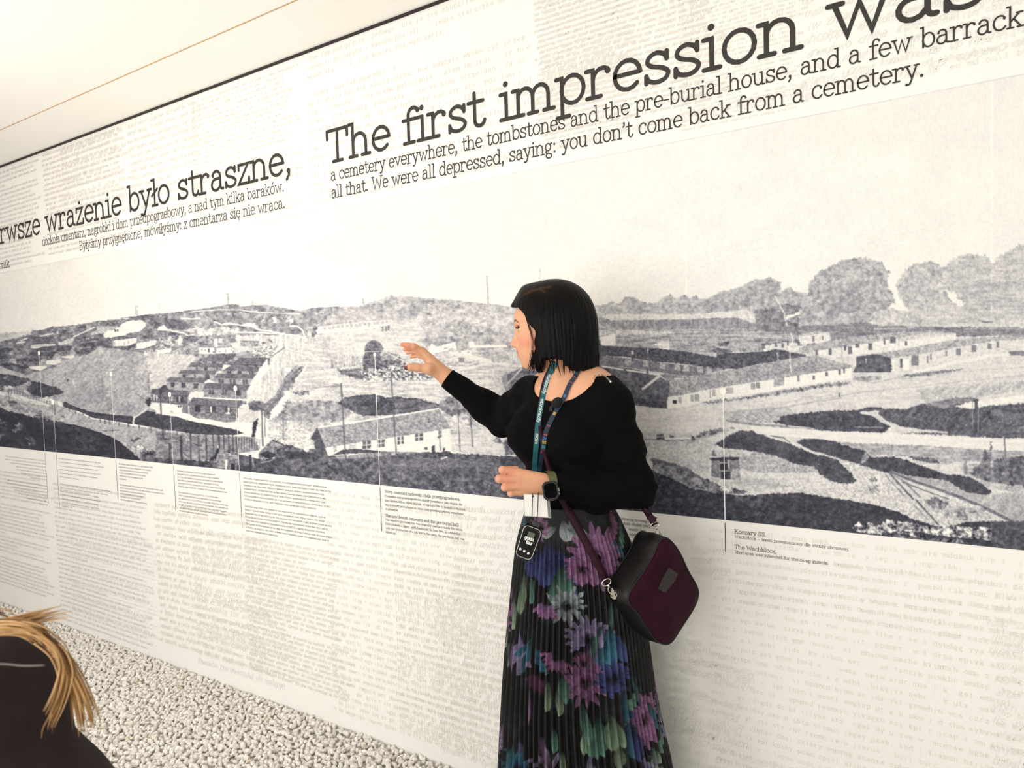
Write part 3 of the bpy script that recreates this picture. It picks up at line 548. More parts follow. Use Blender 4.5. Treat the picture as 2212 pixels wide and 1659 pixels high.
pg([(200,560),(500,500),(750,600),(700,720),(400,740),(150,700)], .63, .11, '8', 10)
pg([(-300,880),(0,860),(600,830),(760,860),(1500,870),(2212,880),(2700,860),(2700,970),(2212,960),(1500,970),(900,940),(600,975),(250,1010),(0,930),(-300,930)], .52, .13, 'h', 3); ln([(700,895),(1100,880)], 10, .86, .7, 3); ln([(1650,890),(2400,890)], 8, .78, .6, 4)
for x in (1960,2080,2160): rc(x, 790, x+60, 850, .82, a=.1, nz='3')
pg([(1740,795),(1820,820),(1900,812),(1890,830),(1800,830)], .45)
pg([(-60,960),(120,915),(250,930),(255,1010),(0,1048),(-60,1050)], .9, .06, '3', .5); windows([(65,965,92,1020),(165,960,186,1005)], .5); pg([(-60,950),(110,915),(250,925),(100,945),(-60,975)], .74, .08)
pg([(-60,1080),(300,1000),(560,965),(900,925),(1300,910),(1520,935),(1520,945),(560,1060),(130,1115),(-60,1150)], .68, .08, '3', .5)
pg([(130,1112),(550,1050),(920,985),(1240,945),(1520,935),(1520,1000),(1040,1080),(480,1165),(300,1180),(140,1160)], .92, .05, '3', .5); pg([(930,985),(1250,930),(1520,940),(1300,975),(960,1020)], .82, .08, '3', 1)
windows([(234,1090,266,1155),(390,1060,412,1115),(430,1070,475,1145),(500,1040,545,1085),(636,1035,678,1108),(790,985,806,1050),(860,975,915,1035),(1005,1020,1030,1060),(105,1110,130,1160)], .42); windows([(368,1010,376,1180),(938,970,944,1070)], .66)
pg([(480,1175),(515,1165),(515,1270),(480,1270)], .88); pg([(515,1172),(720,1145),(872,1182),(872,1330),(480,1332),(515,1260)], .33, .07, '8', .6); pg([(607,1190),(625,1200),(620,1245),(608,1235)], .75)
pg([(870,1190),(1170,1145),(1500,1070),(1880,1010),(2700,960),(2700,1100),(2212,1120),(2060,1130),(1400,1235),(1100,1310),(870,1330)], .88, .05, '3', .5)
pg([(715,1145),(1000,1100),(1300,1040),(1500,1005),(1880,975),(2700,920),(2700,970),(1880,1018),(1500,1085),(1170,1150),(880,1192)], .68, .09, '3', .6)
windows([(956,1195,984,1285)], .35); windows([(1070,1160,1145,1262),(1230,1165,1246,1240),(1258,1140,1278,1205),(1420,1115,1434,1170),(1522,1090,1576,1156),(1676,1060,1728,1126),(1842,1035,1886,1100),(1936,1020,1962,1082),(2055,1118,2300,1165)], .48); windows([(990,1200,1050,1310),(880,1205,900,1320)], .96)
ln([(1100,1330),(1420,1260),(1440,1240),(1700,1210),(1860,1160),(2060,1150)], 30, .95, .8, 3)
pg([(980,1360),(1200,1330),(1500,1300),(1640,1290),(1450,1330),(1200,1370),(1000,1375)], .5, .14, '8', 3); pg([(500,1370),(760,1370),(780,1400),(620,1420),(480,1400)], .62, .16, '8', 3)
ln([(480,1400),(700,1440),(1000,1370)], 8, .62, .8, 3); ln([(700,1430),(1500,1330),(2400,1270)], 6, .7, .7, 3); ln([(0,1640),(500,1540),(1100,1480),(2400,1340)], 7, .66, .7, 4); windows([(332,1545,348,1585)], .4); ln([(1880,1240),(1880,1660)], 4, .8, .4)
pg([(1080,1520),(1400,1460),(2000,1430),(2700,1380),(2700,1460),(2000,1540),(1500,1620),(1200,1640)], .78, .16, 'd', 5)
windows([(70,1365,92,1405),(206,1330,228,1370),(335,1300,360,1355),(380,1290,400,1340)], .4); pg([(300,1440),(340,1420),(370,1470),(330,1470)], .45); pg([(190,1450),(220,1440),(235,1490)], .5)
fr(*G_)
pg([(600,300),(1000,200),(1700,150),(1775,235),(1620,260),(1540,330),(1300,350),(1000,310)], .74, .14, 'd', 3)
for k in range(6): ln([(1080+90*k, 215-8*k), (1200+80*k, 270+6*k), (1330+60*k, 330)], 9, .5, .6, 3)
ln([(820,250),(960,235)], 22, .6, .8, 4); ln([(970,305),(1240,345),(1500,365),(1960,395)], 22, .52, .8, 4); ln([(1120,200),(1700,150),(2300,50)], 10, .66, .8, 3)
pg([(1620,258),(1770,235),(1850,225),(2212,190),(2400,190),(2400,430),(1960,400),(1700,365),(1540,330),(1530,315),(1610,310)], .24, .06, '8', 3); ln([(1700,370),(1960,392)], 9, .9)
pg([(-300,250),(0,180),(300,190),(900,150),(1000,320),(960,400),(700,430),(580,520),(-300,520)], .86, .06, 'h', 2)
pg([(-300,525),(180,525),(560,530),(700,500),(880,550),(900,620),(820,640),(800,900),(620,900),(150,740),(-300,640)], .78, .08, '3', 2)
pg([(0,440),(600,440),(590,500),(330,500),(0,500)], .80, .1, 'h', 3)
ln([(60,522),(200,525),(300,535),(560,525)], 16, .58, .9, 2); ln([(300,512),(590,512)], 9, .96); ln([(580,545),(1000,420)], 40, .62, .5, 6)
pg([(200,465),(285,458),(292,495),(290,525),(200,530)], .28, .08, '3', 1); windows([(205,490,285,500)], .7); pg([(590,480),(625,470),(640,520),(600,535)], .3, .1, '3', 2); pg([(350,470),(400,470),(400,505),(350,500)], .45, .1, '3', 2)
pg([(640,490),(700,440),(820,410),(960,385),(980,420),(900,450),(760,480),(660,510)], .48, .3, '8', 4); pg([(1010,390),(1090,380),(1080,410)], .6, .2, '3', 3)
pg([(870,575),(990,500),(1080,450),(1170,422),(1230,430),(1340,425),(1450,490),(1600,530),(1800,610),(2000,690),(2212,770),(2212,980),(2050,890),(1950,830),(1750,790),(1560,715),(1330,660),(1230,640),(1020,640)], .24, .07, '20', 4)
pg([(1790,555),(1870,515),(2000,510),(2240,545),(2240,730),(2100,690),(1950,640)], .26, .06, '8', 3); ln([(1440,480),(1600,525),(1720,560),(1850,610),(1950,660),(2190,740)], 17, .9, .9, 3); ln([(1500,480),(1640,505),(1720,560)], 14, .4, .8, 3)
pg([(1150,720),(1330,660),(1560,715),(1750,790),(1950,830),(2080,900),(1700,900),(1300,900),(1160,850)], .70, .12, '3', 3)
pg([(1150,900),(1700,900),(2100,930),(2300,960),(2300,1190),(1850,1135),(1600,1140),(1200,1150),(1060,1080),(1000,1000)], .86, .1, '3', 4)
pg([(1130,960),(1500,970),(1700,1040),(1500,1100),(1200,1090),(1080,1020)], .76, .14, 'h', 8)
pg([(830,745),(1145,745),(1150,980),(1030,985),(820,940)], .52, .09, '3', 1); pg([(1040,860),(1150,850),(1150,985),(1040,985)], .66, .12, '3', 2)
pg([(800,715),(860,640),(1160,650),(1215,690),(1145,735)], .78, .12, '3', 3); pg([(805,735),(990,725),(1145,725),(1140,755),(820,765)], .2, .05, '3', 1); pg([(830,715),(835,650),(860,640),(880,715)], .42, .06, '3', 2)
windows([(925,795,1010,878)], .14); ln([(922,792),(1015,792)], 6, .85); ln([(918,880),(1015,880)], 6, .85); ln([(1018,770),(1026,850)], 12, .85); ln([(922,792),(918,880)], 5, .7); windows([(930,888,1040,975),(925,745,1005,780)], .2); windows([(800,760,818,820)], .88)
pg([(150,745),(200,740),(300,780),(560,880),(700,950),(840,1000),(980,990),(1090,1145),(960,1150),(600,1085),(150,890)], .5, .3, '8', 5); ln([(150,755),(350,800),(560,880),(680,950)], 40, .32, .8, 6); pg([(840,960),(1000,1000),(1080,1130),(980,1130)], .82, .2, '3', 5); pg([(1050,1080),(1250,1110),(1200,1150),(1080,1140)], .3, .12, '8', 4)
pg([(-500,700),(0,820),(160,880),(350,960),(600,1080),(780,1115),(980,1145),(1200,1165),(1500,1140),(1850,1128),(2212,1185),(2300,1200),(2300,1800),(-500,1600)], .18, .08, '8', 3)
pg([(1050,1180),(1800,1140),(2200,1230),(2200,1400),(1300,1300)], .22, .16, '8', 6); pg([(1250,1330),(1700,1400),(2200,1430),(2200,1560),(1500,1480)], .24, .3, 'd', 6)
fr(*H_)
pg([(560,200),(600,160),(850,160),(1000,110),(1300,60),(1560,30),(1700,130),(1900,115),(2250,90),(2700,60),(2700,470),(1800,465),(1250,435),(780,410),(1200,405),(800,345),(640,270)], .33, .14, 'd', 4)
pg([(1370,135),(1500,90),(1700,60),(2250,-10),(2700,-60),(2700,50),(2250,60),(1700,130),(1550,155),(1420,150)], .93, .06, 'h', 3); pg([(1000,110),(1300,60),(1560,30),(1540,90),(1350,120),(1250,150)], .5, .14, 'h', 4)
pg([(-60,190),(200,180),(360,170),(480,140),(600,140),(590,170),(400,200),(560,250),(650,310),(700,350),(620,405),(-60,385)], .26, .08, '8', 3)
ln([(390,200),(500,215),(600,290),(720,340),(900,375),(1280,405)], 22, .86, .9, 3); ln([(400,205),(470,210)], 26, .9, .8, 3); ln([(320,348),(620,355)], 9, .8, .7, 3); pg([(665,360),(700,355),(705,385),(670,385)], .95)
pg([(1740,150),(2212,120),(2700,120),(2700,430),(1740,440)], .36, .16, 'h', 5); windows([(1565,70,1600,380)], .3, ); windows([(1540,20,1556,340),(1602,130,1612,400)], .6)
pg([(-800,330),(-60,390),(620,410),(1250,445),(1880,468),(2700,480),(2700,640),(1900,600),(1500,580),(900,535),(400,525),(150,495),(-60,475),(-700,420)], .93, .05, 'h', 1)
pg([(150,505),(400,520),(900,533),(1500,575),(2212,605),(2700,620),(2700,700),(2100,660),(1750,700),(1250,720),(870,660),(600,640),(470,670),(300,570)], .68, .16, 'h', 3)
pg([(-60,640),(140,690),(400,750),(640,830),(820,1000),(930,1100),(1030,1110),(1300,1030),(1740,1160),(1740,1400),(1200,1400),(960,1320),(600,1170),(250,1100),(-60,1080)], .84, .14, '3', 3)
pg([(640,820),(1100,890),(1300,910),(1700,1060),(2212,1000),(2700,1050),(2700,1340),(1900,1320),(1400,1060)], .70, .12, 'd', 3); pg([(850,650),(1250,720),(1450,850),(1300,860),(1060,770)], .84, .16, 'h', 3); pg([(1400,760),(1750,700),(2700,700),(2700,1080),(1780,1000),(1500,880)], .74, .2, 'h', 4)
pg([(860,660),(1000,655),(1150,690),(1220,720),(1150,735),(1000,700)], .34, .12, '8', 4)
pg([(-60,470),(100,500),(300,565),(430,600),(460,630),(480,668),(700,658),(850,690),(1050,765),(1300,850),(1400,842),(1560,890),(1730,1000),(1745,1030),(1690,1065),(1500,1030),(1370,970),(1290,905),(1100,885),(640,825),(400,755),(250,715),(130,670),(-60,600)], .24, .06, '8', 3)
pg([(380,720),(410,640),(440,610),(470,670),(420,730)], .55, .15, '3', 2)
pg([(-60,640),(0,640),(130,685),(200,760),(320,880),(330,920),(250,945),(100,925),(0,860),(-60,840)], .25, .06, '8', 4); ln([(-40,620),(60,660),(250,710),(370,740)], 14, .85, .8, 3)
pg([(470,880),(560,890),(570,920),(480,920)], .45, .15, '3', 5); pg([(440,990),(560,960),(600,1020),(500,1040)], .62, .16, '3', 8)
for l, w, t in (([(690,840),(930,1100)], 18, .33), ([(640,850),(830,1060)], 11, .5), ([(960,1110),(1190,1365)], 18, .3), ([(935,1160),(1080,1310)], 11, .5), ([(700,825),(1000,930),(1400,1070),(1740,1220),(1960,1330)], 34, .38), ([(820,920),(1100,1030),(1300,1100)], 14, .42), ([(730,850),(850,930),(1000,1080)], 18, .55)): ln(l, w, t, .9, 3)
ln([(720,815),(1000,915),(1400,1052),(1740,1200),(1960,1310)], 6, .85, .8, 2); ln([(720,845),(1000,952),(1380,1085),(1740,1245)], 5, .8, .8, 3)
pg([(1030,1110),(1150,1090),(1300,1140),(1240,1230),(1130,1200)], .5, .3, '8', 6); pg([(1250,1180),(1650,1180),(1740,1300),(1450,1330),(1250,1300)], .7, .35, '8', 5)
pg([(-600,1050),(-60,1070),(0,1075),(250,1105),(600,1175),(780,1235),(960,1320),(1250,1400),(1470,1345),(1740,1325),(2000,1330),(2700,1320),(2700,1900),(-600,1700)], .18, .07, '8', 3)
pg([(290,1400),(370,1330),(400,1380),(480,1340),(560,1380),(680,1310),(760,1340),(900,1340),(1000,1370),(1180,1390),(1280,1370),(1500,1400),(1700,1390),(1790,1450),(1870,1540),(1740,1530),(1500,1510),(1200,1480),(1000,1440),(800,1430),(600,1470),(320,1440)], .62, .95, '8', 3)
pg([(800,1440),(1000,1450),(1100,1520),(900,1560),(700,1500)], .4, .8, '8', 4); pg([(620,1470),(1400,1520),(1500,1560),(900,1570)], .35, .6, 'd', 4)
pg([(1740,1330),(2700,1320),(2700,1700),(1740,1600)], .26, .1, '8', 3)
pg([(1540,800),(1640,720),(1665,590),(1690,590),(1720,640),(1735,500),(1745,500),(1745,770),(1720,900),(1600,870)], .4, .16, '8', 4); ln([(1470,720),(1475,830)], 30, .5, .8, 8)
pg([(1770,700),(1900,660),(2212,635),(2700,620),(2700,960),(2100,970),(1880,940),(1600,890),(1500,830),(1760,780)], .38, .2, '8', 5)
ln([(1878,440),(1890,660)], 14, .42); ln([(1745,465),(1745,1560)], 4, .85, .35)
fr(0, 0, 1.)
pg([(1080,985),(1180,985),(1300,1000),(1400,1010),(1400,1105),(1080,1080)], .24, .12, '8', 3); pg([(1130,760),(1300,740),(1300,860),(1180,900),(1130,850)], .4, .1, '8', 3)
_w = np.clip(4*T*(1-T), 0, 1)*np.clip((.96-T)/.1, 0, 1)
T += _w*((n8-.5)*.20+(n3-.5)*.20+(n20-.5)*.10)
iL = int(np.searchsorted(xs, -8)); iR = int(np.searchsorted(xs, 2222))       # the print runs on past the frame
T[:, :iL] = T[:, 2*iL-1:iL-1:-1]; nR = T.shape[1]-iR; T[:, iR:] = T[:, iR-1:iR-1-nR:-1]
# --- film grain, panel joints
T += (vnoise(PX*.9, PY*.9, 31)-.5)*.09*(1.15-np.clip(T, 0, 1))+(n3-.5)*.05
for su in (-.552, .149, -1.254, -1.956):
    k = np.exp(-((GU-su)/.0011)**2); T += k*.10*(n20 > .42)
T = .5*T+.125*(np.roll(T,1,0)+np.roll(T,-1,0)+np.roll(T,1,1)+np.roll(T,-1,1))
T = np.clip(T, 0, 1)[..., None]
INK = np.array([24, 23, 34.]); PAP = np.array([241, 238, 231.])
C8 = (INK*(1-T)+PAP*T)
C8 = C8+np.array([-4, -2, 5.])*(4*T*(1-T))          # cool grey printing ink
PCOL = np.where(C8/255 > .04045, ((C8/255+.055)/1.055)**2.4, C8/255/12.92)
m_photo = mat('printed_photograph', attr='Col', rough=.6, spec=.2, noise=.035, nscale=420, bump=.1, bscale=900)
mural = empty('wall_mural', 'printed wall mural with grey camp panorama, typewriter lettering and faint manuscript pages', 'mural', tuple(wp(-2., 0, 0)))
npmesh('photograph', GW.reshape(-1, 3), grid_faces(*GU.shape)[:, ::-1], m_photo, mural, col=PCOL.reshape(-1, 3))['label'] = 'grey panoramic photograph of huts, hills and trees'
del GW, PX, PY, T, NZ, n3, n8, n20, n60, nd, nh, nv, C8
# ------------------------------------------------------------------ lettering: a slab-serif stroke alphabet (x-height = 1)
def el(cx, cy, rx, ry, a0, a1, n=None):
    n = n or max(4, int(abs(a1-a0)/22)); a = np.radians(np.linspace(a0, a1, n+1))
    return [(cx+rx*math.cos(t), cy+ry*math.sin(t)) for t in a]
def st(x, y0, y1): return [(x, y0), (x, y1)]
def hz(x0, x1, y): return [(x0, y), (x1, y)]
def sp(*p): return [tuple(v) for v in spline(p, 3)]
GL = {}
def g(ch, adv, *strokes, dots=()): GL[ch] = (adv, [list(s) for s in strokes], list(dots))
SC_ = sp((.80,.74),(.70,.90),(.46,.99),(.22,.88),(.17,.70),(.32,.56),(.66,.44),(.84,.27),(.74,.07),(.48,.0),(.22,.08),(.12,.26))
g('a', 1.08, el(.48,.70,.30,.29,150,0)+[(.78,.18)]+el(.93,.18,.15,.16,180,290), [(.78,.60)]+el(.44,.29,.32,.30,95,270)+[(.62,.05),(.78,.24)], dots=[(.22,.80,.09)])
g('b', 1.12, [(.0,1.45),(.2,1.45),(.2,.0)], el(.60,.5,.42,.5,178,-182))
g('c', 1.0, el(.54,.5,.44,.5,42,325), dots=[(.84,.78,.1)])
g('d', 1.18, [(.70,1.45),(.92,1.45),(.92,0),(1.12,0)], el(.52,.5,.42,.5,0,360))
g('e', 1.06, [(.10,.53),(.97,.53)]+el(.54,.5,.44,.5,4,318))
g('f', .74, st(.32,0,1.1)+el(.58,1.14,.26,.30,172,35), hz(.06,.68,.97), hz(.08,.60,0), dots=[(.80,1.30,.09)])
g('g', 1.06, el(.46,.64,.34,.35,0,360), el(.92,.84,.14,.14,190,60), [(.28,.34),(.16,.18),(.24,.06),(.62,.0)]+el(.56,-.22,.36,.22,60,-180)+[(.2,-.1),(.30,.0)])
g('h', 1.24, [(.0,1.45),(.22,1.45),(.22,0)], el(.58,.60,.36,.38,180,0)+[(.94,0)], hz(.02,.44,0), hz(.72,1.16,0))
g('i', .56, [(.04,.97),(.28,.97),(.28,0)], hz(.04,.52,0), dots=[(.27,1.34,.115)])
g('j', .54, [(.08,.97),(.32,.97),(.32,-.2)]+el(.1,-.22,.22,.2,0,-110), dots=[(.31,1.34,.115)])
g('k', 1.14, [(.0,1.45),(.22,1.45),(.22,0)], [(.86,.97),(.24,.42)], [(.46,.60),(.94,0)], hz(.02,.44,0), hz(.72,1.12,0), hz(.66,1.04,.97))
g('l', .56, [(.04,1.45),(.28,1.45),(.28,0)], hz(.04,.52,0))
g('m', 1.76, [(.0,.97),(.22,.97),(.22,0)], el(.52,.62,.30,.36,180,0)+[(.82,0)], el(1.13,.62,.31,.36,180,0)+[(1.44,0)], hz(.02,.44,0), hz(.64,1.0,0), hz(1.26,1.66,0))
g('n', 1.24, [(.0,.97),(.22,.97),(.22,0)], el(.58,.60,.36,.38,180,0)+[(.94,0)], hz(.02,.44,0), hz(.72,1.16,0))
g('o', 1.08, el(.53,.5,.44,.5,0,360))
g('p', 1.14, [(.0,.97),(.22,.97),(.22,-.44)], el(.62,.5,.42,.5,178,-182), hz(.02,.48,-.44))
g('q', 1.14, [(.90,.97),(.90,-.44)], el(.5,.5,.42,.5,0,360), hz(.66,1.1,-.44))
g('r', .92, [(.0,.97),(.24,.97),(.24,0)], el(.58,.58,.34,.40,180,55), hz(.02,.52,0), dots=[(.78,.84,.1)])
g('s', .96, SC_, st(.80,.98,.72), st(.12,.02,.28))
g('t', .80, [(.32,1.32),(.32,.25)]+el(.54,.24,.22,.24,180,350), hz(.04,.70,.97))
g('u', 1.22, [(.0,.97),(.22,.97),(.22,.38)]+el(.57,.38,.35,.38,180,360), [(.72,.97),(.92,.97),(.92,0),(1.14,0)])
g('v', 1.08, [(.16,.97),(.54,.02),(.90,.97)], hz(.0,.36,.97), hz(.72,1.06,.97))
g('w', 1.58, [(.16,.97),(.48,.02),(.78,.90),(1.08,.02),(1.40,.97)], hz(.0,.36,.97), hz(1.22,1.56,.97))
g('x', 1.08, [(.14,.97),(.90,0)], [(.88,.97),(.14,0)], hz(.0,.34,.97), hz(.7,1.04,.97), hz(.0,.34,0), hz(.7,1.06,0))
g('y', 1.08, [(.16,.97),(.56,.05)], [(.92,.97),(.50,-.12),(.38,-.36),(.18,-.40)], hz(.0,.38,.97), hz(.74,1.08,.97), dots=[(.14,-.36,.1)])
g('z', .96, [(.12,.72),(.12,.97),(.80,.97),(.10,0),(.84,0),(.84,.26)])
g('A', 1.5, [(.18,0),(.72,1.42),(1.28,0)], hz(.38,1.08,.5), hz(.0,.42,0), hz(1.02,1.48,0))
g('B', 1.32, st(.24,0,1.42), [(.04,1.42),(.7,1.42)]+el(.72,1.08,.32,.34,90,-90)+[(.24,.74)], [(.7,.74)]+el(.74,.37,.38,.37,90,-90)+[(.04,0)])
g('C', 1.36, el(.70,.71,.58,.71,40,320), st(1.16,1.40,1.0))
g('E', 1.24, [(1.08,1.1),(1.08,1.42),(.04,1.42)], st(.24,0,1.42), hz(.24,.8,.74), [(.04,0),(1.12,0),(1.12,.34)])
g('G', 1.44, el(.70,.71,.58,.71,40,345), st(1.16,1.40,1.0), [(.86,.62),(1.36,.62)], st(1.24,.62,.1))
g('I', .72, st(.36,0,1.42), hz(.08,.64,1.42), hz(.08,.64,0))
g('J', 1.0, st(.66,1.42,.35)+el(.38,.34,.28,.34,0,-180), hz(.4,.94,1.42))
g('K', 1.42, st(.24,0,1.42), [(1.12,1.42),(.26,.6)], [(.52,.86),(1.16,0)], hz(.02,.5,0), hz(.02,.5,1.42), hz(.9,1.36,0), hz(.86,1.32,1.42))
g('L', 1.2, st(.26,0,1.42), hz(.04,.52,1.42), [(.04,0),(1.1,0),(1.1,.4)])
g('M', 1.76, [(.04,0),(.44,0)], [(.24,0),(.24,1.42),(.86,.3),(1.48,1.42),(1.48,0)], hz(1.26,1.7,0), hz(.04,.28,1.42), hz(1.44,1.7,1.42))
g('N', 1.5, [(.24,0),(.24,1.42),(1.2,0),(1.2,1.42)], hz(.04,.46,0), hz(.04,.26,1.42), hz(1.0,1.44,1.42))
g('O', 1.46, el(.72,.71,.6,.71,0,360))
g('P', 1.26, st(.24,0,1.42), [(.04,1.42),(.7,1.42)]+el(.72,1.02,.38,.40,90,-90)+[(.24,.62)], hz(.04,.52,0))
g('R', 1.4, st(.24,0,1.42), [(.04,1.42),(.7,1.42)]+el(.72,1.06,.36,.36,90,-90)+[(.24,.70)], [(.66,.70),(1.08,0),(1.34,0)], hz(.04,.52,0))
g('S', 1.18, [(x*1.16, y*1.42) for x, y in SC_], st(.96,1.40,1.04), st(.14,.02,.40))
g('T', 1.36, [(.08,1.06),(.08,1.42),(1.26,1.42),(1.26,1.06)], st(.67,1.42,0), hz(.40,.94,0))
g('W', 1.96, [(.16,1.42),(.52,.02),(.96,1.2),(1.4,.02),(1.78,1.42)], hz(-.02,.38,1.42), hz(1.56,1.98,1.42))
g('Z', 1.24, [(.12,1.08),(.12,1.42),(1.08,1.42),(.12,0),(1.12,0),(1.12,.36)])
g('0', 1.0, el(.5,.71,.4,.71,0,360)); g('1', .76, [(.14,1.2),(.4,1.42),(.4,0)], hz(.14,.66,0))
g('2', 1.0, el(.48,1.04,.36,.38,170,-30)+[(.12,0),(.88,0)]); g('3', 1.0, el(.46,1.06,.34,.36,150,-90), el(.46,.36,.4,.36,90,-150))
g('4', 1.0, [(.66,0),(.66,1.42),(.08,.42),(.94,.42)]); g('5', 1.0, [(.82,1.42),(.24,1.42),(.2,.82)]+el(.46,.46,.4,.46,120,-140))
g('6', 1.0, [(.74,1.36),(.36,1.1),(.14,.56)], el(.5,.42,.38,.42,0,360)); g('7', .96, [(.1,1.1),(.1,1.42),(.86,1.42),(.36,0)])
g('8', 1.0, el(.48,1.06,.32,.35,0,360), el(.48,.36,.38,.36,0,360)); g('9', 1.0, [(.24,.04),(.62,.3),(.84,.86)], el(.48,1.0,.38,.42,0,360))
g('.', .52, dots=[(.22,.1,.13)]); g(',', .52, [(.28,.08),(.26,-.12),(.12,-.30)], dots=[(.24,.1,.13)])
g(':', .52, dots=[(.24,.1,.13),(.24,.82,.13)]); g(';', .52, [(.28,.08),(.12,-.3)], dots=[(.24,.1,.13),(.24,.82,.13)])
g('-', .66, hz(.08,.56,.5)); g('–', 1.1, hz(.08,1.0,.5)); g('’', .46, [(.28,1.34),(.26,1.16),(.14,1.0)], dots=[(.24,1.34,.12)])
g("'", .46, [(.24,1.42),(.2,1.05)]); g('„', .8, [(.2,.1),(.1,-.25)], [(.56,.1),(.46,-.25)]); g('”', .8, [(.24,1.42),(.14,1.08)], [(.6,1.42),(.5,1.08)])
g('(', .6, el(.7,.6,.46,1.0,125,235)); g(')', .6, el(-.1,.6,.46,1.0,55,-55)); g('[', .6, [(.5,1.5),(.2,1.5),(.2,-.3),(.5,-.3)]); g(']', .6, [(.08,1.5),(.38,1.5),(.38,-.3),(.08,-.3)])
def acc(ch, base, *s, dots=()):
    a = GL[base]; GL[ch] = (a[0], a[1]+[list(x) for x in s], [d for d in a[2]]+list(dots))
OG = lambda x: el(x+.12, -.16, .14, .16, 100, 300)
acc('ą','a',OG(.86)); acc('ę','e',OG(.6)); acc('ł','l',[(.04,.56),(.54,.90)]); acc('ó','o',[(.5,1.2),(.74,1.5)]); acc('ś','s',[(.44,1.2),(.68,1.5)])
acc('ć','c',[(.48,1.2),(.72,1.5)]); acc('ń','n',[(.5,1.2),(.74,1.5)]); acc('ź','z',[(.44,1.2),(.68,1.5)]); acc('ż','z',dots=[(.48,1.32,.11)]); acc('ö','o',dots=[(.34,1.32,.1),(.72,1.32,.1)])
def outline_stroke(p, h, ncap=4):
    """polyline -> ribbon with round ends (2d); returns verts, quads, tris"""
    p = np.asarray(p, float); d = np.diff(p, axis=0); L = np.hypot(*d.T); keep = np.concatenate([[True], L > 1e-6]); p = p[keep]
    if len(p) < 2: return np.zeros((0, 2)), [], []
    closed = np.hypot(*(p[0]-p[-1])) < 1e-4
    d = np.diff(p, axis=0); d /= np.hypot(*d.T)[:, None]; n = np.stack([-d[:, 1], d[:, 0]], 1)
    m = np.concatenate([n[:1], n[:-1]+n[1:], n[-1:]])
    if closed: m[0] = m[-1] = n[0]+n[-1]
    m /= np.hypot(*m.T)[:, None]+1e-9
    k = np.concatenate([n[:1], n]); c = np.clip((m*k).sum(1), .45, 1); o = m*(h/c)[:, None]
    V = np.concatenate([p+o, p-o]); N = len(p); i = np.arange(N-1)
    Q = np.stack([i, i+N, i+N+1, i+1], 1).tolist(); T_ = []
    if not closed and ncap:
        V = [V]; b = 2*N
        for e, dd, s0, s1 in ((0, -d[0], N, 0), (N-1, d[-1], N-1, 2*N-1)):
            nn = np.array([-dd[1], dd[0]]); a = np.linspace(0, np.pi, ncap+2)[1:-1]
            arc = p[e]+h*(np.cos(a)[:, None]*nn+np.sin(a)[:, None]*dd)
            ring = [s0 if e == 0 else s0] + list(range(b, b+ncap)) + [s1]
            first = ring[0]
            for t in range(1, len(ring)-1): T_.append([first, ring[t+1], ring[t]])
            V.append(arc); b += ncap
        V = np.concatenate(V)
    return V, Q, T_
SANS = dict(GL)
for ch, ad, ss in (('i', .5, [st(.25, 0, 1)]), ('u', 1.1, [[(.16, 1), (.16, .38)]+el(.52, .38, .36, .38, 180, 360)+[(.88, 1)], st(.88, 1, 0)]), ('r', .76, [st(.18, 0, 1), el(.54, .56, .36, .42, 180, 80)]), ('n', 1.1, [st(.16, 0, 1), el(.52, .60, .36, .40, 180, 0)+[(.88, 0)]]), ('x', .98, [[(.1, 1), (.88, 0)], [(.88, 1), (.1, 0)]]), ('y', 1.0, [[(.08, 1), (.5, .04)], [(.92, 1), (.36, -.42), (.1, -.42)]]), ('s', .9, [SC_]), ('t', .7, [[(.3, 1.4), (.3, .2)]+el(.5, .2, .2, .2, 180, 300), hz(.02, .66, 1)]), ('d', 1.1, [st(.92, 1.5, 0), el(.5, .5, .42, .5, 0, 360)]), ('g', 1.1, [[(.92, 1), (.92, -.15)]+el(.54, -.12, .38, .32, 0, -150), el(.5, .5, .42, .5, 0, 360)]), ('c', .98, [el(.54, .5, .44, .5, 42, 325)])):
    SANS[ch] = (ad, [list(v) for v in ss], GL[ch][2] if ch == 'i' else [])
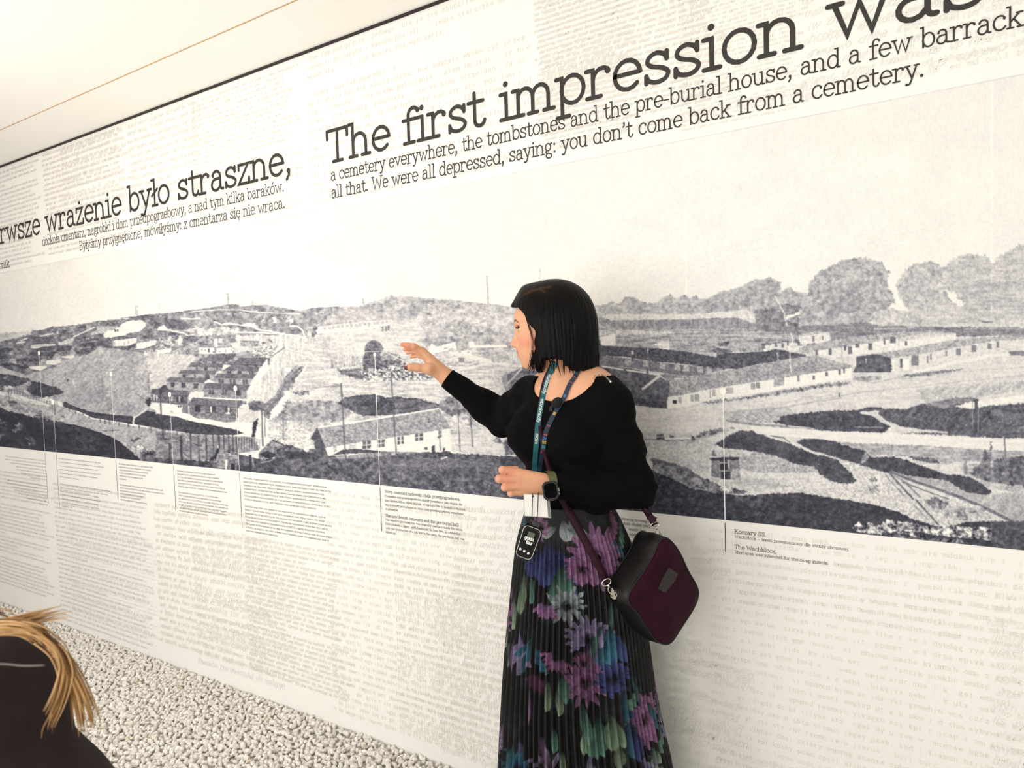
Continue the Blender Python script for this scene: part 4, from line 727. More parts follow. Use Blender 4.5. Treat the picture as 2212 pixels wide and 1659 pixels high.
class Ink:
    def __init__(s, off=.0012): s.mb = MB(); s.k = 0; s.off = off
    def put(s, V2, Q, T_, fn):
        if not len(V2): return
        s.k = (s.k+1) % 9
        s.mb.add(fn(V2[:, 0], V2[:, 1], s.off+s.k*.00002), Q, T_)
    def text(s, txt, fn, u0, u1, v, xh, w=.15, ncap=4, track=0., slant=0., GL=GL):
        """fit txt between u0 and u1 (baseline v, x-height xh); u1 None keeps natural width"""
        tot = sum((GL[c][0] if c in GL else .62)+track for c in txt)-track
        kx = (u1-u0)/tot if u1 is not None else xh; x = 0.
        for c in txt:
            if c not in GL: x += .62+track; continue
            a, S_, D_ = GL[c]
            for q_ in S_:
                q2 = np.array(q_); q2[:, 0] += slant*q2[:, 1]
                q2 = (q2+[x, 0])*[kx, xh]
                V2, Q, T_ = outline_stroke(q2, w*xh/2*(.5+.5*kx/xh if kx < xh else 1), ncap)
                if len(V2): s.put(V2+[u0, v], Q, T_, fn)
            for dx, dy, r in D_:
                r = max(r, w*.72); n = 10 if ncap > 1 else 6; t = np.arange(n)*2*np.pi/n
                V2 = np.stack([(x+dx)*kx+r*min(kx, xh)*np.cos(t), dy*xh+r*xh*np.sin(t)], 1)+[u0, v]
                s.put(V2, [], [[0, i, i+1] for i in range(1, n-1)], fn)
            x += a+track
    def line(s, p, w, fn, ncap=3):
        V2, Q, T_ = outline_stroke(np.asarray(p, float), w/2, ncap); s.put(V2, Q, T_, fn)
    def dot(s, u, v, r, fn, n=20):
        t = np.arange(n)*2*np.pi/n; V2 = np.stack([u+r*np.cos(t), v+r*np.sin(t)], 1)
        s.put(V2, [], [[0, i, i+1] for i in range(1, n-1)], fn)
    def build(s, name, m, parent, label=None):
        o = s.mb.build(name, m, parent)
        if label: o['label'] = label
        return o
wallfn = lambda u, v, off: wp(u, v, off)
m_ink = mat("black_print", rgb(38, 32, 30), .55, noise=.05)
m_ink2 = mat('caption_print', rgb(58, 52, 48), .5, noise=.05)
def wline(ink, txt, a, b, xh, w, ncap=3, v=None):
    (u0, v0), (u1, v1) = W(*a), W(*b)
    ink.text(txt, wallfn, u0, u1, v if v is not None else (v0+v1)/2, xh, w, ncap)
# headlines and quotation
BH, B2, B3 = 2.259, 2.1885, 2.1222
XH = .0825
def tw(t): return sum(GL[c][0] if c in GL else .62 for c in t)
def headline(txt, u0, u1, w):
    k = (u1-u0)/tw(txt); x = 0
    for wd_ in txt.split(' '):
        I = Ink(); I.text(wd_, wallfn, u0+x*k, u0+(x+tw(wd_))*k, BH, XH, w, 5)
        I.build('headline_word', m_ink, mural, 'large printed word '+wd_.strip(','))
        x += tw(wd_)+.62
headline('The first impression was', W(704,300)[0], W(2131,4)[0], .158)
ua, ub = W(99,499)[0], W(633,372)[0]; kk = (ub-ua)/tw('wrażenie było straszne,')
headline('pierwsze wrażenie było straszne,', ua-kk*(tw('pierwsze')+.62), ub, .158)
I = Ink(); I.text('a cemetery everywhere, the tombstones and the pre-burial house, and a few barracks', wallfn, -1.925, .232, B2, .0315, .135, 4)
I.text('all that. We were all depressed, saying: you don’t come back from a cemetery.', wallfn, -1.925, .023, B3, .0315, .135, 4)
I.build('quotation', m_ink, mural, 'two lines of smaller English lettering')
I = Ink(); I.text('dookoła cmentarz, nagrobki i dom przedpogrzebowy, a nad tym kilka baraków.', wallfn, W(92,531)[0], W(615,414)[0], B2, .0315, .118, 3)
I.text('Byłyśmy przygnębione, mówiłyśmy: z cmentarza się nie wraca.', wallfn, W(172,540)[0], W(617,448.5)[0], B3, .0315, .118, 3)
I.build('quotation', m_ink, mural, 'two lines of smaller Polish lettering')
I = Ink(); I.text('rnik', wallfn, W(-2,580)[0], W(22,576)[0], 2.1085, .030, .135, 3); I.build('signature_line', m_ink, mural)
# captions under the photograph
def caption(lines, label, parent=mural):
    I = Ink()
    for t, a, b, xh in lines:
        wline(I, t, a, b, xh, .15, 1)
    return I.build('caption', m_ink2, parent, label)
def block(txts, tl, bl, tr, n, xh, right=False):
    """caption lines between a top-left first baseline and a bottom-left last baseline (picture px); tr = right end of the first line"""
    (u0, v0), (_, v1), (u1, _) = W(*tl), W(*bl), W(*tr); out = []; full = max(.1, max(sum(GL[c][0] if c in GL else .62 for c in t) for t in txts))
    I = Ink()
    for i, t in enumerate(txts):
        if not t: continue
        v = v0+(v1-v0)*i/max(1, len(txts)-1); k = sum(GL[c][0] if c in GL else .62 for c in t)/full; L = (u1-u0)*k
        a = u1-L if right else u0
        I.text(t, wallfn, a, a+L, v, xh, .16, 1)
    return I
c1 = block(['Mapa obozowej zabudowy i placu oraz wysokiego ogrodzenia.', 'Teren obozu wyznaczono na dwóch cmentarzach; domy, drogi', 'i baraki zajmowały kolejne tereny. Prowadzono prace', 'ziemne na wzgórzach, gdzie ustawiono baraki', 'dla więźniów, warsztaty i magazyny, a także', 'niewielkie domy przy drodze do placu.', 'Dalej stały wieże i druty.', '', 'The lower camp: it stretched over the old cemeteries; huts,', 'roads and stores took up more and more of the ground. Earth', 'works went on along the hills where the huts for the', 'prisoners, the workshops and the stores were set,', 'and small houses by the road to the square.', 'Beyond them stood the towers', 'and the wire.'], (10,986), (40,1080), (98,988), 15, .0040, True)
c1.build('caption', m_ink2, mural, 'leftmost caption, set flush right')
c2 = block(['Plac główny i drogi obozowe rozciągały się wzdłuż wysokich ogrodzeń,', 'w dole. Powstały tam baraki pierwsze i najstarsze. Wokół były umocnienia', 'i wartownie, wyznaczały je wysokie wieże. Więźniowie pracowali', 'przy ich budowie, wożono kamień z pobliskich kamieniołomów. Pracę', 'wykonywano bez odpoczynku, w każdą pogodę. Ulice wykładano', 'płytami nagrobnymi z cmentarzy.', '', 'The main road was surrounded by two parallel rows of wire, and a ditch between', 'them. The posts were separated by a long ditch filled with water. There were', 'guards along the fence, searchlights and telephones. Originally', 'the outer fence was the shorter one; after the camp grew they set', 'the posts farther apart. Prisoners were sent to lay the stones', 'of the roads with slabs taken from the cemetery. They worked', 'until late each day.'], (127,991), (133,1093), (235,1002), 14, .0040)
c2.build('caption', m_ink2, mural, 'second caption from the left')
c3 = block(['Plac apelowy. Apele odbywały się dwa razy dziennie. Kapo', 'zgłaszał esesmanowi stan: zdolnych do pracy, chorych,', 'którzy dostali zwolnienie na pryczę, oraz zabitych.', 'Na placu wymierzano publicznie kary chłosty,', 'odbywały się tu również egzekucje przez', 'powieszenie.', '', 'The barrack square. The roll-calls were held twice a day. A Kapo would', 'report to the duty SS-man about the exact number of those able to work,', 'the sick ones who had been permitted to lie', 'in their bunk-beds, and the killed ones.', 'The square was the site of publicly', 'executed punishments: flogging and hanging.'], (256.5,1003), (262,1080), (352,1012), 13, .0044)
c3.build('caption', m_ink2, mural, 'third caption from the left, Plac apelowy')
c4 = block(['W barakach mieszkalnych (10 x 40 m) stały trzypiętrowe', 'drewniane prycze, ustawione naprzeciwko siebie w odległości', 'ok. 70 cm. Bez względu na porę roku za przykrycie służyły jedynie', 'koce. Baraki pozbawione były światła, ogrzewania i urządzeń', 'sanitarnych. Z czasem ustawiono w nich stoły i ławki oraz szafki na', 'metalowe miski do jedzenia. W każdym baraku mieszkało kilkaset osób.', '', 'The residential barracks (10 x 40 m [ca. 33 x 130 ft] in size)', 'were furnished with triple bunk beds made of wood, arranged', 'at a distance of ca. 70 cm [2 ft] from each other. Regardless of the time', 'of the year, the only covers they had were blankets. The barracks had', 'no light, no heating, no toilets. After some time, they were equipped', 'with tables with benches and cabinets for metal eating bowls. Every', 'barrack housed several hundred residents.'], (383,1018), (388,1104), (490,1027), 14, .0044)
c4.build('caption', m_ink2, mural, 'fourth caption from the left, W barakach mieszkalnych')
c5 = block(['Obóz polski. Polaków kierowano do obozu m.in. za przestępstwa administracyjne – przekraczanie', 'godziny policyjnej, niestawianie się do wyznaczonej pracy, jazdę tramwajem w części dla Niemców itp.', 'Osadzano w nim także osoby złapane w obławach ulicznych i podczas pacyfikacji miejscowości', 'podkrakowskich. Oficjalne kary były krótkie, jednak z powodu ciągłego zapotrzebowania na siłę', 'roboczą przedłużano je o kolejne miesiące. Liczba Polaków przebywających w obozie stale rosła.', 'Najwięcej polskich więźniów znalazło się w nim po masowych aresztowaniach w Krakowie 6 VIII 1944,', 'w których zatrzymano 6–8 tys. osób. Większość z nich została dość szybko zwolniona.', '', 'The Polish camp. Poles were detained in the camp mostly for administrative offences, such as', 'failing to observe curfew, failing to turn up for an assigned work, riding a tram in the section', 'designated only for the Germans, etc. The arrested were also people caught in street round-ups and', 'during the pacification of nearby localities. Officially the imprisonment terms were short, yet in', 'reality they were extended by successive months to fulfil the ongoing demand for workforce.', 'The number of Poles detained in the camp was constantly growing, it peaked after the mass arrests', 'in Kraków on August 6, 1944, when between 6 and 8 thousand people were apprehended. Most of', 'them were released shortly afterwards.'], (526,1034), (531,1147), (716,1054), 16, .0046)
c5.build('caption', m_ink2, mural, 'fifth caption from the left, Obóz polski')
c6 = block(['Nowy cmentarz żydowski i hala przedpogrzebowa.'], (831.5,1064), (831.5,1064), (995,1081), 1, .0074)
for k_ in (block(['Przepiękna hala przedpogrzebowa służyła początkowo jako stajnia dla', 'koni Amona Götha, chlew, kurniki. W czerwcu 1944 w związku z budową', 'linii kolejowej prowadzącej do obozu halę przedpogrzebową wysadzono', 'w powietrze.'], (831.5,1073), (832.5,1101), (1005,1091), 4, .0053), block(['The new Jewish cemetery and the pre-burial hall.'], (832.5,1116), (832.5,1116), (993,1135), 1, .0074), block(['The beautiful pre-burial hall was originally used as a stable for Amon', 'Göth’s horses, a pigsty, and a henhouse. In June 1944, in connection', 'with the construction of a rail link to the camp, the pre-burial hall was', 'blown up.'], (833,1124), (833.5,1151), (1003,1143), 4, .0053)):
    c6.mb.add(np.concatenate(k_.mb.V), np.concatenate(k_.mb.Q) if k_.mb.Q else None, np.concatenate(k_.mb.T) if k_.mb.T else None)
c6.build('caption', m_ink2, mural, 'caption Nowy cmentarz żydowski, left of the woman')
caption([('Koszary SS.', (1587,1151.8), (1656,1158.5), .0076), ('Wachblock – teren przeznaczony dla straży obozowej.', (1587,1161.2), (1835,1190), .0053), ('The Wachblock.', (1587,1184.5), (1679,1195.5), .0076), ('That area was intended for the camp guards.', (1587,1195.2), (1790,1219), .0053)], 'rightmost caption, Koszary SS')
caption([('nistracja nowego', (1335,1122), (1402,1129.5), .0056), ('dom służył jako', (1346,1132), (1405,1139.5), .0056), ('areszt wię-', (1358,1145), (1398,1150), .0056), ('wielkich', (1360,1156), (1388,1160), .0056)], 'Polish caption partly hidden behind the woman')
caption([('use] h', (1366,1190), (1389,1193), .0056), ('tence', (1368,1201), (1389,1204), .0056)], 'English caption partly hidden behind the bag')
# callout markers: white dot and line over the photograph, thin dark line beside the caption
m_white = mat('white_print', rgb(250, 247, 238), .5, noise=.02)
def marker(dot, foot, end, r):
    (u, v) = W(*dot); (ub, vb) = W(*foot); (_, ve) = W(*end)
    I = Ink(.0014); I.dot(u, v, r, wallfn); I.line([(u, v), (u, Z0+.0005)], .0024, wallfn, 0)
    o = I.build('callout_marker', m_white, mural)
    K = Ink(.0014); K.line([(u, Z0-.008), (u, ve)], .0022, wallfn, 0); K.build('caption_rule', m_ink2, o)
for d_, f_, e_, r_ in (((84.6,763),(104,978),(107.5,1088),.0125),((115.2,869),(126,980),(131,1096),.0125),((240,808),(252,992),(256.5,1078),.0125),((367,852),(377.5,1003),(381.5,1104),.0125),((508.9,839),(519,1015),(524,1140),.0125),((810,766),(822,1047),(825,1147),.0076),((1562,845),(1569,1125),(1570,1192),.0085)):
    marker(d_, f_, e_, r_)
# ------------------------------------------------------------------ faint facsimiles of typed and handwritten pages
R_ = np.random.RandomState(5)
m_fac = mat('faint_manuscript_print', PAPER*np.array([.893, .885, .873]), .6, noise=.05)
m_fac2 = mat('faint_typescript_print', PAPER*np.array([.88, .845, .80]), .6, noise=.05)
def scrawl(ink, u0, u1, v0, dv, n, h, w, slope=0., clip=None, loose=.35):
    for k in range(n):
        v = v0-k*dv; u = u0+R_.rand()*.02; ue = u1-R_.rand()*(u1-u0)*.12 if R_.rand() > .12 else u0+(u1-u0)*(.3+.5*R_.rand())
        if clip and not (clip[0] < v-h and v+1.6*h < clip[1]): continue
        while u < ue:
            n_l = 2+R_.randint(8); x = 0.; sl = .30+.15*R_.rand()
            for _ in range(n_l):
                ad, S_, _d = SANS[HAND[R_.randint(len(HAND))]]; hh = h*1.15*(.85+.35*R_.rand()); jy = (R_.rand()-.5)*h*.25
                for q_ in S_:
                    q2 = np.array(q_, float)
                    if len(q2) == 2 and abs(q2[0, 1]-q2[1, 1]) < .05: continue
                    q2[:, 0] += sl*q2[:, 1]
                    ink.line(q2*[hh*.82, hh]+[u+x, v+slope*(u+x-u0)+jy], w, wallfn, 0)
                x += ad*hh*.80
            u += x+h*(.8+.8*R_.rand())
HAND = 'euniocarslmwtdzypeaniouhk'
LET = 'aeioznrwsckytdpmjlugbhł  ,.'
def typed(ink, u0, u1, v0, dv, n, h, w=.16, lines=None, clip=None):
    adv = h*1.32
    for k in range(n):
        v = v0-k*dv; N = int((u1-u0)/adv); N = int(N*(1-R_.rand()*.15)) if R_.rand() > .1 else int(N*.5)
        if clip and not (clip[0] < v-h*.5 and v+h*1.5 < clip[1]): continue
        if lines and k < len(lines): t = lines[k]; N = len(t)
        else:
            t = ''; c = 0
            for i in range(N):
                c += 1
                if c > 3+R_.randint(7): t += ' '; c = 0
                else: t += LET[R_.randint(24)]
        for i, ch in enumerate(t):
            if ch in GL and R_.rand() > .05:
                a, S_, D_ = GL[ch]; x0 = u0+i*adv+(adv-a*h)/2*.6; vv = v+(R_.rand()-.5)*h*.12
                for q_ in S_:
                    V2, Q, T_ = outline_stroke(np.array(q_)*[h*.98, h]+[x0, vv], w*h/2, 0); ink.put(V2, Q, T_, wallfn)
TOP = (2.095, 2.692); LOW = (.02, 1.0)
A = Ink(.0009); B = Ink(.0009)
# upper band
scrawl(A, -5.6, -4.2, 2.66, .026, 22, .0085, .0018, clip=TOP); scrawl(A, -4.15, -3.35, 2.67, .027, 22, .009, .002, clip=TOP)
scrawl(A, -3.95, -3.3, 2.655, .04, 9, .014, .0022, clip=TOP); scrawl(A, -3.3, -2.72, 2.655, .036, 15, .0135, .0026, clip=TOP); A.line(np.array(el(-2.83, 2.62, .11, .055, 140, -150, 24)), .006, wallfn)
typed(B, -2.78, -2.06, 2.662, .021, 27, .0075, .2, clip=TOP)
TY = ['chow tym pod pryczę. Jednego dnia ja się zbudziłam, ludzie', 'chodzili po baraku i bardzo płakali ,  jedna staruszka mi powie', 'wiedziała : " to już koniec naszego życia".', '', 'Dlaczego ona tak powiedziała ?', 'No bo miała być likwidacja obozu, nie zdążyli wyskoczyć przez', 'okno i zobaczyć , czy niema policjanta. Dałam im znać , że nie', 'niema, trzy kobiety wyskoczyły , ale za nimi strzelano. Ja się', 'działam w zbożu. Jak już nie było słychać strzałów poszłam i', 'chciałam pójść do wujcia , który był w lesie. Chodziłam i chod', 'łam , ale nie mogłam trafić. I już sobie pomyślałam , nie mam', 'gdzie iść , to się wrócę do lagru. Ale coś mi strzeliło do głowy']
typed(B, -2.03, -1.02, 2.664, .0345, 18, .0122, .17, TY, TOP); scrawl(A, -1.0, -.72, 2.66, .016, 34, .005, .0015, clip=TOP); scrawl(B, -1.02, -.45, 2.67, .017, 30, .006, .0016, clip=TOP)
typed(B, -.56, -.22, 2.672, .0115, 50, .0045, .22, clip=TOP)
scrawl(A, -.25, .35, 2.6, .034, 15, .012, .0018, .05, clip=TOP); typed(A, -.02, .42, 2.5, .022, 18, .0085, .15, clip=TOP); scrawl(A, .4, 1.6, 2.65, .03, 18, .011, .0018, clip=TOP)
scrawl(B, -1.2, -.55, 2.125, .026, 1, .012, .0018, .03, clip=TOP); scrawl(A, -.75, -.02, 2.135, .03, 1, .015, .002, .02, clip=TOP)
# lower band
scrawl(A, -5.6, -4.3, .86, .023, 32, .007, .0016, clip=LOW); scrawl(A, -4.25, -3.3, .83, .027, 30, .008, .0018, clip=LOW); typed(A, -4.1, -3.2, .62, .02, 26, .006, .16, clip=LOW)
scrawl(B, -3.25, -2.45, .80, .036, 20, .013, .0022, .02, clip=LOW); scrawl(A, -2.95, -2.3, .70, .045, 15, .017, .0022, .03, clip=LOW); scrawl(B, -2.56, -1.95, .72, .022, 28, .0085, .0017, clip=LOW)
typed(B, -2.03, -1.20, .99, .0295, 32, .0098, .16, clip=LOW); typed(B, -1.68, -.95, .72, .0262, 25, .0088, .15, clip=LOW)
scrawl(A, -1.42, -.9, .985, .03, 14, .013, .0017, .04, clip=LOW); scrawl(A, -1.5, -.62, .62, .031, 20, .0135, .0018, .01, clip=LOW)
scrawl(A, -1.0, -.52, .985, .03, 22, .012, .0016, .05, clip=LOW); scrawl(A, -.78, -.42, .64, .034, 18, .0135, .0015, -.06, clip=LOW)
for rr in (1., .88): A.line(np.array(el(-.60, .615, .072*rr, .05*rr, 0, 360, 30)), .0016, wallfn)
typed(B, -.50, .35, .985, .0275, 34, .0078, .14, clip=LOW); typed(A, -.42, .30, .93, .0275, 6, .0075, .13, clip=LOW); scrawl(A, .14, .5, .90, .033, 26, .012, .0013, .08, clip=LOW)
typed(B, .4, 1.6, .98, .028, 30, .008, .14, clip=LOW)
A.build('manuscript_facsimile', m_fac, mural, 'faint grey handwriting covering the pale bands'); B.build('typescript_facsimile', m_fac2, mural, 'faint beige typewritten pages on the pale bands')
# ------------------------------------------------------------------ loose gravel over the floor along the wall
def stones():
    R = np.random.RandomState(3)
    bm = bmesh.new(); bmesh.ops.create_icosphere(bm, subdivisions=1, radius=1)
    base = np.array([v.co[:] for v in bm.verts]); tri = np.array([[v.index for v in f.verts] for f in bm.faces]); bm.free()
    shapes = []
    for k in range(14):
        b = base*(1+(R.rand(len(base), 1)-.5)*.35)
        for _ in range(5):                                   # chipped flat facets
            n = R.randn(3); n /= np.linalg.norm(n); d = .62+.2*R.rand(); s_ = b@n
            b = np.where((s_ > d)[:, None], b-(s_-d)[:, None]*n, b)
        shapes.append(b)
    pts = []
    s = .0172
    for u in np.arange(-6.5, -1.22, s):
        for d in np.arange(.014, 1.35, s):
            dmax = .30+1.05*min(1, max(0, (-.95-u)/2.6)) if u > -3.6 else 1.35
            if d > dmax: continue
            pts.append((u+(R.rand()-.5)*s, d+(R.rand()-.5)*s))
    pts = np.array(pts); V = []; T_ = []; n = 0; Cc = []
    p3 = wp(pts[:, 0], 0*pts[:, 0], pts[:, 1]); X, Y = proj(p3)
    keep = (X > -520) & (X < 1500) & (Y < 1980) & (p3[:, 1] > .6); p3 = p3[keep]
    for p in p3:
        b = shapes[R.randint(14)]; q = R.randn(4); q /= np.linalg.norm(q); w, x, y, z = q
        Rm = np.array([[1-2*(y*y+z*z), 2*(x*y-z*w), 2*(x*z+y*w)], [2*(x*y+z*w), 1-2*(x*x+z*z), 2*(y*z-x*w)], [2*(x*z-y*w), 2*(y*z+x*w), 1-2*(x*x+y*y)]])
        r = .0078+.0062*R.rand(); sc = np.array([1.25, 1., .72])*r
        V.append((b*sc)@Rm.T+p+[0, 0, .006+.007*R.rand()]); T_.append(tri+n); n += len(b)
        c = .70+.14*R.rand(); wm = R.rand() < .010
        Cc.append(np.broadcast_to(np.array([c*1.03, c*.985, c*.92]) if not wm else np.array([.62, .52, .38]), (len(b), 3)))
    V = np.concatenate(V); o = npmesh('gravel', V, np.concatenate(T_), mat('limestone_gravel', attr='Col', rough=.85, noise=.12, nscale=160), col=np.concatenate(Cc), rotz=-AZ)
    tag(o, 'pale limestone gravel spread over the floor below the mural', 'gravel', kind='stuff')
stones()
# ------------------------------------------------------------------ sculpting with distance fields
import openvdb as vdb
class Sculpt:
    def __init__(s): s.ops = []
    def cap(s, a, b, ra, rb=None, k=.02, sub=False, flat=None):
        s.ops.append(('c', np.array(a, float), np.array(b, float), ra, ra if rb is None else rb, k, sub, flat)); return s
    def chain(s, pts, rs, k=.02, flat=None):
        for i in range(len(pts)-1): s.cap(pts[i], pts[i+1], rs[i], rs[i+1], k, False, flat)
        return s
    def ell(s, c, r, ax=None, k=.02, sub=False):
        s.ops.append(('e', np.array(c, float), np.array(r, float), np.eye(3) if ax is None else np.array(ax, float), None, k, sub, None)); return s
    @staticmethod
    def prim(o, X):
        if o[0] == 'c':
            a, b, ra, rb = o[1:5]; d = b-a; L = d@d+1e-12; q = X-a
            if o[7] is not None:
                n, f_ = o[7]; n = np.asarray(n); q = q+(q@n)[:, None]*n*(f_-1); d = d+(d@n)*n*(f_-1); L = d@d+1e-12
            t = np.clip((q@d)/L, 0, 1)
            return np.sqrt(((q-t[:, None]*d)**2).sum(1))-(ra+(rb-ra)*t)
        c, r, ax = o[1:4]; q = (X-c)@ax.T; k0 = np.sqrt(((q/r)**2).sum(1)); k1 = np.sqrt(((q/r**2)**2).sum(1))+1e-9
        return np.where(k0 < .05, -r.min(), k0*(k0-1)/k1)
    def __call__(s, X, ops=None):
        D = np.full(len(X), 1e3)
        for o in (s.ops if ops is None else ops):
            p = s.prim(o, X); k = o[5]
            if o[6]: h = np.clip(.5-.5*(D+p)/k, 0, 1); D = D*(1-h)-p*h+k*h*(1-h)
            else: h = np.clip(.5+.5*(D-p)/k, 0, 1); D = D*(1-h)+p*h-k*h*(1-h)
        return D
    def cull(s, c, R):
        X = c[None]; d = [float(s.prim(o, X)[0]) for o in s.ops]; m = min([v for v, o in zip(d, s.ops) if not o[6]]+[9])
        return [o for v, o in zip(d, s.ops) if v < (max(m, 0)+2.2*R+o[5]*1.5 if not o[6] else 1.2*R+o[5]*1.5)]
def mesh_field(fn, lo, hi, h, sculpts=(), n=14, slack=1.3):
    """sparse sampling of fn (X, {sculpt: ops}) -> quad mesh"""
    lo = np.array(lo, float); nb = np.ceil((np.array(hi)-lo)/(h*n)).astype(int); R = h*n*.5*math.sqrt(3)
    g_ = vdb.FloatGrid(1.0); ii = np.stack(np.meshgrid(*[np.arange(n)]*3, indexing='ij'), -1).reshape(-1, 3)
    for bi in range(nb[0]):
        for bj in range(nb[1]):
            for bk in range(nb[2]):
                o = np.array([bi, bj, bk])*n; c = lo+(o+n/2)*h
                ops = {s_: s_.cull(c, R) for s_ in sculpts}
                if sculpts and not any(ops.values()): continue
                d0 = float(fn(c[None], ops)[0])
                if abs(d0) > R*slack:
                    if d0 < 0: g_.fill(tuple(int(v) for v in o), tuple(int(v) for v in o+n-1), -h*3)
                    continue
                D = fn(lo+(ii+o)*h, ops).reshape(n, n, n)
                g_.copyFromArray(np.ascontiguousarray(D, dtype=np.float32), ijk=tuple(int(v) for v in o), tolerance=0)
    pts, quads = g_.convertToQuads(isovalue=0.0)
    V = lo+np.asarray(pts)*h
    return V, np.asarray(quads)[:, ::-1].astype(np.int32)
def relax(V, Q, it=2, lam=.5):
    e = np.concatenate([Q[:, [0, 1]], Q[:, [1, 2]], Q[:, [2, 3]], Q[:, [3, 0]]])
    for _ in range(it):
        S_ = np.zeros_like(V); C_ = np.zeros(len(V))
        for a, b in ((0, 1), (1, 0)):
            np.add.at(S_, e[:, a], V[e[:, b]]); np.add.at(C_, e[:, a], 1)
        V = V+lam*(S_/np.maximum(C_, 1)[:, None]-V)
    return V
# ------------------------------------------------------------------ the woman: landmarks from the picture with their distance
DS = .97
def Q3(px, py, d): return P(px, py, d*DS)
nrm = lambda v: np.array(v, float)/np.linalg.norm(v)
TF = nrm((-.70, -.71, 0)); TR = nrm((-.71, .70, 0)); TL = -TR; UPZ = np.array([0, 0, 1.])    # torso: forward, right, left
TAX = np.array([TR, TF, UPZ])
chest = Q3(1236, 925, 1.83); waist = Q3(1232, 1085, 1.82); tops = Q3(1243, 855, 1.835)
shL = Q3(1317, 880, 1.705); shR = Q3(1150, 860, 1.945); elL = Q3(1374, 1056, 1.735); wrL = Q3(1200, 1050, 1.665)
elR = Q3(1086, 905, 2.085); wrR = Q3(968, 818, 2.085)
HC3 = Q3(1192, 706, 1.80); HF = nrm((-.985, .150, -.05)); HU = nrm(UPZ-HF*(UPZ@HF)); HL = np.cross(HU, HF)
HAX = np.array([HF, HL, HU])
def hd(f, l, u): return HC3+(HF*f+HL*l+HU*u)*.0100*.985
B = Sculpt()
# trunk
B.ell(chest+TF*-.005, (.150, .112, .175), TAX, .03)
B.ell(tops+UPZ*-.035+TF*-.012, (.150, .085, .085), TAX, .05)
B.ell(waist+UPZ*.04, (.112, .086, .15), TAX, .06)
B.ell(waist+UPZ*-.12+TF*-.01, (.120, .092, .13), TAX, .05)
for sd in (1, -1):
    B.ell(chest+TF*.078+TR*sd*.070+UPZ*-.012, (.064, .062, .066), TAX, .035)
    hip = waist+UPZ*-.2+TR*sd*.065
    knee = np.array([*(waist+TR*sd*.085+TF*.02)[:2], .50]); ank = np.array([*(waist+TR*sd*.085-TF*.01)[:2], .085])
    B.chain([hip, knee, ank], [.066, .052, .038], .03); B.cap(ank+UPZ*-.045, ank+TF*.15+UPZ*-.058, .036, .028, .02)
# neck and shoulders
nk = hd(-2.2, 0, -8); B.chain([hd(-1.8, 0, -4), nk, tops+UPZ*.01+TF*-.005], [.046, .045, .056], .03)
B.chain([tops+UPZ*.025, .5*(tops+shL)+UPZ*.025, shL+UPZ*.0], [.045, .048, .050], .04); B.chain([tops+UPZ*.02, .5*(tops+shR)+UPZ*.02, shR], [.045, .046, .048], .04)
B.cap(tops+TF*.078+UPZ*-.004, tops+TF*.05+TL*.12+UPZ*.012, .009, .008, .02); B.cap(tops+TF*.078+UPZ*-.004, tops+TF*.05+TR*.12+UPZ*.012, .009, .008, .02)
B.cap(hd(-1, 4.6, -8), tops+TF*.075+UPZ*0, .011, .008, .02)
# arms
mL = .5*(shL+elL); B.chain([shL, mL, elL], [.048, .044, .040], .03); B.chain([elL, .65*elL+.35*wrL, wrL], [.041, .040, .0255], .03)
mR = .5*(shR+elR); B.chain([shR, mR, elR], [.050, .046, .042], .03); B.chain([elR, .65*elR+.35*wrR, wrR], [.042, .037, .0265], .03)
# left hand, loosely closed
hand = []
def finger(pts, rs, k=.0035): B.chain(pts, rs, k)
L_m = [Q3(1123,1021,1.652), Q3(1120,1036,1.644), Q3(1121,1051,1.647), Q3(1126,1063,1.656)]
L_p = [Q3(1085,1015,1.640), Q3(1078,1034.5,1.630), Q3(1090,1053,1.634), Q3(1103,1066,1.645)]
for i, (m_, p_) in enumerate(zip(L_m, L_p)):
    B.cap(wrL+(m_-wrL)*.12+UPZ*(.010-.007*i), m_, .0145, .0098, .012)
    away = nrm((.55, .83, -.12)); r = (.0090, .0095, .0090, .0078)[i]
    finger([m_, p_, p_+away*.026, p_+away*.026+nrm((.95, .25, 0))*.02], [r*1.08, r, r*.9, r*.8])
B.chain([wrL+np.array([-.015, .012, .008]), Q3(1150,1040,1.69), Q3(1120,1033,1.70), Q3(1098,1036,1.69)], [.017, .013, .0105, .0085], .008)
# right hand, open and pointing
R_m = [Q3(912,758,2.06), Q3(916,762,2.08), Q3(920,769,2.098), Q3(924,777,2.11)]
R_1 = [Q3(894,748,2.045), Q3(897,752,2.075), Q3(901,759,2.10), Q3(907,768,2.115)]
R_2 = [Q3(880,746,2.04), Q3(884,752,2.075), Q3(889,759,2.105), Q3(896,768,2.12)]
R_3 = [Q3(869,744.5,2.035), Q3(874,755,2.07), Q3(880,762,2.105), Q3(888,771,2.12)]
for i in range(4):
    r = (.0092, .0092, .0086, .0076)[i]
    B.cap(wrR+(R_m[i]-wrR)*.15, R_m[i], .0175, .0115, .014)
    finger([R_m[i], R_1[i], R_2[i], R_3[i]], [r*1.12, r, r*.92, r*.72], .005)
B.chain([.75*wrR+.25*Q3(915,785,2.07), Q3(926,797,2.055), Q3(901,794,2.045), Q3(886,793.5,2.04), Q3(877,794.5,2.035)], [.019, .0155, .0108, .0095, .0068], .010)
B.ell(Q3(905,778,2.06), (.012, .012, .012), None, .012, True)
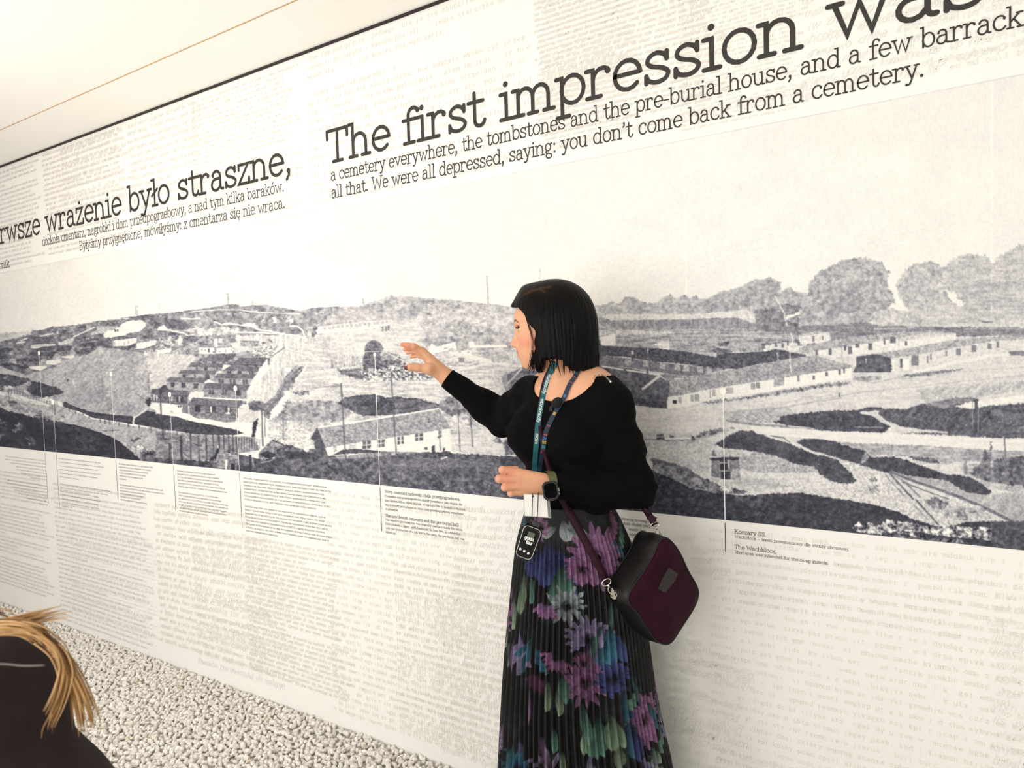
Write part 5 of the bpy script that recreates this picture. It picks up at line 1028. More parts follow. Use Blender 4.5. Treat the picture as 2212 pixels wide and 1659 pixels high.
# head
SKU = Sculpt
B.ell(hd(-.6, 0, 2.6), (.0925*.985, .0735*.985, .083*.985), HAX, .02)
B.ell(hd(3.2, 0, -1.5), (.060, .062, .075), HAX, .03)
B.ell(hd(5.2, 0, 2.8), (.040, .056, .045), HAX, .025)
B.ell(hd(4.6, 0, -6.2), (.040, .044, .040), HAX, .03)                        # jaw
B.ell(hd(7.0, 0, -9.0), (.0165, .022, .0155), HAX, .018)                     # chin
for sd in (1, -1):
    B.cap(hd(6.6, sd*1.5, -8.9), hd(.8, sd*5.0, -6.0), .013, .013, .02)        # jaw line
    B.ell(hd(5.6, sd*4.3, -2.6), (.022, .020, .020), HAX, .022)               # cheek bone
    B.cap(hd(8.5, sd*1.2, 1.75), hd(7.0, sd*4.2, 2.0), .0075, .006, .012)      # brow ridge
    B.ell(hd(8.6, sd*3.1, .05), (.011, .0145, .0085), HAX, .009, True)        # eye socket
    B.ell(hd(7.35, sd*3.05, -.1), (.0112, .0118, .0112), HAX, .003)           # eye
    B.cap(hd(8.35, sd*1.8, .52), hd(7.5, sd*4.3, .35), .0030, .0026, .004)     # upper lid
    B.cap(hd(8.15, sd*1.9, -.62), hd(7.4, sd*4.2, -.5), .0024, .002, .004)     # lower lid
    B.ell(hd(.2, sd*6.9, -1.2), (.018, .006, .030), HAX, .006)                # ear
    B.ell(hd(9.3, sd*1.25, -4.15), (.0075, .0058, .0060), HAX, .006)          # nostril wing
    B.ell(hd(5.9, sd*3.0, -6.3), (.018, .018, .022), HAX, .022)
B.chain([hd(8.5, 0, .6), hd(9.6, 0, -1.8), hd(10.5, 0, -3.5)], [.0066, .0068, .0080], .009)    # nose
B.ell(hd(10.35, 0, -3.85), (.0088, .0088, .0074), HAX, .007)
B.ell(hd(8.55, 0, -6.0), (.012, .022, .016), HAX, .014)
B.cap(hd(9.15, .9, -6.15), hd(8.1, 2.3, -6.7), .0046, .0024, .004); B.cap(hd(9.15, -.9, -6.15), hd(8.1, -2.3, -6.7), .0046, .0024, .004); B.cap(hd(9.15, .9, -6.15), hd(9.15, -.9, -6.15), .0046, .0046, .004)
B.cap(hd(8.9, .9, -7.2), hd(8.0, 2.1, -6.9), .0054, .0026, .004); B.cap(hd(8.9, -.9, -7.2), hd(8.0, -2.1, -6.9), .0054, .0026, .004); B.cap(hd(8.9, .9, -7.2), hd(8.9, -.9, -7.2), .0054, .0054, .004)
B.ell(hd(9.3, 0, -6.68), (.006, .014, .0014), HAX, .002, True)
def body_field(X, ops): return B(X, ops[B])
lo = np.array([-.36, 1.45, -.01]); hi = np.array([.48, 2.12, 1.72])
import time; _t = time.time()
# fine above the waist, coarser below the skirt
V1, Q1 = mesh_field(lambda X, o: np.maximum(body_field(X, o), .95-X[:, 2]), [-.36, 1.45, .94], hi, .0026, (B,))
V2, Q2 = mesh_field(lambda X, o: np.maximum(body_field(X, o), X[:, 2]-.955), lo, [.48, 2.12, .97], .008, (B,))
V1 = relax(V1, Q1, 1, .35)
BV = np.concatenate([V1, V2]); BQ = np.concatenate([Q1, Q2+len(V1)])
print('body', len(BV), time.time()-_t)
# complexion: warm skin, flushed cheek, lips, brows, lashes, dark nail polish
loc = (BV-HC3)@HAX.T/.00985
col = np.tile(np.array(rgb(214, 160, 126)), (len(BV), 1))
def blend(m, c): m = np.clip(m, 0, 1)[:, None]; col[:] = col*(1-m)+np.array(c)*m
loc[:, 2] = np.where(loc[:, 2] < 0, loc[:, 2]/.90, loc[:, 2]); f_, l_, u_ = loc.T; la = np.abs(l_); onhead = (np.abs(u_) < 14) & (f_ > 2) & (np.abs(l_) < 8)
blend(np.exp(-(((f_-5.6)/2.6)**2+((la-4.8)/2.6)**2+((u_+3.4)/2.2)**2))*.75*onhead, rgb(222, 128, 108))
blend((f_ > 9.8)*np.exp(-((u_+3.8)/1.6)**2)*.45*onhead, rgb(224, 140, 116))
lip = onhead & (f_ > 7.6) & (u_ < -5.65) & (u_ > -7.85) & (la < 2.5-.55*np.abs(u_+6.75))
blend(lip*.8, rgb(188, 98, 92))
brow = onhead & (f_ > 5.5) & (np.abs(u_-(2.05+.35*np.clip((la-1.2)/2, 0, 1)-.5*np.clip(la-3.6, 0, 2))) < .42-.06*la) & (la > .9) & (la < 5.0)
blend(brow*.92, rgb(46, 34, 30))
eyeop = onhead & (f_ > 7) & (np.hypot((la-3.05)/1.25, (u_+.02)/.40) < 1)
blend(eyeop*1., rgb(232, 222, 214)); blend((eyeop & (np.abs(la-3.0) < .62))*1., rgb(48, 36, 30))
blend((onhead & (f_ > 6.6) & (np.abs(u_-(.46-.10*(la-3)**2*.5)) < .20) & (la > 1.7) & (la < 4.7))*1., rgb(24, 18, 18))
for c_, r_ in ((Q3(876,795,2.03), .008), (Q3(868.5,744,2.035), .007)): blend((np.linalg.norm(BV-c_, axis=1) < r_*.9)*.95, rgb(74, 22, 34) if r_ > .0075 else rgb(214, 120, 110))
blend(np.exp(-(np.linalg.norm(BV-Q3(1090,1030,1.635), axis=1)/.035)**2)*.5, rgb(226, 140, 118))
blend(np.exp(-(np.linalg.norm(BV-Q3(872,748,2.04), axis=1)/.03)**2)*.5, rgb(230, 136, 108))
m_skin = mat('skin', attr='Col', rough=.48, spec=.35, noise=.03, nscale=120, sss=.12)
woman = empty('person', 'woman with black bob, black top and dark floral pleated skirt, arm raised towards the mural', 'person', (waist[0], waist[1], 0))
npmesh('body', BV, BQ, m_skin, woman, True, col)['label'] = 'fair skin of face, neck and hands'
# ------------------------------------------------------------------ black long-sleeved top: the body surface pushed out, opened at neck and cuffs
nc = Q3(1222, 828, 1.775)
NAX = np.array([TR, nrm(TF+UPZ*.35), nrm(UPZ-TF*.35)])
uL = nrm(wrL-elL); uR = nrm(wrR-elR)
cuffL = wrL+uL*.008; cuffR = wrR+uR*.004
def folds(X):
    a = fbm(X[:, 0]*16+X[:, 2]*11, X[:, 2]*26-X[:, 0]*9+X[:, 1]*8, 40, 2)-.5
    dL = np.exp(-(np.linalg.norm(X-elL, axis=1)/.16)**2); dR = np.exp(-(np.linalg.norm(X-elR, axis=1)/.10)**2)
    t = X[:, 2]*150+(X[:, 0]+X[:, 1])*30+6*a
    return a*.010+dL*.0030*np.sin(t)+dR*.003*np.sin(t)+np.exp(-((X[:, 2]-1.06)/.05)**2)*.002*np.sin(X[:, 0]*110+X[:, 2]*60)
def top_field(X, o):
    d = body_field(X, o)-.0055-folds(X)*.9
    q = (X-nc)@NAX.T; r = np.array([.098, .150, .058]); k0 = np.sqrt(((q/r)**2).sum(1)); k1 = np.sqrt(((q/r**2)**2).sum(1))+1e-9
    d = np.maximum(d, -np.maximum(k0*(k0-1)/k1, -.05))
    d = np.where(np.linalg.norm(X-tops, axis=1) < .22, np.maximum(d, (X[:, 2]-(tops[2]+.055))), d)                               # nothing up the neck
    for w_, u_c, c_, rr_ in ((wrL, uL, cuffL, .074), (wrR, uR, cuffR, .12)):
        q = X-w_; t = q@u_c; rad = np.linalg.norm(q-t[:, None]*u_c, axis=1)
        k = (t > -.03) & (t < .3) & (rad < rr_)
        d = np.where(k, np.maximum(d, (X-c_)@u_c), d)
    return np.maximum(d, waist[2]-.014-X[:, 2])
TV, TQ = mesh_field(top_field, [-.36, 1.45, 1.0], [.48, 2.12, 1.50], .0027, (B,))
TV = relax(TV, TQ, 2, .45)
m_top = mat('black_jersey', rgb(5, 5, 6), .9, spec=.10, noise=.12, nscale=25, bump=.25, bscale=1400)
top = npmesh('long_sleeved_top', TV, TQ, m_top, woman, True); top['label'] = 'black long-sleeved top with round neckline'
print('top', len(TV), time.time()-_t)
# metal zip on her left shoulder
mz = mat('silver_metal', rgb(205, 200, 190), .28, metal=1., noise=.05)
def on_top(px, py, lift=.0):
    """nearest point of the top along the camera ray"""
    r = ray(px, py); r = r/np.linalg.norm(r); q = TV-CAM; t = q@r; k = (np.linalg.norm(q-t[:, None]*r, axis=1) < .005)
    t0 = t[k].min() if k.any() else 1.75
    return CAM+r*(t0-lift)
b = MB(); zp = [on_top(x, y, .002) for x, y in ((1300, 809), (1306, 813), (1312, 818), (1319, 825))]
b.tube(spline(zp, 4), .0022, 6); b.tube(spline([on_top(x, y, .002) for x, y in ((1276, 814), (1285, 812), (1295, 809))], 4), .0016, 6)
b.ellipsoid(on_top(1294, 808, .004), (.004, .003, .004)); b.box(on_top(1319, 825, .002), (.002, .003, .003))
b.build('shoulder_zip', mz, top, True)['label'] = 'silver zip on the shoulder'
# ------------------------------------------------------------------ hair: black bob
H = Sculpt()
H.ell(hd(-.9, 0, 3.0), (.1045, .0860, .0945), HAX, .02)
H.ell(hd(-3.2, 0, -3.4), (.082, .090, .095), HAX, .04)
H.cap(hd(-1.2, 0, 1), hd(-3.6, 0, -9.5), .086, .080, .03)
H.cap(hd(1.4, 4.6, 1), hd(.9, 5.2, -10.4), .044, .030, .03); H.cap(hd(1.4, -4.6, 1), hd(.9, -5.2, -10.4), .044, .030, .03)
H.cap(hd(5.4, 0, 8.0), hd(8.7, .3, 5.9), .034, .016, .03)                 # fringe swept over the forehead
H.cap(hd(4.6, 3.6, 6.0), hd(3.6, 5.2, 0), .03, .022, .03)
EU = np.array([-16, -12.5, -9.5, -6, -2.6, -.9, 1.4, 3.5, 5.6, 6.6, 20]); EF = np.array([5.9, 5.7, 5.2, 4.3, 3.6, 3.8, 5.0, 6.5, 7.8, 12, 16])
def lobe(a, u): return .5+.5*np.sin(a*9+1.7*np.sin(a*3.1+.4)+.35*np.sin(u*.4))
def hair_field(X, o):
    d = H(X, o[H]) if H in o else H(X)
    L = (X-HC3)@HAX.T/.00985; f, l, u = L.T; a = np.arctan2(l, f+1.2)
    st_ = (vnoise(a*26+40, u*.10+7, 50)-.5)*.0030+(vnoise(a*60+90, u*.16+3, 51)-.5)*.0016
    d = d+st_*np.clip((9.2-u)/3, 0, 1)
    edge = np.interp(u, EU, EF)+.25*np.sin(u*1.3)
    d = np.maximum(d, (f-edge)*.0085)
    # lower rim: longer locks in front and behind, neck showing between them
    rim = np.interp(f, [-12, -5.5, -4.2, -2.2, 2.6, 3.6, 9], [-12.0, -12.0, -11.4, -8.6, -8.4, -11.6, -11.4])+1.1*(vnoise(a*34+11, a*0+2, 52)-.5)
    rim = np.where(l < -2, -11.8, rim)
    return np.maximum(d, (rim-u)*.0095)
HV, HQ = mesh_field(hair_field, HC3-np.array([.2, .2, .2]), HC3+np.array([.2, .2, .2]), .0022, (H,), slack=1.8)
L = (HV-HC3)@HAX.T/.00985
hc = np.tile(np.array([.0030, .0026, .0026]), (len(HV), 1))
part_highlight = np.exp(-((L[:, 1]-(2.6+.12*(L[:, 0])))/.55)**2)*np.clip((L[:, 2]-7.4)/1.5, 0, 1)*np.clip((L[:, 0]-.2)/1.5, 0, 1)*np.clip((8.-L[:, 0])/2, 0, 1)
part_highlight *= .4+.6*vnoise(L[:, 0]*3, L[:, 1]*6, 55)
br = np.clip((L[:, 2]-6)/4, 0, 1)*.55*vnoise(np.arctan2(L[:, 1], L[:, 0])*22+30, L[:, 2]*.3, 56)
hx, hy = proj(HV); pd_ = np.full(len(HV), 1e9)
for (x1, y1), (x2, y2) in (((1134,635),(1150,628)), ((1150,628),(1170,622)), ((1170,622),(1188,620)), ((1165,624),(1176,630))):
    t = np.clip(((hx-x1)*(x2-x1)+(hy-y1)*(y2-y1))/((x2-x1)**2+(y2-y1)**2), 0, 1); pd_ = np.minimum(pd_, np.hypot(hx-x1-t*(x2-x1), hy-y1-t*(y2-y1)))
part_highlight = np.exp(-(pd_/2.6)**2)*(L[:, 1] > 0)*(.35+.65*vnoise(hx*.35, hy*.35, 55))  # brown highlight along the parting, painted into the hair colour
hc += np.array([.062, .032, .013])*part_highlight[:, None]+np.array([.012, .007, .004])*br[:, None]
def hair_material(name, rough, attr='Col', col=None):
    m = mat(name, attr=attr, rough=rough, spec=.09) if attr else mat(name, col, rough, spec=.09, noise=.15)
    nt = m.node_tree; b_ = nt.nodes['Principled BSDF']; tc = nt.nodes.new('ShaderNodeTexCoord'); mp = nt.nodes.new('ShaderNodeMapping'); mp.inputs['Scale'].default_value = (420, 420, 14)
    n = nt.nodes.new('ShaderNodeTexNoise'); n.inputs['Scale'].default_value = 1; bp = nt.nodes.new('ShaderNodeBump'); bp.inputs['Strength'].default_value = .35; bp.inputs['Distance'].default_value = .002
    nt.links.new(tc.outputs['Object'], mp.inputs[0]); nt.links.new(mp.outputs[0], n.inputs['Vector']); nt.links.new(n.outputs[0], bp.inputs['Height']); nt.links.new(bp.outputs[0], b_.inputs['Normal'])
    return m
m_hair = hair_material('black_hair', .46)
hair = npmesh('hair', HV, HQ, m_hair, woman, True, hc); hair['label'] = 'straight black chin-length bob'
m_strand = hair_material('black_hair_strands', .45, None, (.006, .0055, .0055))
RS = np.random.RandomState(8); b = MB()
def flat_lock(pts, w0, w1, th=.35, n=7):
    p = spline(pts, 6); k = np.linspace(0, 1, len(p)); r = w0*(1-k)**.55+w1; b.tube(p, r*.55, n)
# locks hanging over the neck and at the front and back corners
for x, y0, x2, y2, w in ((1184,752,1194,801,.0052),(1190,752,1197,806,.004),(1201,755,1203,797,.0058),(1206,755,1211,812,.0042),(1213,755,1219,810,.0055),(1218,752,1216,806,.004),(1228,754,1232,806,.007),(1178,757,1176,799,.004),(1170,757,1169,798,.0035),(1237,765,1238,808,.007),(1246,770,1247,806,.007)):
    d = 1.722+.002*RS.rand(); flat_lock([Q3(x, y0, d), Q3((x+x2)/2+1.5*RS.randn(), (y0+y2)/2, d-.002), Q3(x2, y2, d+.012)], w*.8, .0006); b.build('hair_lock', m_strand, hair, True); b = MB()
for i in range(44):
    x = 1142+34*RS.rand(); y0 = 748+20*RS.rand(); x2 = x+RS.randn()*3; flat_lock([Q3(x+8, y0, 1.742), Q3(x+3, y0+25, 1.742), Q3(x2, 788+22*RS.rand(), 1.75)], .0020+.0018*RS.rand(), .0004, n=5)
b.build('hair_fringe', m_strand, hair, True); b = MB()
for i in range(30):
    x = 1236+58*RS.rand(); flat_lock([Q3(x, 770, 1.775), Q3(x+RS.randn(), 790, 1.775), Q3(x-2+RS.randn()*2, 799+7*RS.rand()-.10*max(0, x-1270), 1.78)], .0025, .0005, n=5)
b.build('hair_tips', m_strand, hair, True); b = MB()
# fine strands along the cheek and flyaways
for pts in ([(1131,668),(1141,703),(1149,735),(1147,765),(1141,790)], [(1133,672),(1146,712),(1152,742),(1150,775),(1145,800)], [(1129,664),(1139,695),(1148,728),(1150,760),(1148,798)]):
    p = spline([Q3(x, y, 1.735-.0*i) for i, (x, y) in enumerate(pts)], 6); b.tube(p, np.linspace(.0011, .0005, len(p)), 5)
b.build('cheek_strands', m_strand, hair, True); b = MB()
for pts in ([(1134,632),(1128,622),(1132,615),(1145,613)], [(1127,640),(1123,630),(1125,622)], [(1160,613),(1172,604),(1190,603)], [(1150,618),(1165,608),(1185,605)], [(1120,655),(1113,648),(1114,642)]):
    p = spline([Q3(x, y, 1.80) for x, y in pts], 6); b.tube(p, np.linspace(.0004, .00025, len(p)), 4)
b.build('hair_strands', m_strand, hair, True); b = MB()
for pts in ([(1288,715),(1296,745),(1297,780)], [(1284,700),(1294,740),(1298,765)]):
    p = spline([Q3(x, y, 1.80) for x, y in pts], 6); b.tube(p, np.linspace(.0004, .00025, len(p)), 4)
b.build('hair_strands', m_strand, hair, True)
# upper lashes of the eye towards the camera
b = MB()
for i in range(13):
    l = 1.9+2.5*i/12; p0 = hd(8.28-.28*(l-1.9), l, .42); b.tube(spline([p0, p0+HF*.004+HL*.0006*(i-5)*.3+HU*.0015, p0+HF*.0065+HU*.0045+HL*.0004*(i-4)], 3), [.0005]*6+[.0001], 4)
b.build('eyelashes', m_strand, woman, True)
# ------------------------------------------------------------------ pleated skirt with printed flowers
SY = np.array([1083, 1102, 1125, 1150, 1180, 1220, 1260, 1320, 1400, 1500, 1580, 1659, 1740, 1830])
SXL = np.array([1131, 1129, 1121, 1115, 1110, 1105, 1101, 1095, 1087, 1080, 1076, 1072, 1068, 1064])
SXR = np.array([1332, 1334, 1346, 1356, 1367, 1377, 1384, 1393, 1404, 1418, 1434, 1452, 1468, 1480])
SD = 1.81
sz = np.array([Q3(1230, y, SD)[2] for y in SY]); rows = 470; nph = 900
zz = np.linspace(sz[0], sz[-1], rows)
def at_z(a): return np.interp(-zz, -sz, a)
cx = np.array([.5*(Q3(a, y, SD)[0]+Q3(c, y, SD)[0]) for a, c, y in zip(SXL, SXR, SY)]); hw = np.array([.5*(Q3(c, y, SD)[0]-Q3(a, y, SD)[0]) for a, c, y in zip(SXL, SXR, SY)])
cy0 = Q3(1232, 1085, SD)[1]
cxz, hwz = at_z(cx), at_z(hw); drop = zz[0]-zz
hd_ = np.interp(drop, [0, .1, .25, .7, 1.0], [.098, .125, .145, .185, .215])      # half depth of the ring
ph = np.linspace(0, 2*np.pi, nph, endpoint=False); NP = 74
saw = 2*np.abs(((ph*NP/(2*np.pi)) % 1)-.5); saw = np.clip(saw*1.25, 0, 1)**1.3
pl = np.clip((drop-.055)/.06, 0, 1)*(.0065+.0085*np.clip(drop/.8, 0, 1))
wav = .010*np.clip(drop/.7, 0, 1)
RR = np.stack([pl[:, None]*(saw[None]-.5)+wav[:, None]*(np.sin(ph*7+.8)[None]*.6+np.sin(ph*11+2+drop[:, None]*1.5)*.4)], -1)[..., 0]
CX = cxz[:, None]+(hwz[:, None]-.006+RR)*np.cos(ph)[None]; CY = cy0-(hd_[:, None]-.004+RR)*np.sin(ph)[None]
SVt = np.stack([CX, CY, np.broadcast_to(zz[:, None], CX.shape)], -1)
# pattern in cloth coordinates: arc length round the hips (s) and drop (t)
rad = .5*(hwz+hd_); 
Sc = (ph[None]-np.pi/2)*rad[:, None]; Tt = np.broadcast_to(drop[:, None], Sc.shape)
SCOL = np.tile(np.array(rgb(12, 12, 15)), (rows, nph, 1)).astype(float)
fb = fbm(Sc*38, Tt*30, 60, 3); fine = fbm(Sc*150, Tt*120, 61, 2); vst = fbm(Sc*240, Tt*14, 62, 2)
SCOL += np.clip(fb-.56, 0, 1)[..., None]*np.array([.02, .05, .055])*2.0
def cloth(px, py):
    """picture point on the front of the skirt -> (s, t)"""
    z = Q3(1230, py, SD)[2]; t = zz[0]-z; x = Q3(px, py, SD-.12)[0]
    c, h, r = np.interp(t, drop, cxz), np.interp(t, drop, hwz), np.interp(t, drop, rad)
    return (math.acos(max(-.995, min(.995, (x-c)/h)))-np.pi/2)*r, t
def dab(k, c, w):
    k = np.clip(k, 0, 1)[..., None]*w; return k
def patch(s0, t0, R):
    j = np.where((Sc.min(0) < s0+R) & (Sc.max(0) > s0-R))[0]; i = np.where((drop > t0-R) & (drop < t0+R))[0]
    if not len(i) or not len(j): return None
    return np.ix_(i, j)
def petal(s0, t0, ang, r0, r1, w, c, tip=None, shade=.5):
    """one tapered petal from radius r0 to r1"""
    ix = patch(s0, t0, r1*1.1)
    if ix is None: return
    ds, dt = -(Sc[ix]-s0), Tt[ix]-t0; ca, sa = math.cos(ang), math.sin(ang)
    a = ds*ca+dt*sa; bb = -ds*sa+dt*ca; k = (a-r0)/(r1-r0)
    wid = w*np.sqrt(np.clip(np.clip(k, 0, 1)*(1.05-np.clip(k, 0, 1)), 0, 1))*2*(.45+.55*np.clip(k, 0, 1)); m = np.clip((wid-np.abs(bb))/.0015, 0, 1)*(k > 0)*(k < 1.05)
    t_ = np.clip(k, 0, 1)[..., None]; cc = np.array(c)*(1-t_)*(1-shade*(1-t_))+np.array(tip if tip is not None else c)*t_
    cc = cc*(.72+.55*fine[ix][..., None])*(1-.45*np.clip(1-np.abs(bb)/(.12*w+1e-6), 0, 1)[..., None]*.8)
    m = m[..., None]; SCOL[ix] = SCOL[ix]*(1-m)+cc*m
RF = np.random.RandomState(21)
def bloom(px, py, r, c, tip, n=15, rings=3, squash=None, st_=None, a0=0, a1=360):
    s0, t0 = cloth(px, py) if st_ is None else st_
    r = r/794.
    for q_ in range(rings):
        rr = r*(1-.27*q_)
        for i in range(n):
            an = math.radians(a0+(a1-a0)*(i+.5*(q_ % 2)+.35*RF.rand())/n)
            k = .85+.25*RF.rand(); f = .65+.35*RF.rand()+.12*q_
            petal(s0, t0, an, r*.08, rr*k, r*.135, np.array(c)*f, np.array(tip)*f)
    for _ in range(26):
        a = RF.rand()*6.28; d = r*.25*RF.rand(); ix = patch(s0+d*math.cos(a), t0+d*math.sin(a), .004)
        if ix is not None:
            k = (np.hypot(Sc[ix]-s0-d*math.cos(a), Tt[ix]-t0-d*math.sin(a)) < .004)[..., None]; SCOL[ix] = SCOL[ix]*(1-.4*k)
def leaf(px, py, an, ln_, w, c, tip, st_=None):
    s0, t0 = cloth(px, py) if st_ is None else st_
    petal(s0, t0, math.radians(an), 0, ln_/794., w/794., c, tip, .35)
PU, PUT = rgb(98, 46, 92), rgb(172, 112, 170); LI, LIT = rgb(88, 74, 134), rgb(170, 150, 200); MV, MVT = rgb(112, 44, 84), rgb(160, 92, 140)
GR, GRT = rgb(24, 66, 62), rgb(104, 160, 138); BL, BLT = rgb(30, 34, 92), rgb(70, 84, 158); TE, TET = rgb(16, 62, 84), rgb(44, 122, 150); WH, WHT = rgb(74, 88, 94), rgb(180, 192, 196); SG, SGT = rgb(70, 100, 84), rgb(158, 186, 150)
# yoke
for x, y, an, l, w in ((1140,1130,200,40,9),(1150,1150,170,46,8),(1120,1165,110,30,7),(1215,1105,80,36,16),(1232,1100,70,40,16),(1250,1110,100,34,14),(1225,1120,20,36,12),(1200,1118,150,34,12)): leaf(x, y, an, l, w, WH if x > 1190 else TE, WHT if x > 1190 else TET)
bloom(1160,1122,26,PU,PUT,11,2); bloom(1166,1118,20,MV,PUT,9,2)
for i in range(9): leaf(1195+RF.randn()*20, 1165+RF.randn()*14, 90+RF.randn()*30, 62, 20, BL, BLT)
for x, y, an, l, w in ((1185,1180,100,40,12),(1200,1185,95,48,14),(1170,1190,80,40,10)): leaf(x, y, an, l, w, BL, BLT)
leaf(1212,1190,88,70,24,GR,GRT); leaf(1196,1210,92,60,14,GR,GRT); leaf(1128,1212,92,62,12,GR,SGT); leaf(1142,1214,88,56,11,GR,GRT); leaf(1125,1240,98,60,10,SG,SGT); leaf(1345,1215,70,60,10,TE,GRT); leaf(1332,1150,60,44,10,TE,TET)
bloom(1292,1180,60,PU,PUT,18,4); bloom(1258,1198,34,MV,PUT,8,2,a0=60,a1=230)
bloom(1325,1120,34,PU,MVT,9,2,a0=-60,a1=120)
bloom(1222,1270,40,WH,WHT,9,2); bloom(1175,1265,34,LI,PUT,9,2,a0=40,a1=150); leaf(1110,1262,92,70,10,GR,SGT); leaf(1105,1250,85,60,6,MV,PUT)
bloom(1270,1338,44,LI,LIT,13,3,a0=150,a1=400); leaf(1270,1345,88,70,14,LI,BLT); leaf(1290,1345,92,60,12,BL,LIT)
leaf(1322,1255,96,130,7,GR,GRT); leaf(1305,1300,112,96,8,TE,GRT); leaf(1315,1310,88,74,16,TE,TET); leaf(1328,1330,70,60,14,TE,BLT); leaf(1310,1345,110,46,12,TE,TET)
bloom(1262,1420,46,MV,PUT,13,3); bloom(1258,1385,24,MV,MVT,8,2,a0=200,a1=340)
bloom(1122,1352,52,LI,LIT,8,2,a0=60,a1=130); leaf(1118,1330,92,90,9,LI,LIT); leaf(1108,1345,95,80,7,LI,PUT); leaf(1096,1320,88,60,6,WH,WHT); leaf(1098,1370,85,44,6,SG,SGT)
for x, y, an in ((1140,1345,100),(1150,1352,70),(1135,1360,140),(1148,1370,50),(1132,1375,110)): leaf(x, y, an, 44, 9, TE, TET)
bloom(1200,1372,32,LI,MVT,9,2,a0=30,a1=200); bloom(1160,1412,36,MV,PU,9,2,a0=60,a1=160); leaf(1212,1405,88,50,14,GR,GRT); leaf(1180,1420,92,54,8,SG,SGT); leaf(1200,1432,85,48,10,GR,SGT); leaf(1140,1440,95,70,6,LI,PUT)
bloom(1325,1420,40,BL,BLT,11,2); leaf(1365,1420,70,60,8,GR,TET); leaf(1345,1440,85,90,10,TE,TET); leaf(1350,1470,60,64,14,TE,BLT); leaf(1395,1455,150,50,16,GR,GRT)
bloom(1404,1525,58,MV,PUT,13,3,squash=1); leaf(1290,1492,90,70,22,GR,GRT); leaf(1318,1490,84,66,22,SG,SGT); leaf(1268,1500,96,56,18,GR,SGT); leaf(1275,1520,88,46,16,SG,GRT); leaf(1335,1545,92,48,12,GR,SGT); leaf(1250,1455,80,80,12,GR,GRT); leaf(1355,1500,88,70,16,BL,TET); leaf(1365,1520,80,64,18,BL,BLT)
bloom(1268,1580,46,LI,LIT,9,2,a0=40,a1=150); leaf(1270,1560,94,70,10,LI,WHT); leaf(1175,1540,92,60,9,WH,WHT); leaf(1166,1530,84,50,7,LI,PUT); leaf(1210,1555,92,40,7,SG,SGT); leaf(1192,1510,90,44,8,GR,GRT)
bloom(1184,1600,44,MV,LIT,8,1,a0=50,a1=330); leaf(1088,1530,95,60,8,MV,LIT); leaf(1112,1550,88,54,11,WH,LI); leaf(1090,1600,60,50,14,TE,TET); bloom(1110,1620,44,BL,TET,10,2); leaf(1275,1610,70,60,6,GR,GRT); leaf(1300,1622,60,70,7,TE,GRT); leaf(1290,1640,80,44,12,TE,TET); leaf(1420,1585,75,44,20,GR,SGT); bloom(1405,1640,46,BL,LIT,10,2); leaf(1440,1630,70,30,12,SG,SGT); leaf(1345,1600,92,60,6,MV,PUT); bloom(1205,1650,40,WH,WH,9,2)
# the rest of the cloth, at random, round the back and towards the hem
for i in range(46):
    s0 = (RF.rand()-.5)*2*.52; t0 = .06+.86*RF.rand()
    if abs(s0) < .24 and t0 < .72: continue
    c = ((PU,PUT),(LI,LIT),(MV,PUT),(BL,BLT))[RF.randint(4)]
    bloom(0, 0, 30+26*RF.rand(), c[0], c[1], 12, 2, st_=(s0, t0))
    for _ in range(3): leaf(0, 0, 60+60*RF.rand(), 60, 12, GR, (GRT, TET)[RF.randint(2)], st_=(s0+.07*RF.randn(), t0+.07*RF.randn()))
for i in range(420):                                                             # tiny pale specks in the print
    sa_, ta_ = (RF.rand()-.5)*.7, RF.rand()*.95; ix = patch(sa_, ta_, .0015)
    if ix is not None: SCOL[ix] += ((np.hypot(Sc[ix]-sa_, Tt[ix]-ta_) < .0012)[..., None])*np.array([.16, .2, .21])*RF.rand()
SCOL = SCOL*.84+SCOL.mean(-1, keepdims=True)*.16; SCOL *= (.20+.30*vst+.30*np.clip((fbm(Sc*11, Tt*9, 66, 2)-.35)*2, 0, 1))[..., None]
m_skirt = mat('printed_pleated_cloth', attr='Col', rough=.62, spec=.3, bump=.1, bscale=1500)
Qs = grid_faces(rows, nph, True)
skirt = npmesh('pleated_skirt', SVt.reshape(-1, 3), Qs, m_skirt, woman, True, SCOL.reshape(-1, 3)); skirt['label'] = 'long black pleated skirt printed with purple flowers and teal leaves'
# black ankle boots on the gravel
m_boot = mat('black_leather', rgb(16, 15, 15), .4, noise=.1)
for sd in (1, -1):
    S_ = Sculpt(); an = np.array([*(waist+TR*sd*.085-TF*.01)[:2], .085])
    S_.cap(an+UPZ*.10, an+UPZ*-.02, .052, .050, .02); S_.cap(an+UPZ*-.045-TF*.015, an+TF*.17+UPZ*-.055, .044, .034, .03)
    v_, q_ = mesh_field(lambda X, o: np.maximum(np.maximum(S_(X, o[S_]), .004-X[:, 2]), X[:, 2]-.18), an-np.array([.28, .28, .1]), an+np.array([.28, .28, .16]), .006, (S_,))
    npmesh('ankle_boot', v_, q_, m_boot, woman, True)
print('woman done', time.time()-_t)
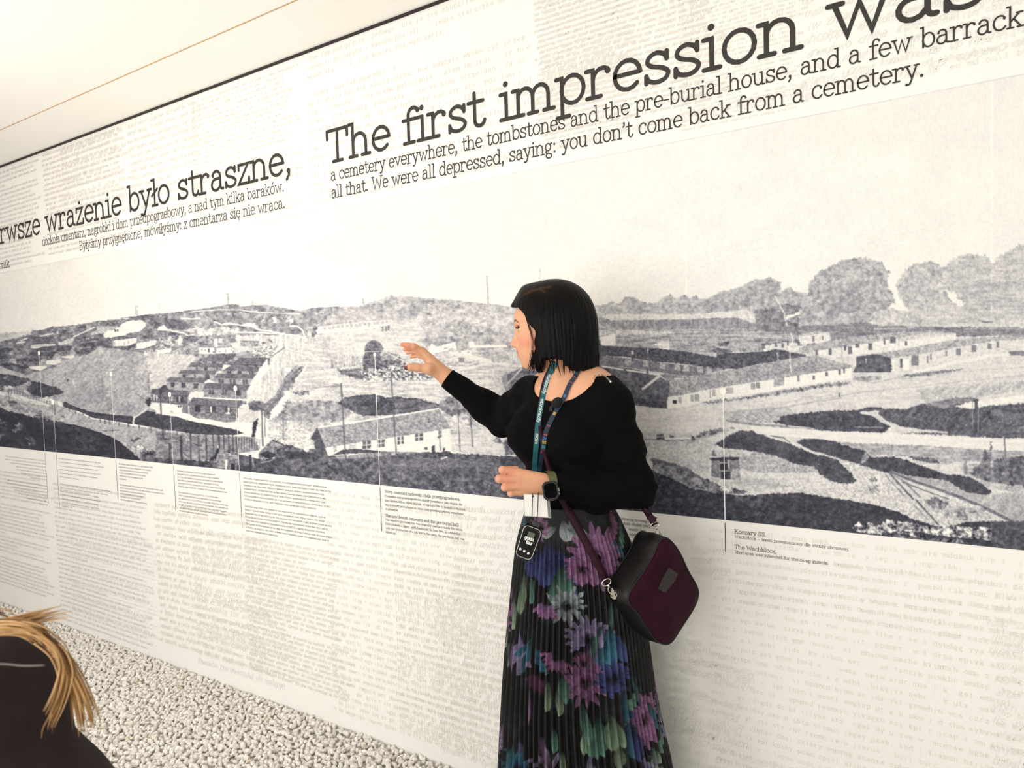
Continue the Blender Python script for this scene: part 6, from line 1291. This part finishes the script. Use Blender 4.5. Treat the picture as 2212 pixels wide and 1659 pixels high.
# ------------------------------------------------------------------ things she wears and carries
ALLV = np.concatenate([TV, SVt[:, ::2].reshape(-1, 3), BV[BV[:, 2] > 1.2]])
def surf(px, py, lift=.003, near=None, fallback=1.70):
    r = ray(px, py); n_ = np.linalg.norm(r); r = r/n_; q = ALLV-CAM; t = q@r
    k = (np.linalg.norm(q-t[:, None]*r, axis=1) < .006)
    if near is not None: k &= t > near
    t0 = np.percentile(t[k], 12) if k.any() else fallback
    return CAM+r*(t0-lift)
def onto(pts, lift, near=None, n=6, it=40):
    """smooth path over her clothes through picture points"""
    p = spline([(a, b_) for a, b_ in pts], n); t = np.array([np.linalg.norm(surf(x, y, lift, near)-CAM) for x, y in p])
    for _ in range(it): t = np.concatenate([t[:1], np.minimum(t[1:-1], .25*t[:-2]+.5*t[1:-1]+.25*t[2:]+.0004), t[-1:]])
    return np.array([CAM+ray(x, y)/np.linalg.norm(ray(x, y))*d for (x, y), d in zip(p, t)])
def band(b, p, w, th=.0011, twist=None):
    """flat strap along p; returns the local frame"""
    p = np.asarray(p); t = np.gradient(p, axis=0); t /= np.linalg.norm(t, axis=1, keepdims=True)
    v = CAM-p; v /= np.linalg.norm(v, axis=1, keepdims=True)
    if twist is not None: v = v+np.asarray(twist)
    s_ = np.cross(t, v); s_ /= np.linalg.norm(s_, axis=1, keepdims=True); n = np.cross(s_, t)
    w = np.broadcast_to(np.asarray(w, float), (len(p),))[:, None]/2
    ring = np.stack([p-s_*w-n*th/2, p+s_*w-n*th/2, p+s_*w+n*th/2, p-s_*w+n*th/2], 1)
    V = ring.reshape(-1, 3); b.add(V, grid_faces(len(p), 4, True)); e = 4*(len(p)-1); b.add(V, [[3, 2, 1, 0], [e, e+1, e+2, e+3]])
    return p, t, s_, n
def writing(ink, txt, frame, start, size, w=.17, cond=.8, flip=1, lift=.0009):
    """lettering running along a strap"""
    p, t, s_, n = frame; L = np.concatenate([[0], np.cumsum(np.linalg.norm(np.diff(p, axis=0), axis=1))])
    def fn(u, v, off):
        out = [np.interp(u, L, (p+n*(lift+off*.05))[:, i])+v*np.interp(u, L, s_[:, i])*flip for i in range(3)]
        return np.stack(out, -1)
    tot = sum(GL[c][0] if c in GL else .62 for c in txt)*size*cond
    ink.text(txt, fn, start, start+tot, -size*.5, size, w, 2, GL=SANS); return start+tot
m_teal = mat('teal_ribbon', rgb(18, 88, 98), .6, noise=.08, nscale=90); m_navy = mat('navy_ribbon', rgb(14, 38, 60), .6, noise=.1, nscale=90)
m_lw = mat('white_ribbon_print', rgb(214, 226, 222), .6, noise=.03)
# teal lanyard
lan = empty('lanyard', 'teal lanyard with white lettering hanging from her neck', 'lanyard', tuple(Q3(1165, 900, 1.68)))
b = MB(); f1 = band(b, np.concatenate([onto([(1197,784),(1189,806),(1182,822),(1173,855),(1166.5,888),(1162,915),(1159.5,943),(1157,975),(1155,1004)], .0075), [Q3(1155,1030,1.70), Q3(1157,1066,1.662)]]), .0132)
b.build('ribbon', m_teal, lan)
for w_t, w_s, w_c in (('excursions.city', .040, .72), ('excursions.city', .116, .74), ('excurs', .208, .70)):
    I = Ink(0); writing(I, w_t, f1, w_s, .0060, .25, w_c, -1); I.build('ribbon_lettering', m_lw, lan)
# navy lanyard with coloured print, other side of the neckline
lan2 = empty('lanyard', 'dark blue lanyard strand with small coloured letters, crossing the neckline on the right', 'lanyard', tuple(Q3(1200, 900, 1.68)))
b = MB(); f2 = band(b, np.concatenate([onto([(1256,784),(1249,798),(1243,812),(1230,831),(1218,859),(1200,889),(1186,916),(1177,941),(1172.5,970),(1167,1004)], .0085), [Q3(1163,1030,1.698), Q3(1161,1066,1.66)]]), .0112); b.build('ribbon', m_navy, lan2)
for txt, st0, size, colr in (('I', 0.048, .0042, (214,70,84)), ('I', 0.065, .004, (214,70,84)), ('ex', 0.100, .0046, (74,128,190)), ('im', 0.153, .0048, (214,184,84)), ('I', 0.190, .0046, (222,70,84)), ('I', 0.214, .005, (222,70,84)), ('A', 0.222, .0056, (28,120,210)), ('IN', 0.231, .0056, (230,196,84)), ('SE', 0.244, .0056, (70,160,170)), ('A', 0.256, .0056, (112,40,104)), ('E', 0.264, .0056, (214,60,66))):
    I = Ink(0); writing(I, txt, f2, st0, size, .26, .8, -1); I.build('coloured_letter', mat('coloured_print', rgb(*colr), .6, noise=.03), lan2)
# clip-on microphone with foam ball
mic = empty('microphone', 'small clip-on microphone with black foam ball at the neckline', 'microphone', tuple(surf(1203, 872, .01)))
mc = surf(1203, 870, .016); ax1 = nrm(RT*.75+UP*.66); ax2 = nrm(np.cross(FW, ax1)); b = MB(); b.ellipsoid(mc, (.0158, .0128, .0130), np.array([ax1, ax2, np.cross(ax1, ax2)]), 24, 14)
b.build('foam_ball', mat('black_foam', rgb(16, 16, 17), .95, noise=.3, nscale=600, bump=.9, bscale=900), mic, True)
b = MB(); c0 = surf(1190, 881, .012); b.tube([mc-ax1*.012, c0], [.0045, .0035], 8); b.box(c0-UP*.003, (.004, .0025, .005), np.array([RT, FW, UP])); b.build('clip', mat('dark_metal_clip', rgb(60, 58, 56), .3, metal=.8, noise=.1), mic)
# white card badge
bd = empty('name_badge', 'blank white card in a clear sleeve hanging below her hand', 'badge', tuple(Q3(1160, 1095, 1.62)))
cc = [Q3(*p, 1.628) for p in ((1132.7,1068),(1185,1071),(1189,1117.5),(1134,1113.5))]; n_ = nrm(np.cross(cc[1]-cc[0], cc[3]-cc[0])); n_ = n_ if n_@(CAM-cc[0]) > 0 else -n_
def plate(b, c, n, th):
    c = np.array(c); m_ = len(c); b.add(np.concatenate([c+n*th/2, c-n*th/2])); i0 = b.n-2*m_
    Q = [[i0+i, i0+(i+1) % m_, i0+m_+(i+1) % m_, i0+m_+i] for i in range(m_)]; b.Q.append(np.array(Q))
    b.T.append(np.array([[i0, i0+i, i0+i+1] for i in range(1, m_-1)]+[[i0+m_, i0+m_+i+1, i0+m_+i] for i in range(1, m_-1)]))
b = MB(); plate(b, cc, n_, .0012); b.build('card', mat('white_card', rgb(236, 234, 228), .5, noise=.03, nscale=30), bd)
b = MB(); loop = [c+(c-np.mean(cc, 0))*.035 for c in cc]; b.tube(np.array(loop+[loop[0]])+n_*.0006, .0009, 6); b.build('sleeve_edge', mat('clear_sleeve_edge', rgb(196, 196, 190), .25, noise=.05), bd)
b = MB(); sl = [cc[1]*(1-k)+cc[0]*k for k in (0, .09)]+[cc[2]*(1-k)+cc[3]*k for k in (.09, .0)]; plate(b, [p+n_*.0012 for p in (sl[0], sl[1], sl[2], sl[3])], n_, .0006); b.build('sleeve_fold', mat('grey_sleeve_fold', rgb(120, 122, 122), .3, noise=.2, nscale=60), bd)
# tour-guide receiver
rc_ = empty('audio_receiver', 'black tour-guide audio receiver with silver rim and three white buttons, hanging on a cord', 'receiver', tuple(Q3(1142, 1172, 1.60)))
o_ = Q3(1141, 1172, 1.595); ay = nrm(UP*.945+RT*.325); az = nrm(-FW+RT*-.10); ax_ = nrm(np.cross(ay, az)); az = np.cross(ax_, ay); RAX = np.array([ax_, ay, az])
def rrect(w, h, r, n=7, taper=0.):
    out = []
    for sx, sy, a0 in ((1, 1, 0), (-1, 1, 90), (-1, -1, 180), (1, -1, 270)):
        for a in np.radians(np.linspace(a0, a0+90, n)): out.append((sx*(w-r)+r*math.cos(a), sy*(h-r)+r*math.sin(a)))
    o = np.array(out); o[:, 0] *= 1-taper*(-o[:, 1]/h)*.5-taper*.5; return o
def loc3(p2, z, o=None, axs=None): p2 = np.asarray(p2); return (o_ if o is None else o)+p2[:, :1]*(RAX if axs is None else axs)[0]+p2[:, 1:2]*(RAX if axs is None else axs)[1]+z*(RAX if axs is None else axs)[2]
def lofted(b, loops):
    V = np.concatenate(loops); m_ = len(loops[0]); i0 = b.n; b.add(V, grid_faces(len(loops), m_, True)); e = i0+m_*(len(loops)-1)
    b.T.append(np.array([[i0, i0+i+1, i0+i] for i in range(1, m_-1)]+[[e, e+i, e+i+1] for i in range(1, m_-1)]))
RW, RH = .0232, .0400
b = MB(); lofted(b, [loc3(rrect(RW*.9, RH*.93, .010, taper=.10), -.022), loc3(rrect(RW, RH, .012, taper=.10), -.018), loc3(rrect(RW, RH, .012, taper=.10), -.002), loc3(rrect(RW*.93, RH*.95, .011, taper=.10), .0012)]); b.build('housing', mat('black_plastic', rgb(9, 9, 10), .45, spec=.2, noise=.05), rc_, False)
b = MB(); lp = loc3(rrect(RW*.90, RH*.92, .0105, taper=.10), .0015); b.tube(np.concatenate([lp, lp[:1]]), .00075, 6); b.build('silver_rim', mz, rc_, True)
b = MB(); plate(b, loc3(rrect(RW*.60, RH*.52, .002)+[0, .0085], .0016), RAX[2], .0006); b.build('front_window', mat('glossy_black_window', rgb(4, 4, 5), .25, spec=.15, noise=.02), rc_)
b = MB(); plate(b, loc3(rrect(RW*.34, RH*.15, .001)+[.0006, .0195], .0022), RAX[2], .0005); b.build('display', mat('lcd_display', rgb(78, 82, 66), .25, noise=.05), rc_)
dfn = lambda u, v, off: o_+np.asarray(u)[:, None]*RAX[0]+np.asarray(v)[:, None]*RAX[1]+(.0022+off)*RAX[2]
I = Ink(0); I.text('guide.', dfn, -.0112, .0118, .0066, .0056, .27, 3, GL=SANS); I.text('tour', dfn, -.0052, .0106, -.0030, .0056, .27, 3, GL=SANS); I.build('lettering', mat('white_plastic_print', rgb(240, 240, 236), .5, noise=.02), rc_)
m_btn = mat('white_button', rgb(226, 222, 214), .4, noise=.03)
for k, sy in enumerate((-.0155, -.0190, -.0215)):
    b = MB(); b.ellipsoid(loc3(np.array([[-.0125+.0105*k, -.0200-.0016*k]]), .0016)[0], (.0032, .0032, .0012), RAX, 14, 8); b.build('button', m_btn, rc_, True)
b = MB(); lofted(b, [loc3(rrect(.006, .009, .002)+[.0185, .030], -.026), loc3(rrect(.006, .009, .002)+[.0185, .030], -.002)]); lofted(b, [loc3(rrect(.008, .006, .002)+[.004, .0435], -.016), loc3(rrect(.008, .006, .002)+[.004, .0435], -.004)]); b.build('cord_lug', mat('black_plastic_lug', rgb(20, 20, 21), .4, noise=.05), rc_)
b = MB()
for pts in ([(1150.5,1066),(1149.6,1100),(1148.5,1128),(1149.5,1137)], [(1162.8,1064),(1161.5,1100),(1159.8,1126),(1157,1136)]): b.tube(spline([Q3(x, y, 1.618-.002*i) for i, (x, y) in enumerate(pts)], 5), .0011, 6)
b.ellipsoid(Q3(1151, 1072, 1.615), (.0026, .0026, .0026)); b.build('cord', mat('black_cord', rgb(18, 18, 18), .8, noise=.1), rc_, True)
# wristwatch
wt = empty('wristwatch', 'black octagonal wristwatch with dark screen and olive strap on her left wrist', 'watch', tuple(Q3(1190, 1058, 1.62)))
wc = Q3(1189.5, 1060, 1.618); wn = nrm(-FW+UP*.10+RT*-.12); wy = nrm(UP*.98+RT*-.16); wx = nrm(np.cross(wy, wn)); wy = np.cross(wn, wx); WAX = np.array([wx, wy, wn])
oct_ = lambda w, h, c: np.array([(w-c, h), (-w+c, h), (-w, h-c), (-w, -h+c), (-w+c, -h), (w-c, -h), (w, -h+c), (w, h-c)])
b = MB(); lofted(b, [loc3(oct_(.0188, .0222, .0075), z, wc, WAX) if k else loc3(oct_(.0165, .020, .007), z, wc, WAX) for k, z in ((0, -.010), (1, -.006), (1, .0015))]+[loc3(oct_(.0168, .0200, .007), .0035, wc, WAX)]); b.build('case', mat('dark_resin', rgb(26, 26, 25), .45, spec=.3, noise=.08), wt)
b = MB(); plate(b, loc3(oct_(.0148, .0178, .0065), .0037, wc, WAX), WAX[2], .0006); b.build('screen', mat('black_glass_screen', rgb(2, 2, 2), .5, spec=.03, noise=.02), wt)
b = MB(); wm = wrL+uL*.018; wu = nrm(np.cross(uL, wn)); th = np.linspace(0, 2*np.pi, 40, endpoint=False); ringc = [wm+(wu*.0335*math.cos(a)+np.cross(uL, wu)*.0300*math.sin(a)) for a in th]; ringc = np.array(ringc+[ringc[0]])
V = []
for p in ringc: V += [p-uL*.0105, p+uL*.0105]
V = np.array(V); V2 = V+np.repeat((ringc-wm)/np.linalg.norm(ringc-wm, axis=1)[:, None]*.0022, 2, axis=0); b.add(V, [[2*i, 2*i+1, 2*i+3, 2*i+2] for i in range(40)]); b.add(V2, [[2*i+1, 2*i, 2*i+2, 2*i+3] for i in range(40)])
b.build('strap', mat('olive_strap', rgb(92, 92, 62), .6, noise=.1), wt, True)
b = MB(); b.box(wc+wx*.0195, (.0018, .004, .003), WAX); b.box(wc+wx*.0190-wy*.009, (.0014, .0025, .003), WAX); b.build('side_button', mat('dark_steel_button', rgb(92, 90, 86), .4, metal=.7, noise=.05), wt)
# ------------------------------------------------------------------ handbag
m_blk = mat('black_bag_leather', rgb(13, 11, 11), .42, spec=.35, noise=.15, nscale=60, bump=.3, bscale=500); m_vel = mat('maroon_velvet', rgb(44, 13, 28), .9, spec=.1, noise=.3, nscale=18, sheen=.03, bump=.2, bscale=1500)
m_strap = mat('maroon_strap_leather', rgb(40, 12, 27), .6, spec=.2, noise=.12)
bag = empty('handbag', 'small dark maroon velvet handbag with black leather sides on a shoulder strap', 'handbag', tuple(Q3(1430, 1285, 1.66)))
BN = nrm((.52, -.845, .04)); B0 = Q3(1432, 1282, 1.655)
def onplane(px, py, off=0.): r = ray(px, py); t = ((B0+BN*off-CAM)@BN)/(r@BN); return CAM+r*t
FP = spline([(1437,1160),(1453,1172),(1469,1195),(1485,1230),(1505,1266),(1508,1287),(1497,1316),(1474,1352),(1452,1385),(1436,1393),(1417,1385),(1398,1362),(1377,1327),(1357,1304),(1357,1281),(1380,1246),(1406,1205),(1422,1170)], 4, True)
fl = np.array([onplane(x, y) for x, y in FP]); fc = fl.mean(0)
def bl(sc, off): return fc+(fl-fc)*sc+BN*off
b = MB(); lofted(b, [bl(.90, -.088), bl(.965, -.084), bl(1.0, -.074), bl(1.03, -.04), bl(1.0, -.004), bl(.97, .0)][::-1]); b.build('body', m_blk, bag, True)['label'] = 'black leather gusset'
R_b = np.random.RandomState(2); b = MB(); rings = [bl(.975, .0005), bl(.95, .004), bl(.80, .0085), bl(.55, .0105), bl(.28, .0115), bl(.05, .012)]
rings = [r_+BN*((fbm(r_[:, 0]*22, r_[:, 2]*22, 71, 2)-.5)*.008)[:, None] if 0 < k else r_ for k, r_ in enumerate(rings)]
lofted(b, rings); b.build('front_panel', m_vel, bag, True)['label'] = 'maroon velvet front'
b = MB(); p = bl(.985, .0015); b.tube(np.concatenate([p, p[:1]]), .0022, 7); p = bl(1.0, -.078); b.tube(np.concatenate([p, p[:1]]), .002, 6); b.build('piping', m_blk, bag, True)
b = MB(); lab = [onplane(x, y, .0145) for x, y in ((1445,1226),(1464,1239),(1458,1254),(1437,1280),(1422,1272),(1430,1252))]; plate(b, lab, BN, .0022); b.build('leather_patch', mat('grey_leather_patch', rgb(52, 49, 47), .7, spec=.2, noise=.1), bag)
b = MB(); zl = spline([onplane(x, y, -.042)+(onplane(x, y)-fc)*.03 for x, y in ((1432,1166),(1408,1196),(1384,1234),(1360,1275))], 5); band(b, zl, .006, .002); b.build('zip', mat('black_zip_tape', rgb(14, 13, 14), .7, noise=.1), bag)
def clasp(px0, py0, px1, py1, d0, d1):
    a, c = Q3(px0, py0, d0), Q3(px1, py1, d1); b = MB(); t = nrm(c-a); s_ = nrm(np.cross(t, FW)); u = np.linspace(0, 2*np.pi, 22); L_ = np.linalg.norm(c-a)
    r = .009; b.tube(np.array([a+s_*r*1.25*math.cos(x)+t*r*.8*math.sin(x) for x in u]), .0014, 6, False)
    b.tube([a+t*.006, a+t*.014], [.0032, .0022], 8); b.tube(spline([a+t*.012-s_*.001, a+t*.018-s_*.0055, a+t*.026-s_*.005, a+t*.031, a+t*.026+s_*.0045, a+t*.018+s_*.004], 4), .0014, 6)
    b.tube(np.array([c+s_*.007*math.cos(x)+t*.006*math.sin(x) for x in u]), .0013, 6, False); b.build('swivel_clasp', mz, bag, True)
clasp(1310,1258,1326,1286,1.60,1.60); clasp(1415,1134,1424,1158,1.68,1.69)
b = MB(); b.box(Q3(1325, 1284, 1.598), (.0032, .0015, .011), np.array([nrm(RT+UP*.3), FW, nrm(UP-RT*.3)])); b.build('zip_pull', mz, bag)
b = MB(); s1 = onto([(1195,780),(1187,800),(1180,814),(1173,836),(1168,870),(1167,906),(1170,943),(1178,984),(1192,1028),(1204,1052)], .0032, it=8); band(b, s1, .0115, .0016)
s2 = np.concatenate([s1[-1:], onto([(1222,1092),(1246,1136),(1268,1176),(1290,1216),(1306,1248)], .006), [Q3(1310,1257,1.602)]]); s2 = s2[1:]; band(b, np.concatenate([s1[-1:]+FW*.02, s2]), .0195, .0024)
band(b, np.array([Q3(x, y, d) for x, y, d in ((1376,1082,1.80),(1388,1092,1.76),(1398,1106,1.71),(1408,1122,1.685),(1415,1134,1.68))]), .0165, .0026); b.build('shoulder_strap', m_strap, bag, True)
b = MB(); b.box(Q3(1408, 1120, 1.676), (.010, .0022, .008), np.array([nrm(RT+UP*-.6), FW, nrm(UP+RT*.6)])); b.box(Q3(1398, 1104, 1.70), (.0095, .002, .004), np.array([nrm(RT+UP*-.6), FW, nrm(UP+RT*.6)])); b.build('strap_keeper', m_strap, bag)
# ------------------------------------------------------------------ visitor in the near left foreground, seen from behind, cut off by the frame
vis = empty('person', 'dark-coated visitor at the lower left edge with loose blonde hair over a hood', 'person', (P(-40, 1500, .72)[0], P(-40, 1500, .72)[1], 0))
vh = P(-50, 1540, .72); vx, vy = vh[0], vh[1]; up = UPZ; side = np.array([1, 0, 0.])
K = Sculpt(); K.ell(vh, (.066, .078, .078), None, .02); K.cap(vh-up*.05, vh-up*.16, .045, .050, .02)
sh0 = np.array([vx, vy, vh[2]-.20])
K.cap(sh0-side*.10, sh0+side*.10, .050, None, .04); K.cap(sh0, sh0-up*.30, .105, .10, .05)
for sd in (-1, 1):
    K.chain([sh0+side*sd*.125, sh0+side*sd*.155-up*.20, sh0+side*sd*.13-up*.36+np.array([0, .08, 0])], [.042, .034, .024], .02); K.ell(sh0+side*sd*.12-up*.40+np.array([0, .10, 0]), (.026, .035, .018), None, .02)
    K.chain([sh0+side*sd*.06-up*.30, sh0+side*sd*.065-up*.56, np.array([vx+sd*.065, vy, .06])], [.070, .050, .036], .03); K.cap([vx+sd*.065, vy-.02, .032], [vx+sd*.065, vy+.10, .028], .030, .026, .02)
v_, q_ = mesh_field(lambda X, o: K(X, o[K]), np.array([vx-.3, vy-.25, -.01]), np.array([vx+.3, vy+.3, vh[2]+.15]), .008, (K,)); npmesh('body', v_, q_, mat('visitor_skin', rgb(200, 156, 128), .5, noise=.05), vis, True)
G_c = Sculpt(); G_c.ell(vh+np.array([0, 0, .0]), (.078, .092, .086), None, .02); G_c.cap(vh-up*.05, vh-up*.17, .080, .120, .03); G_c.ell(vh+np.array([.0, -.02, -.125]), (.150, .11, .085), None, .04)
G_c.cap(sh0-side*.11, sh0+side*.115+up*.0, .060, None, .05); G_c.cap(sh0, sh0-up*.42, .125, .150, .05)
for sd in (-1, 1): G_c.chain([sh0+side*sd*.125, sh0+side*sd*.160-up*.20, sh0+side*sd*.135-up*.35+np.array([0, .07, 0])], [.052, .046, .036], .02)
def coat(X, o):
    d = G_c(X, o[G_c])+(fbm(X[:, 0]*14+X[:, 2]*5, X[:, 2]*16, 80, 2)-.5)*.010
    return np.maximum(d, vh[2]-.62-X[:, 2])
v_, q_ = mesh_field(coat, np.array([vx-.35, vy-.3, .3]), np.array([vx+.35, vy+.3, vh[2]+.2]), .005, (G_c,)); npmesh('hooded_coat', v_, q_, mat('dark_coat_cloth', rgb(46, 39, 39), .9, spec=.1, noise=.15, nscale=30), vis, True)['label'] = 'dark brown-grey hooded coat'
b = MB(); b.tube(spline([P(x, y, .622) for x, y in ((-60,1436),(0,1434),(50,1438),(96,1437))], 6), .0010, 6); b.build('hood_seam', mat('grey_piping', rgb(96, 86, 84), .7, noise=.1), vis, True)
RV = np.random.RandomState(14)
def tress(pts, n, spread, r, name, mats, z0=.64):
    for mi, m_ in enumerate(mats):
        b = MB()
        for i in range(n//len(mats)):
            o1, o2, o3 = RV.randn(3)*spread, RV.randn(3)*spread*1.2, RV.randn(3)*spread*.5; ln_ = 1-.25*RV.rand(); m2 = max(3, int(round(len(pts)*ln_)))
            p = [P(x+o1[0]+o2[0]*k/len(pts), y+o1[1]+o2[1]*k/len(pts), z0+.004*o3[0]/spread+(d if len(q) > 2 else 0)) for k, q in enumerate(pts[:m2]) for x, y in [q[:2]] for d in [q[2] if len(q) > 2 else 0]]
            p = spline(p, 6); p = p[:max(8, int(len(p)*(.72+.28*RV.rand()**.6)))]; b.tube(p, r*(1-np.linspace(0, 1, len(p))**3*.85), 5)
        b.build(name, m_, vis, True)
hm = [hair_material('golden_hair', .5, None, rgb(162, 124, 80)), hair_material('light_brown_hair', .5, None, rgb(108, 78, 50)), hair_material('pale_blonde_hair', .5, None, rgb(182, 148, 106))]
tress([(-80,1368,.02),(-20,1356,.0),(40,1354,-.01),(88,1370,-.012),(120,1400,-.012),(136,1440,-.01)], 80, 8, .0010, 'hair_sweep', hm)
tress([(90,1374,-.012),(124,1404,-.014),(140,1446,-.014),(134,1486,-.012),(118,1530,-.01),(100,1566,-.01),(96,1592,-.01)], 46, 6, .0009, 'hair_lock', hm)
tress([(110,1392,-.01),(142,1430,-.01),(166,1470,-.01),(184,1512,-.01),(196,1552,-.01),(198,1578,-.01)], 42, 6.5, .0009, 'hair_lock', hm)
tress([(128,1420,-.01),(156,1466,-.006),(168,1520,-.004),(174,1560,-.004),(176,1590,-.004)], 34, 6.5, .0009, 'hair_lock', hm)
tress([(-30,1352),(30,1340),(70,1330),(112,1320),(128,1318)], 18, 4, .0009, 'hair_wisp', hm[::2]); tress([(20,1352),(70,1346),(112,1336),(160,1328)], 18, 3.4, .0009, 'hair_wisp', hm[::2]); tress([(-60,1330),(-10,1322),(20,1330),(30,1350)], 12, 4, .0009, 'hair_wisp', hm[:2])
# ------------------------------------------------------------------ turn the finished place so that its walls run along the axes
ROT = Matrix.Rotation(AZ, 4, 'Z')
bpy.context.view_layer.update()
for o in list(SC.collection.objects):
    if o.parent is None: o.matrix_world = ROT @ o.matrix_world
bpy.context.view_layer.update()
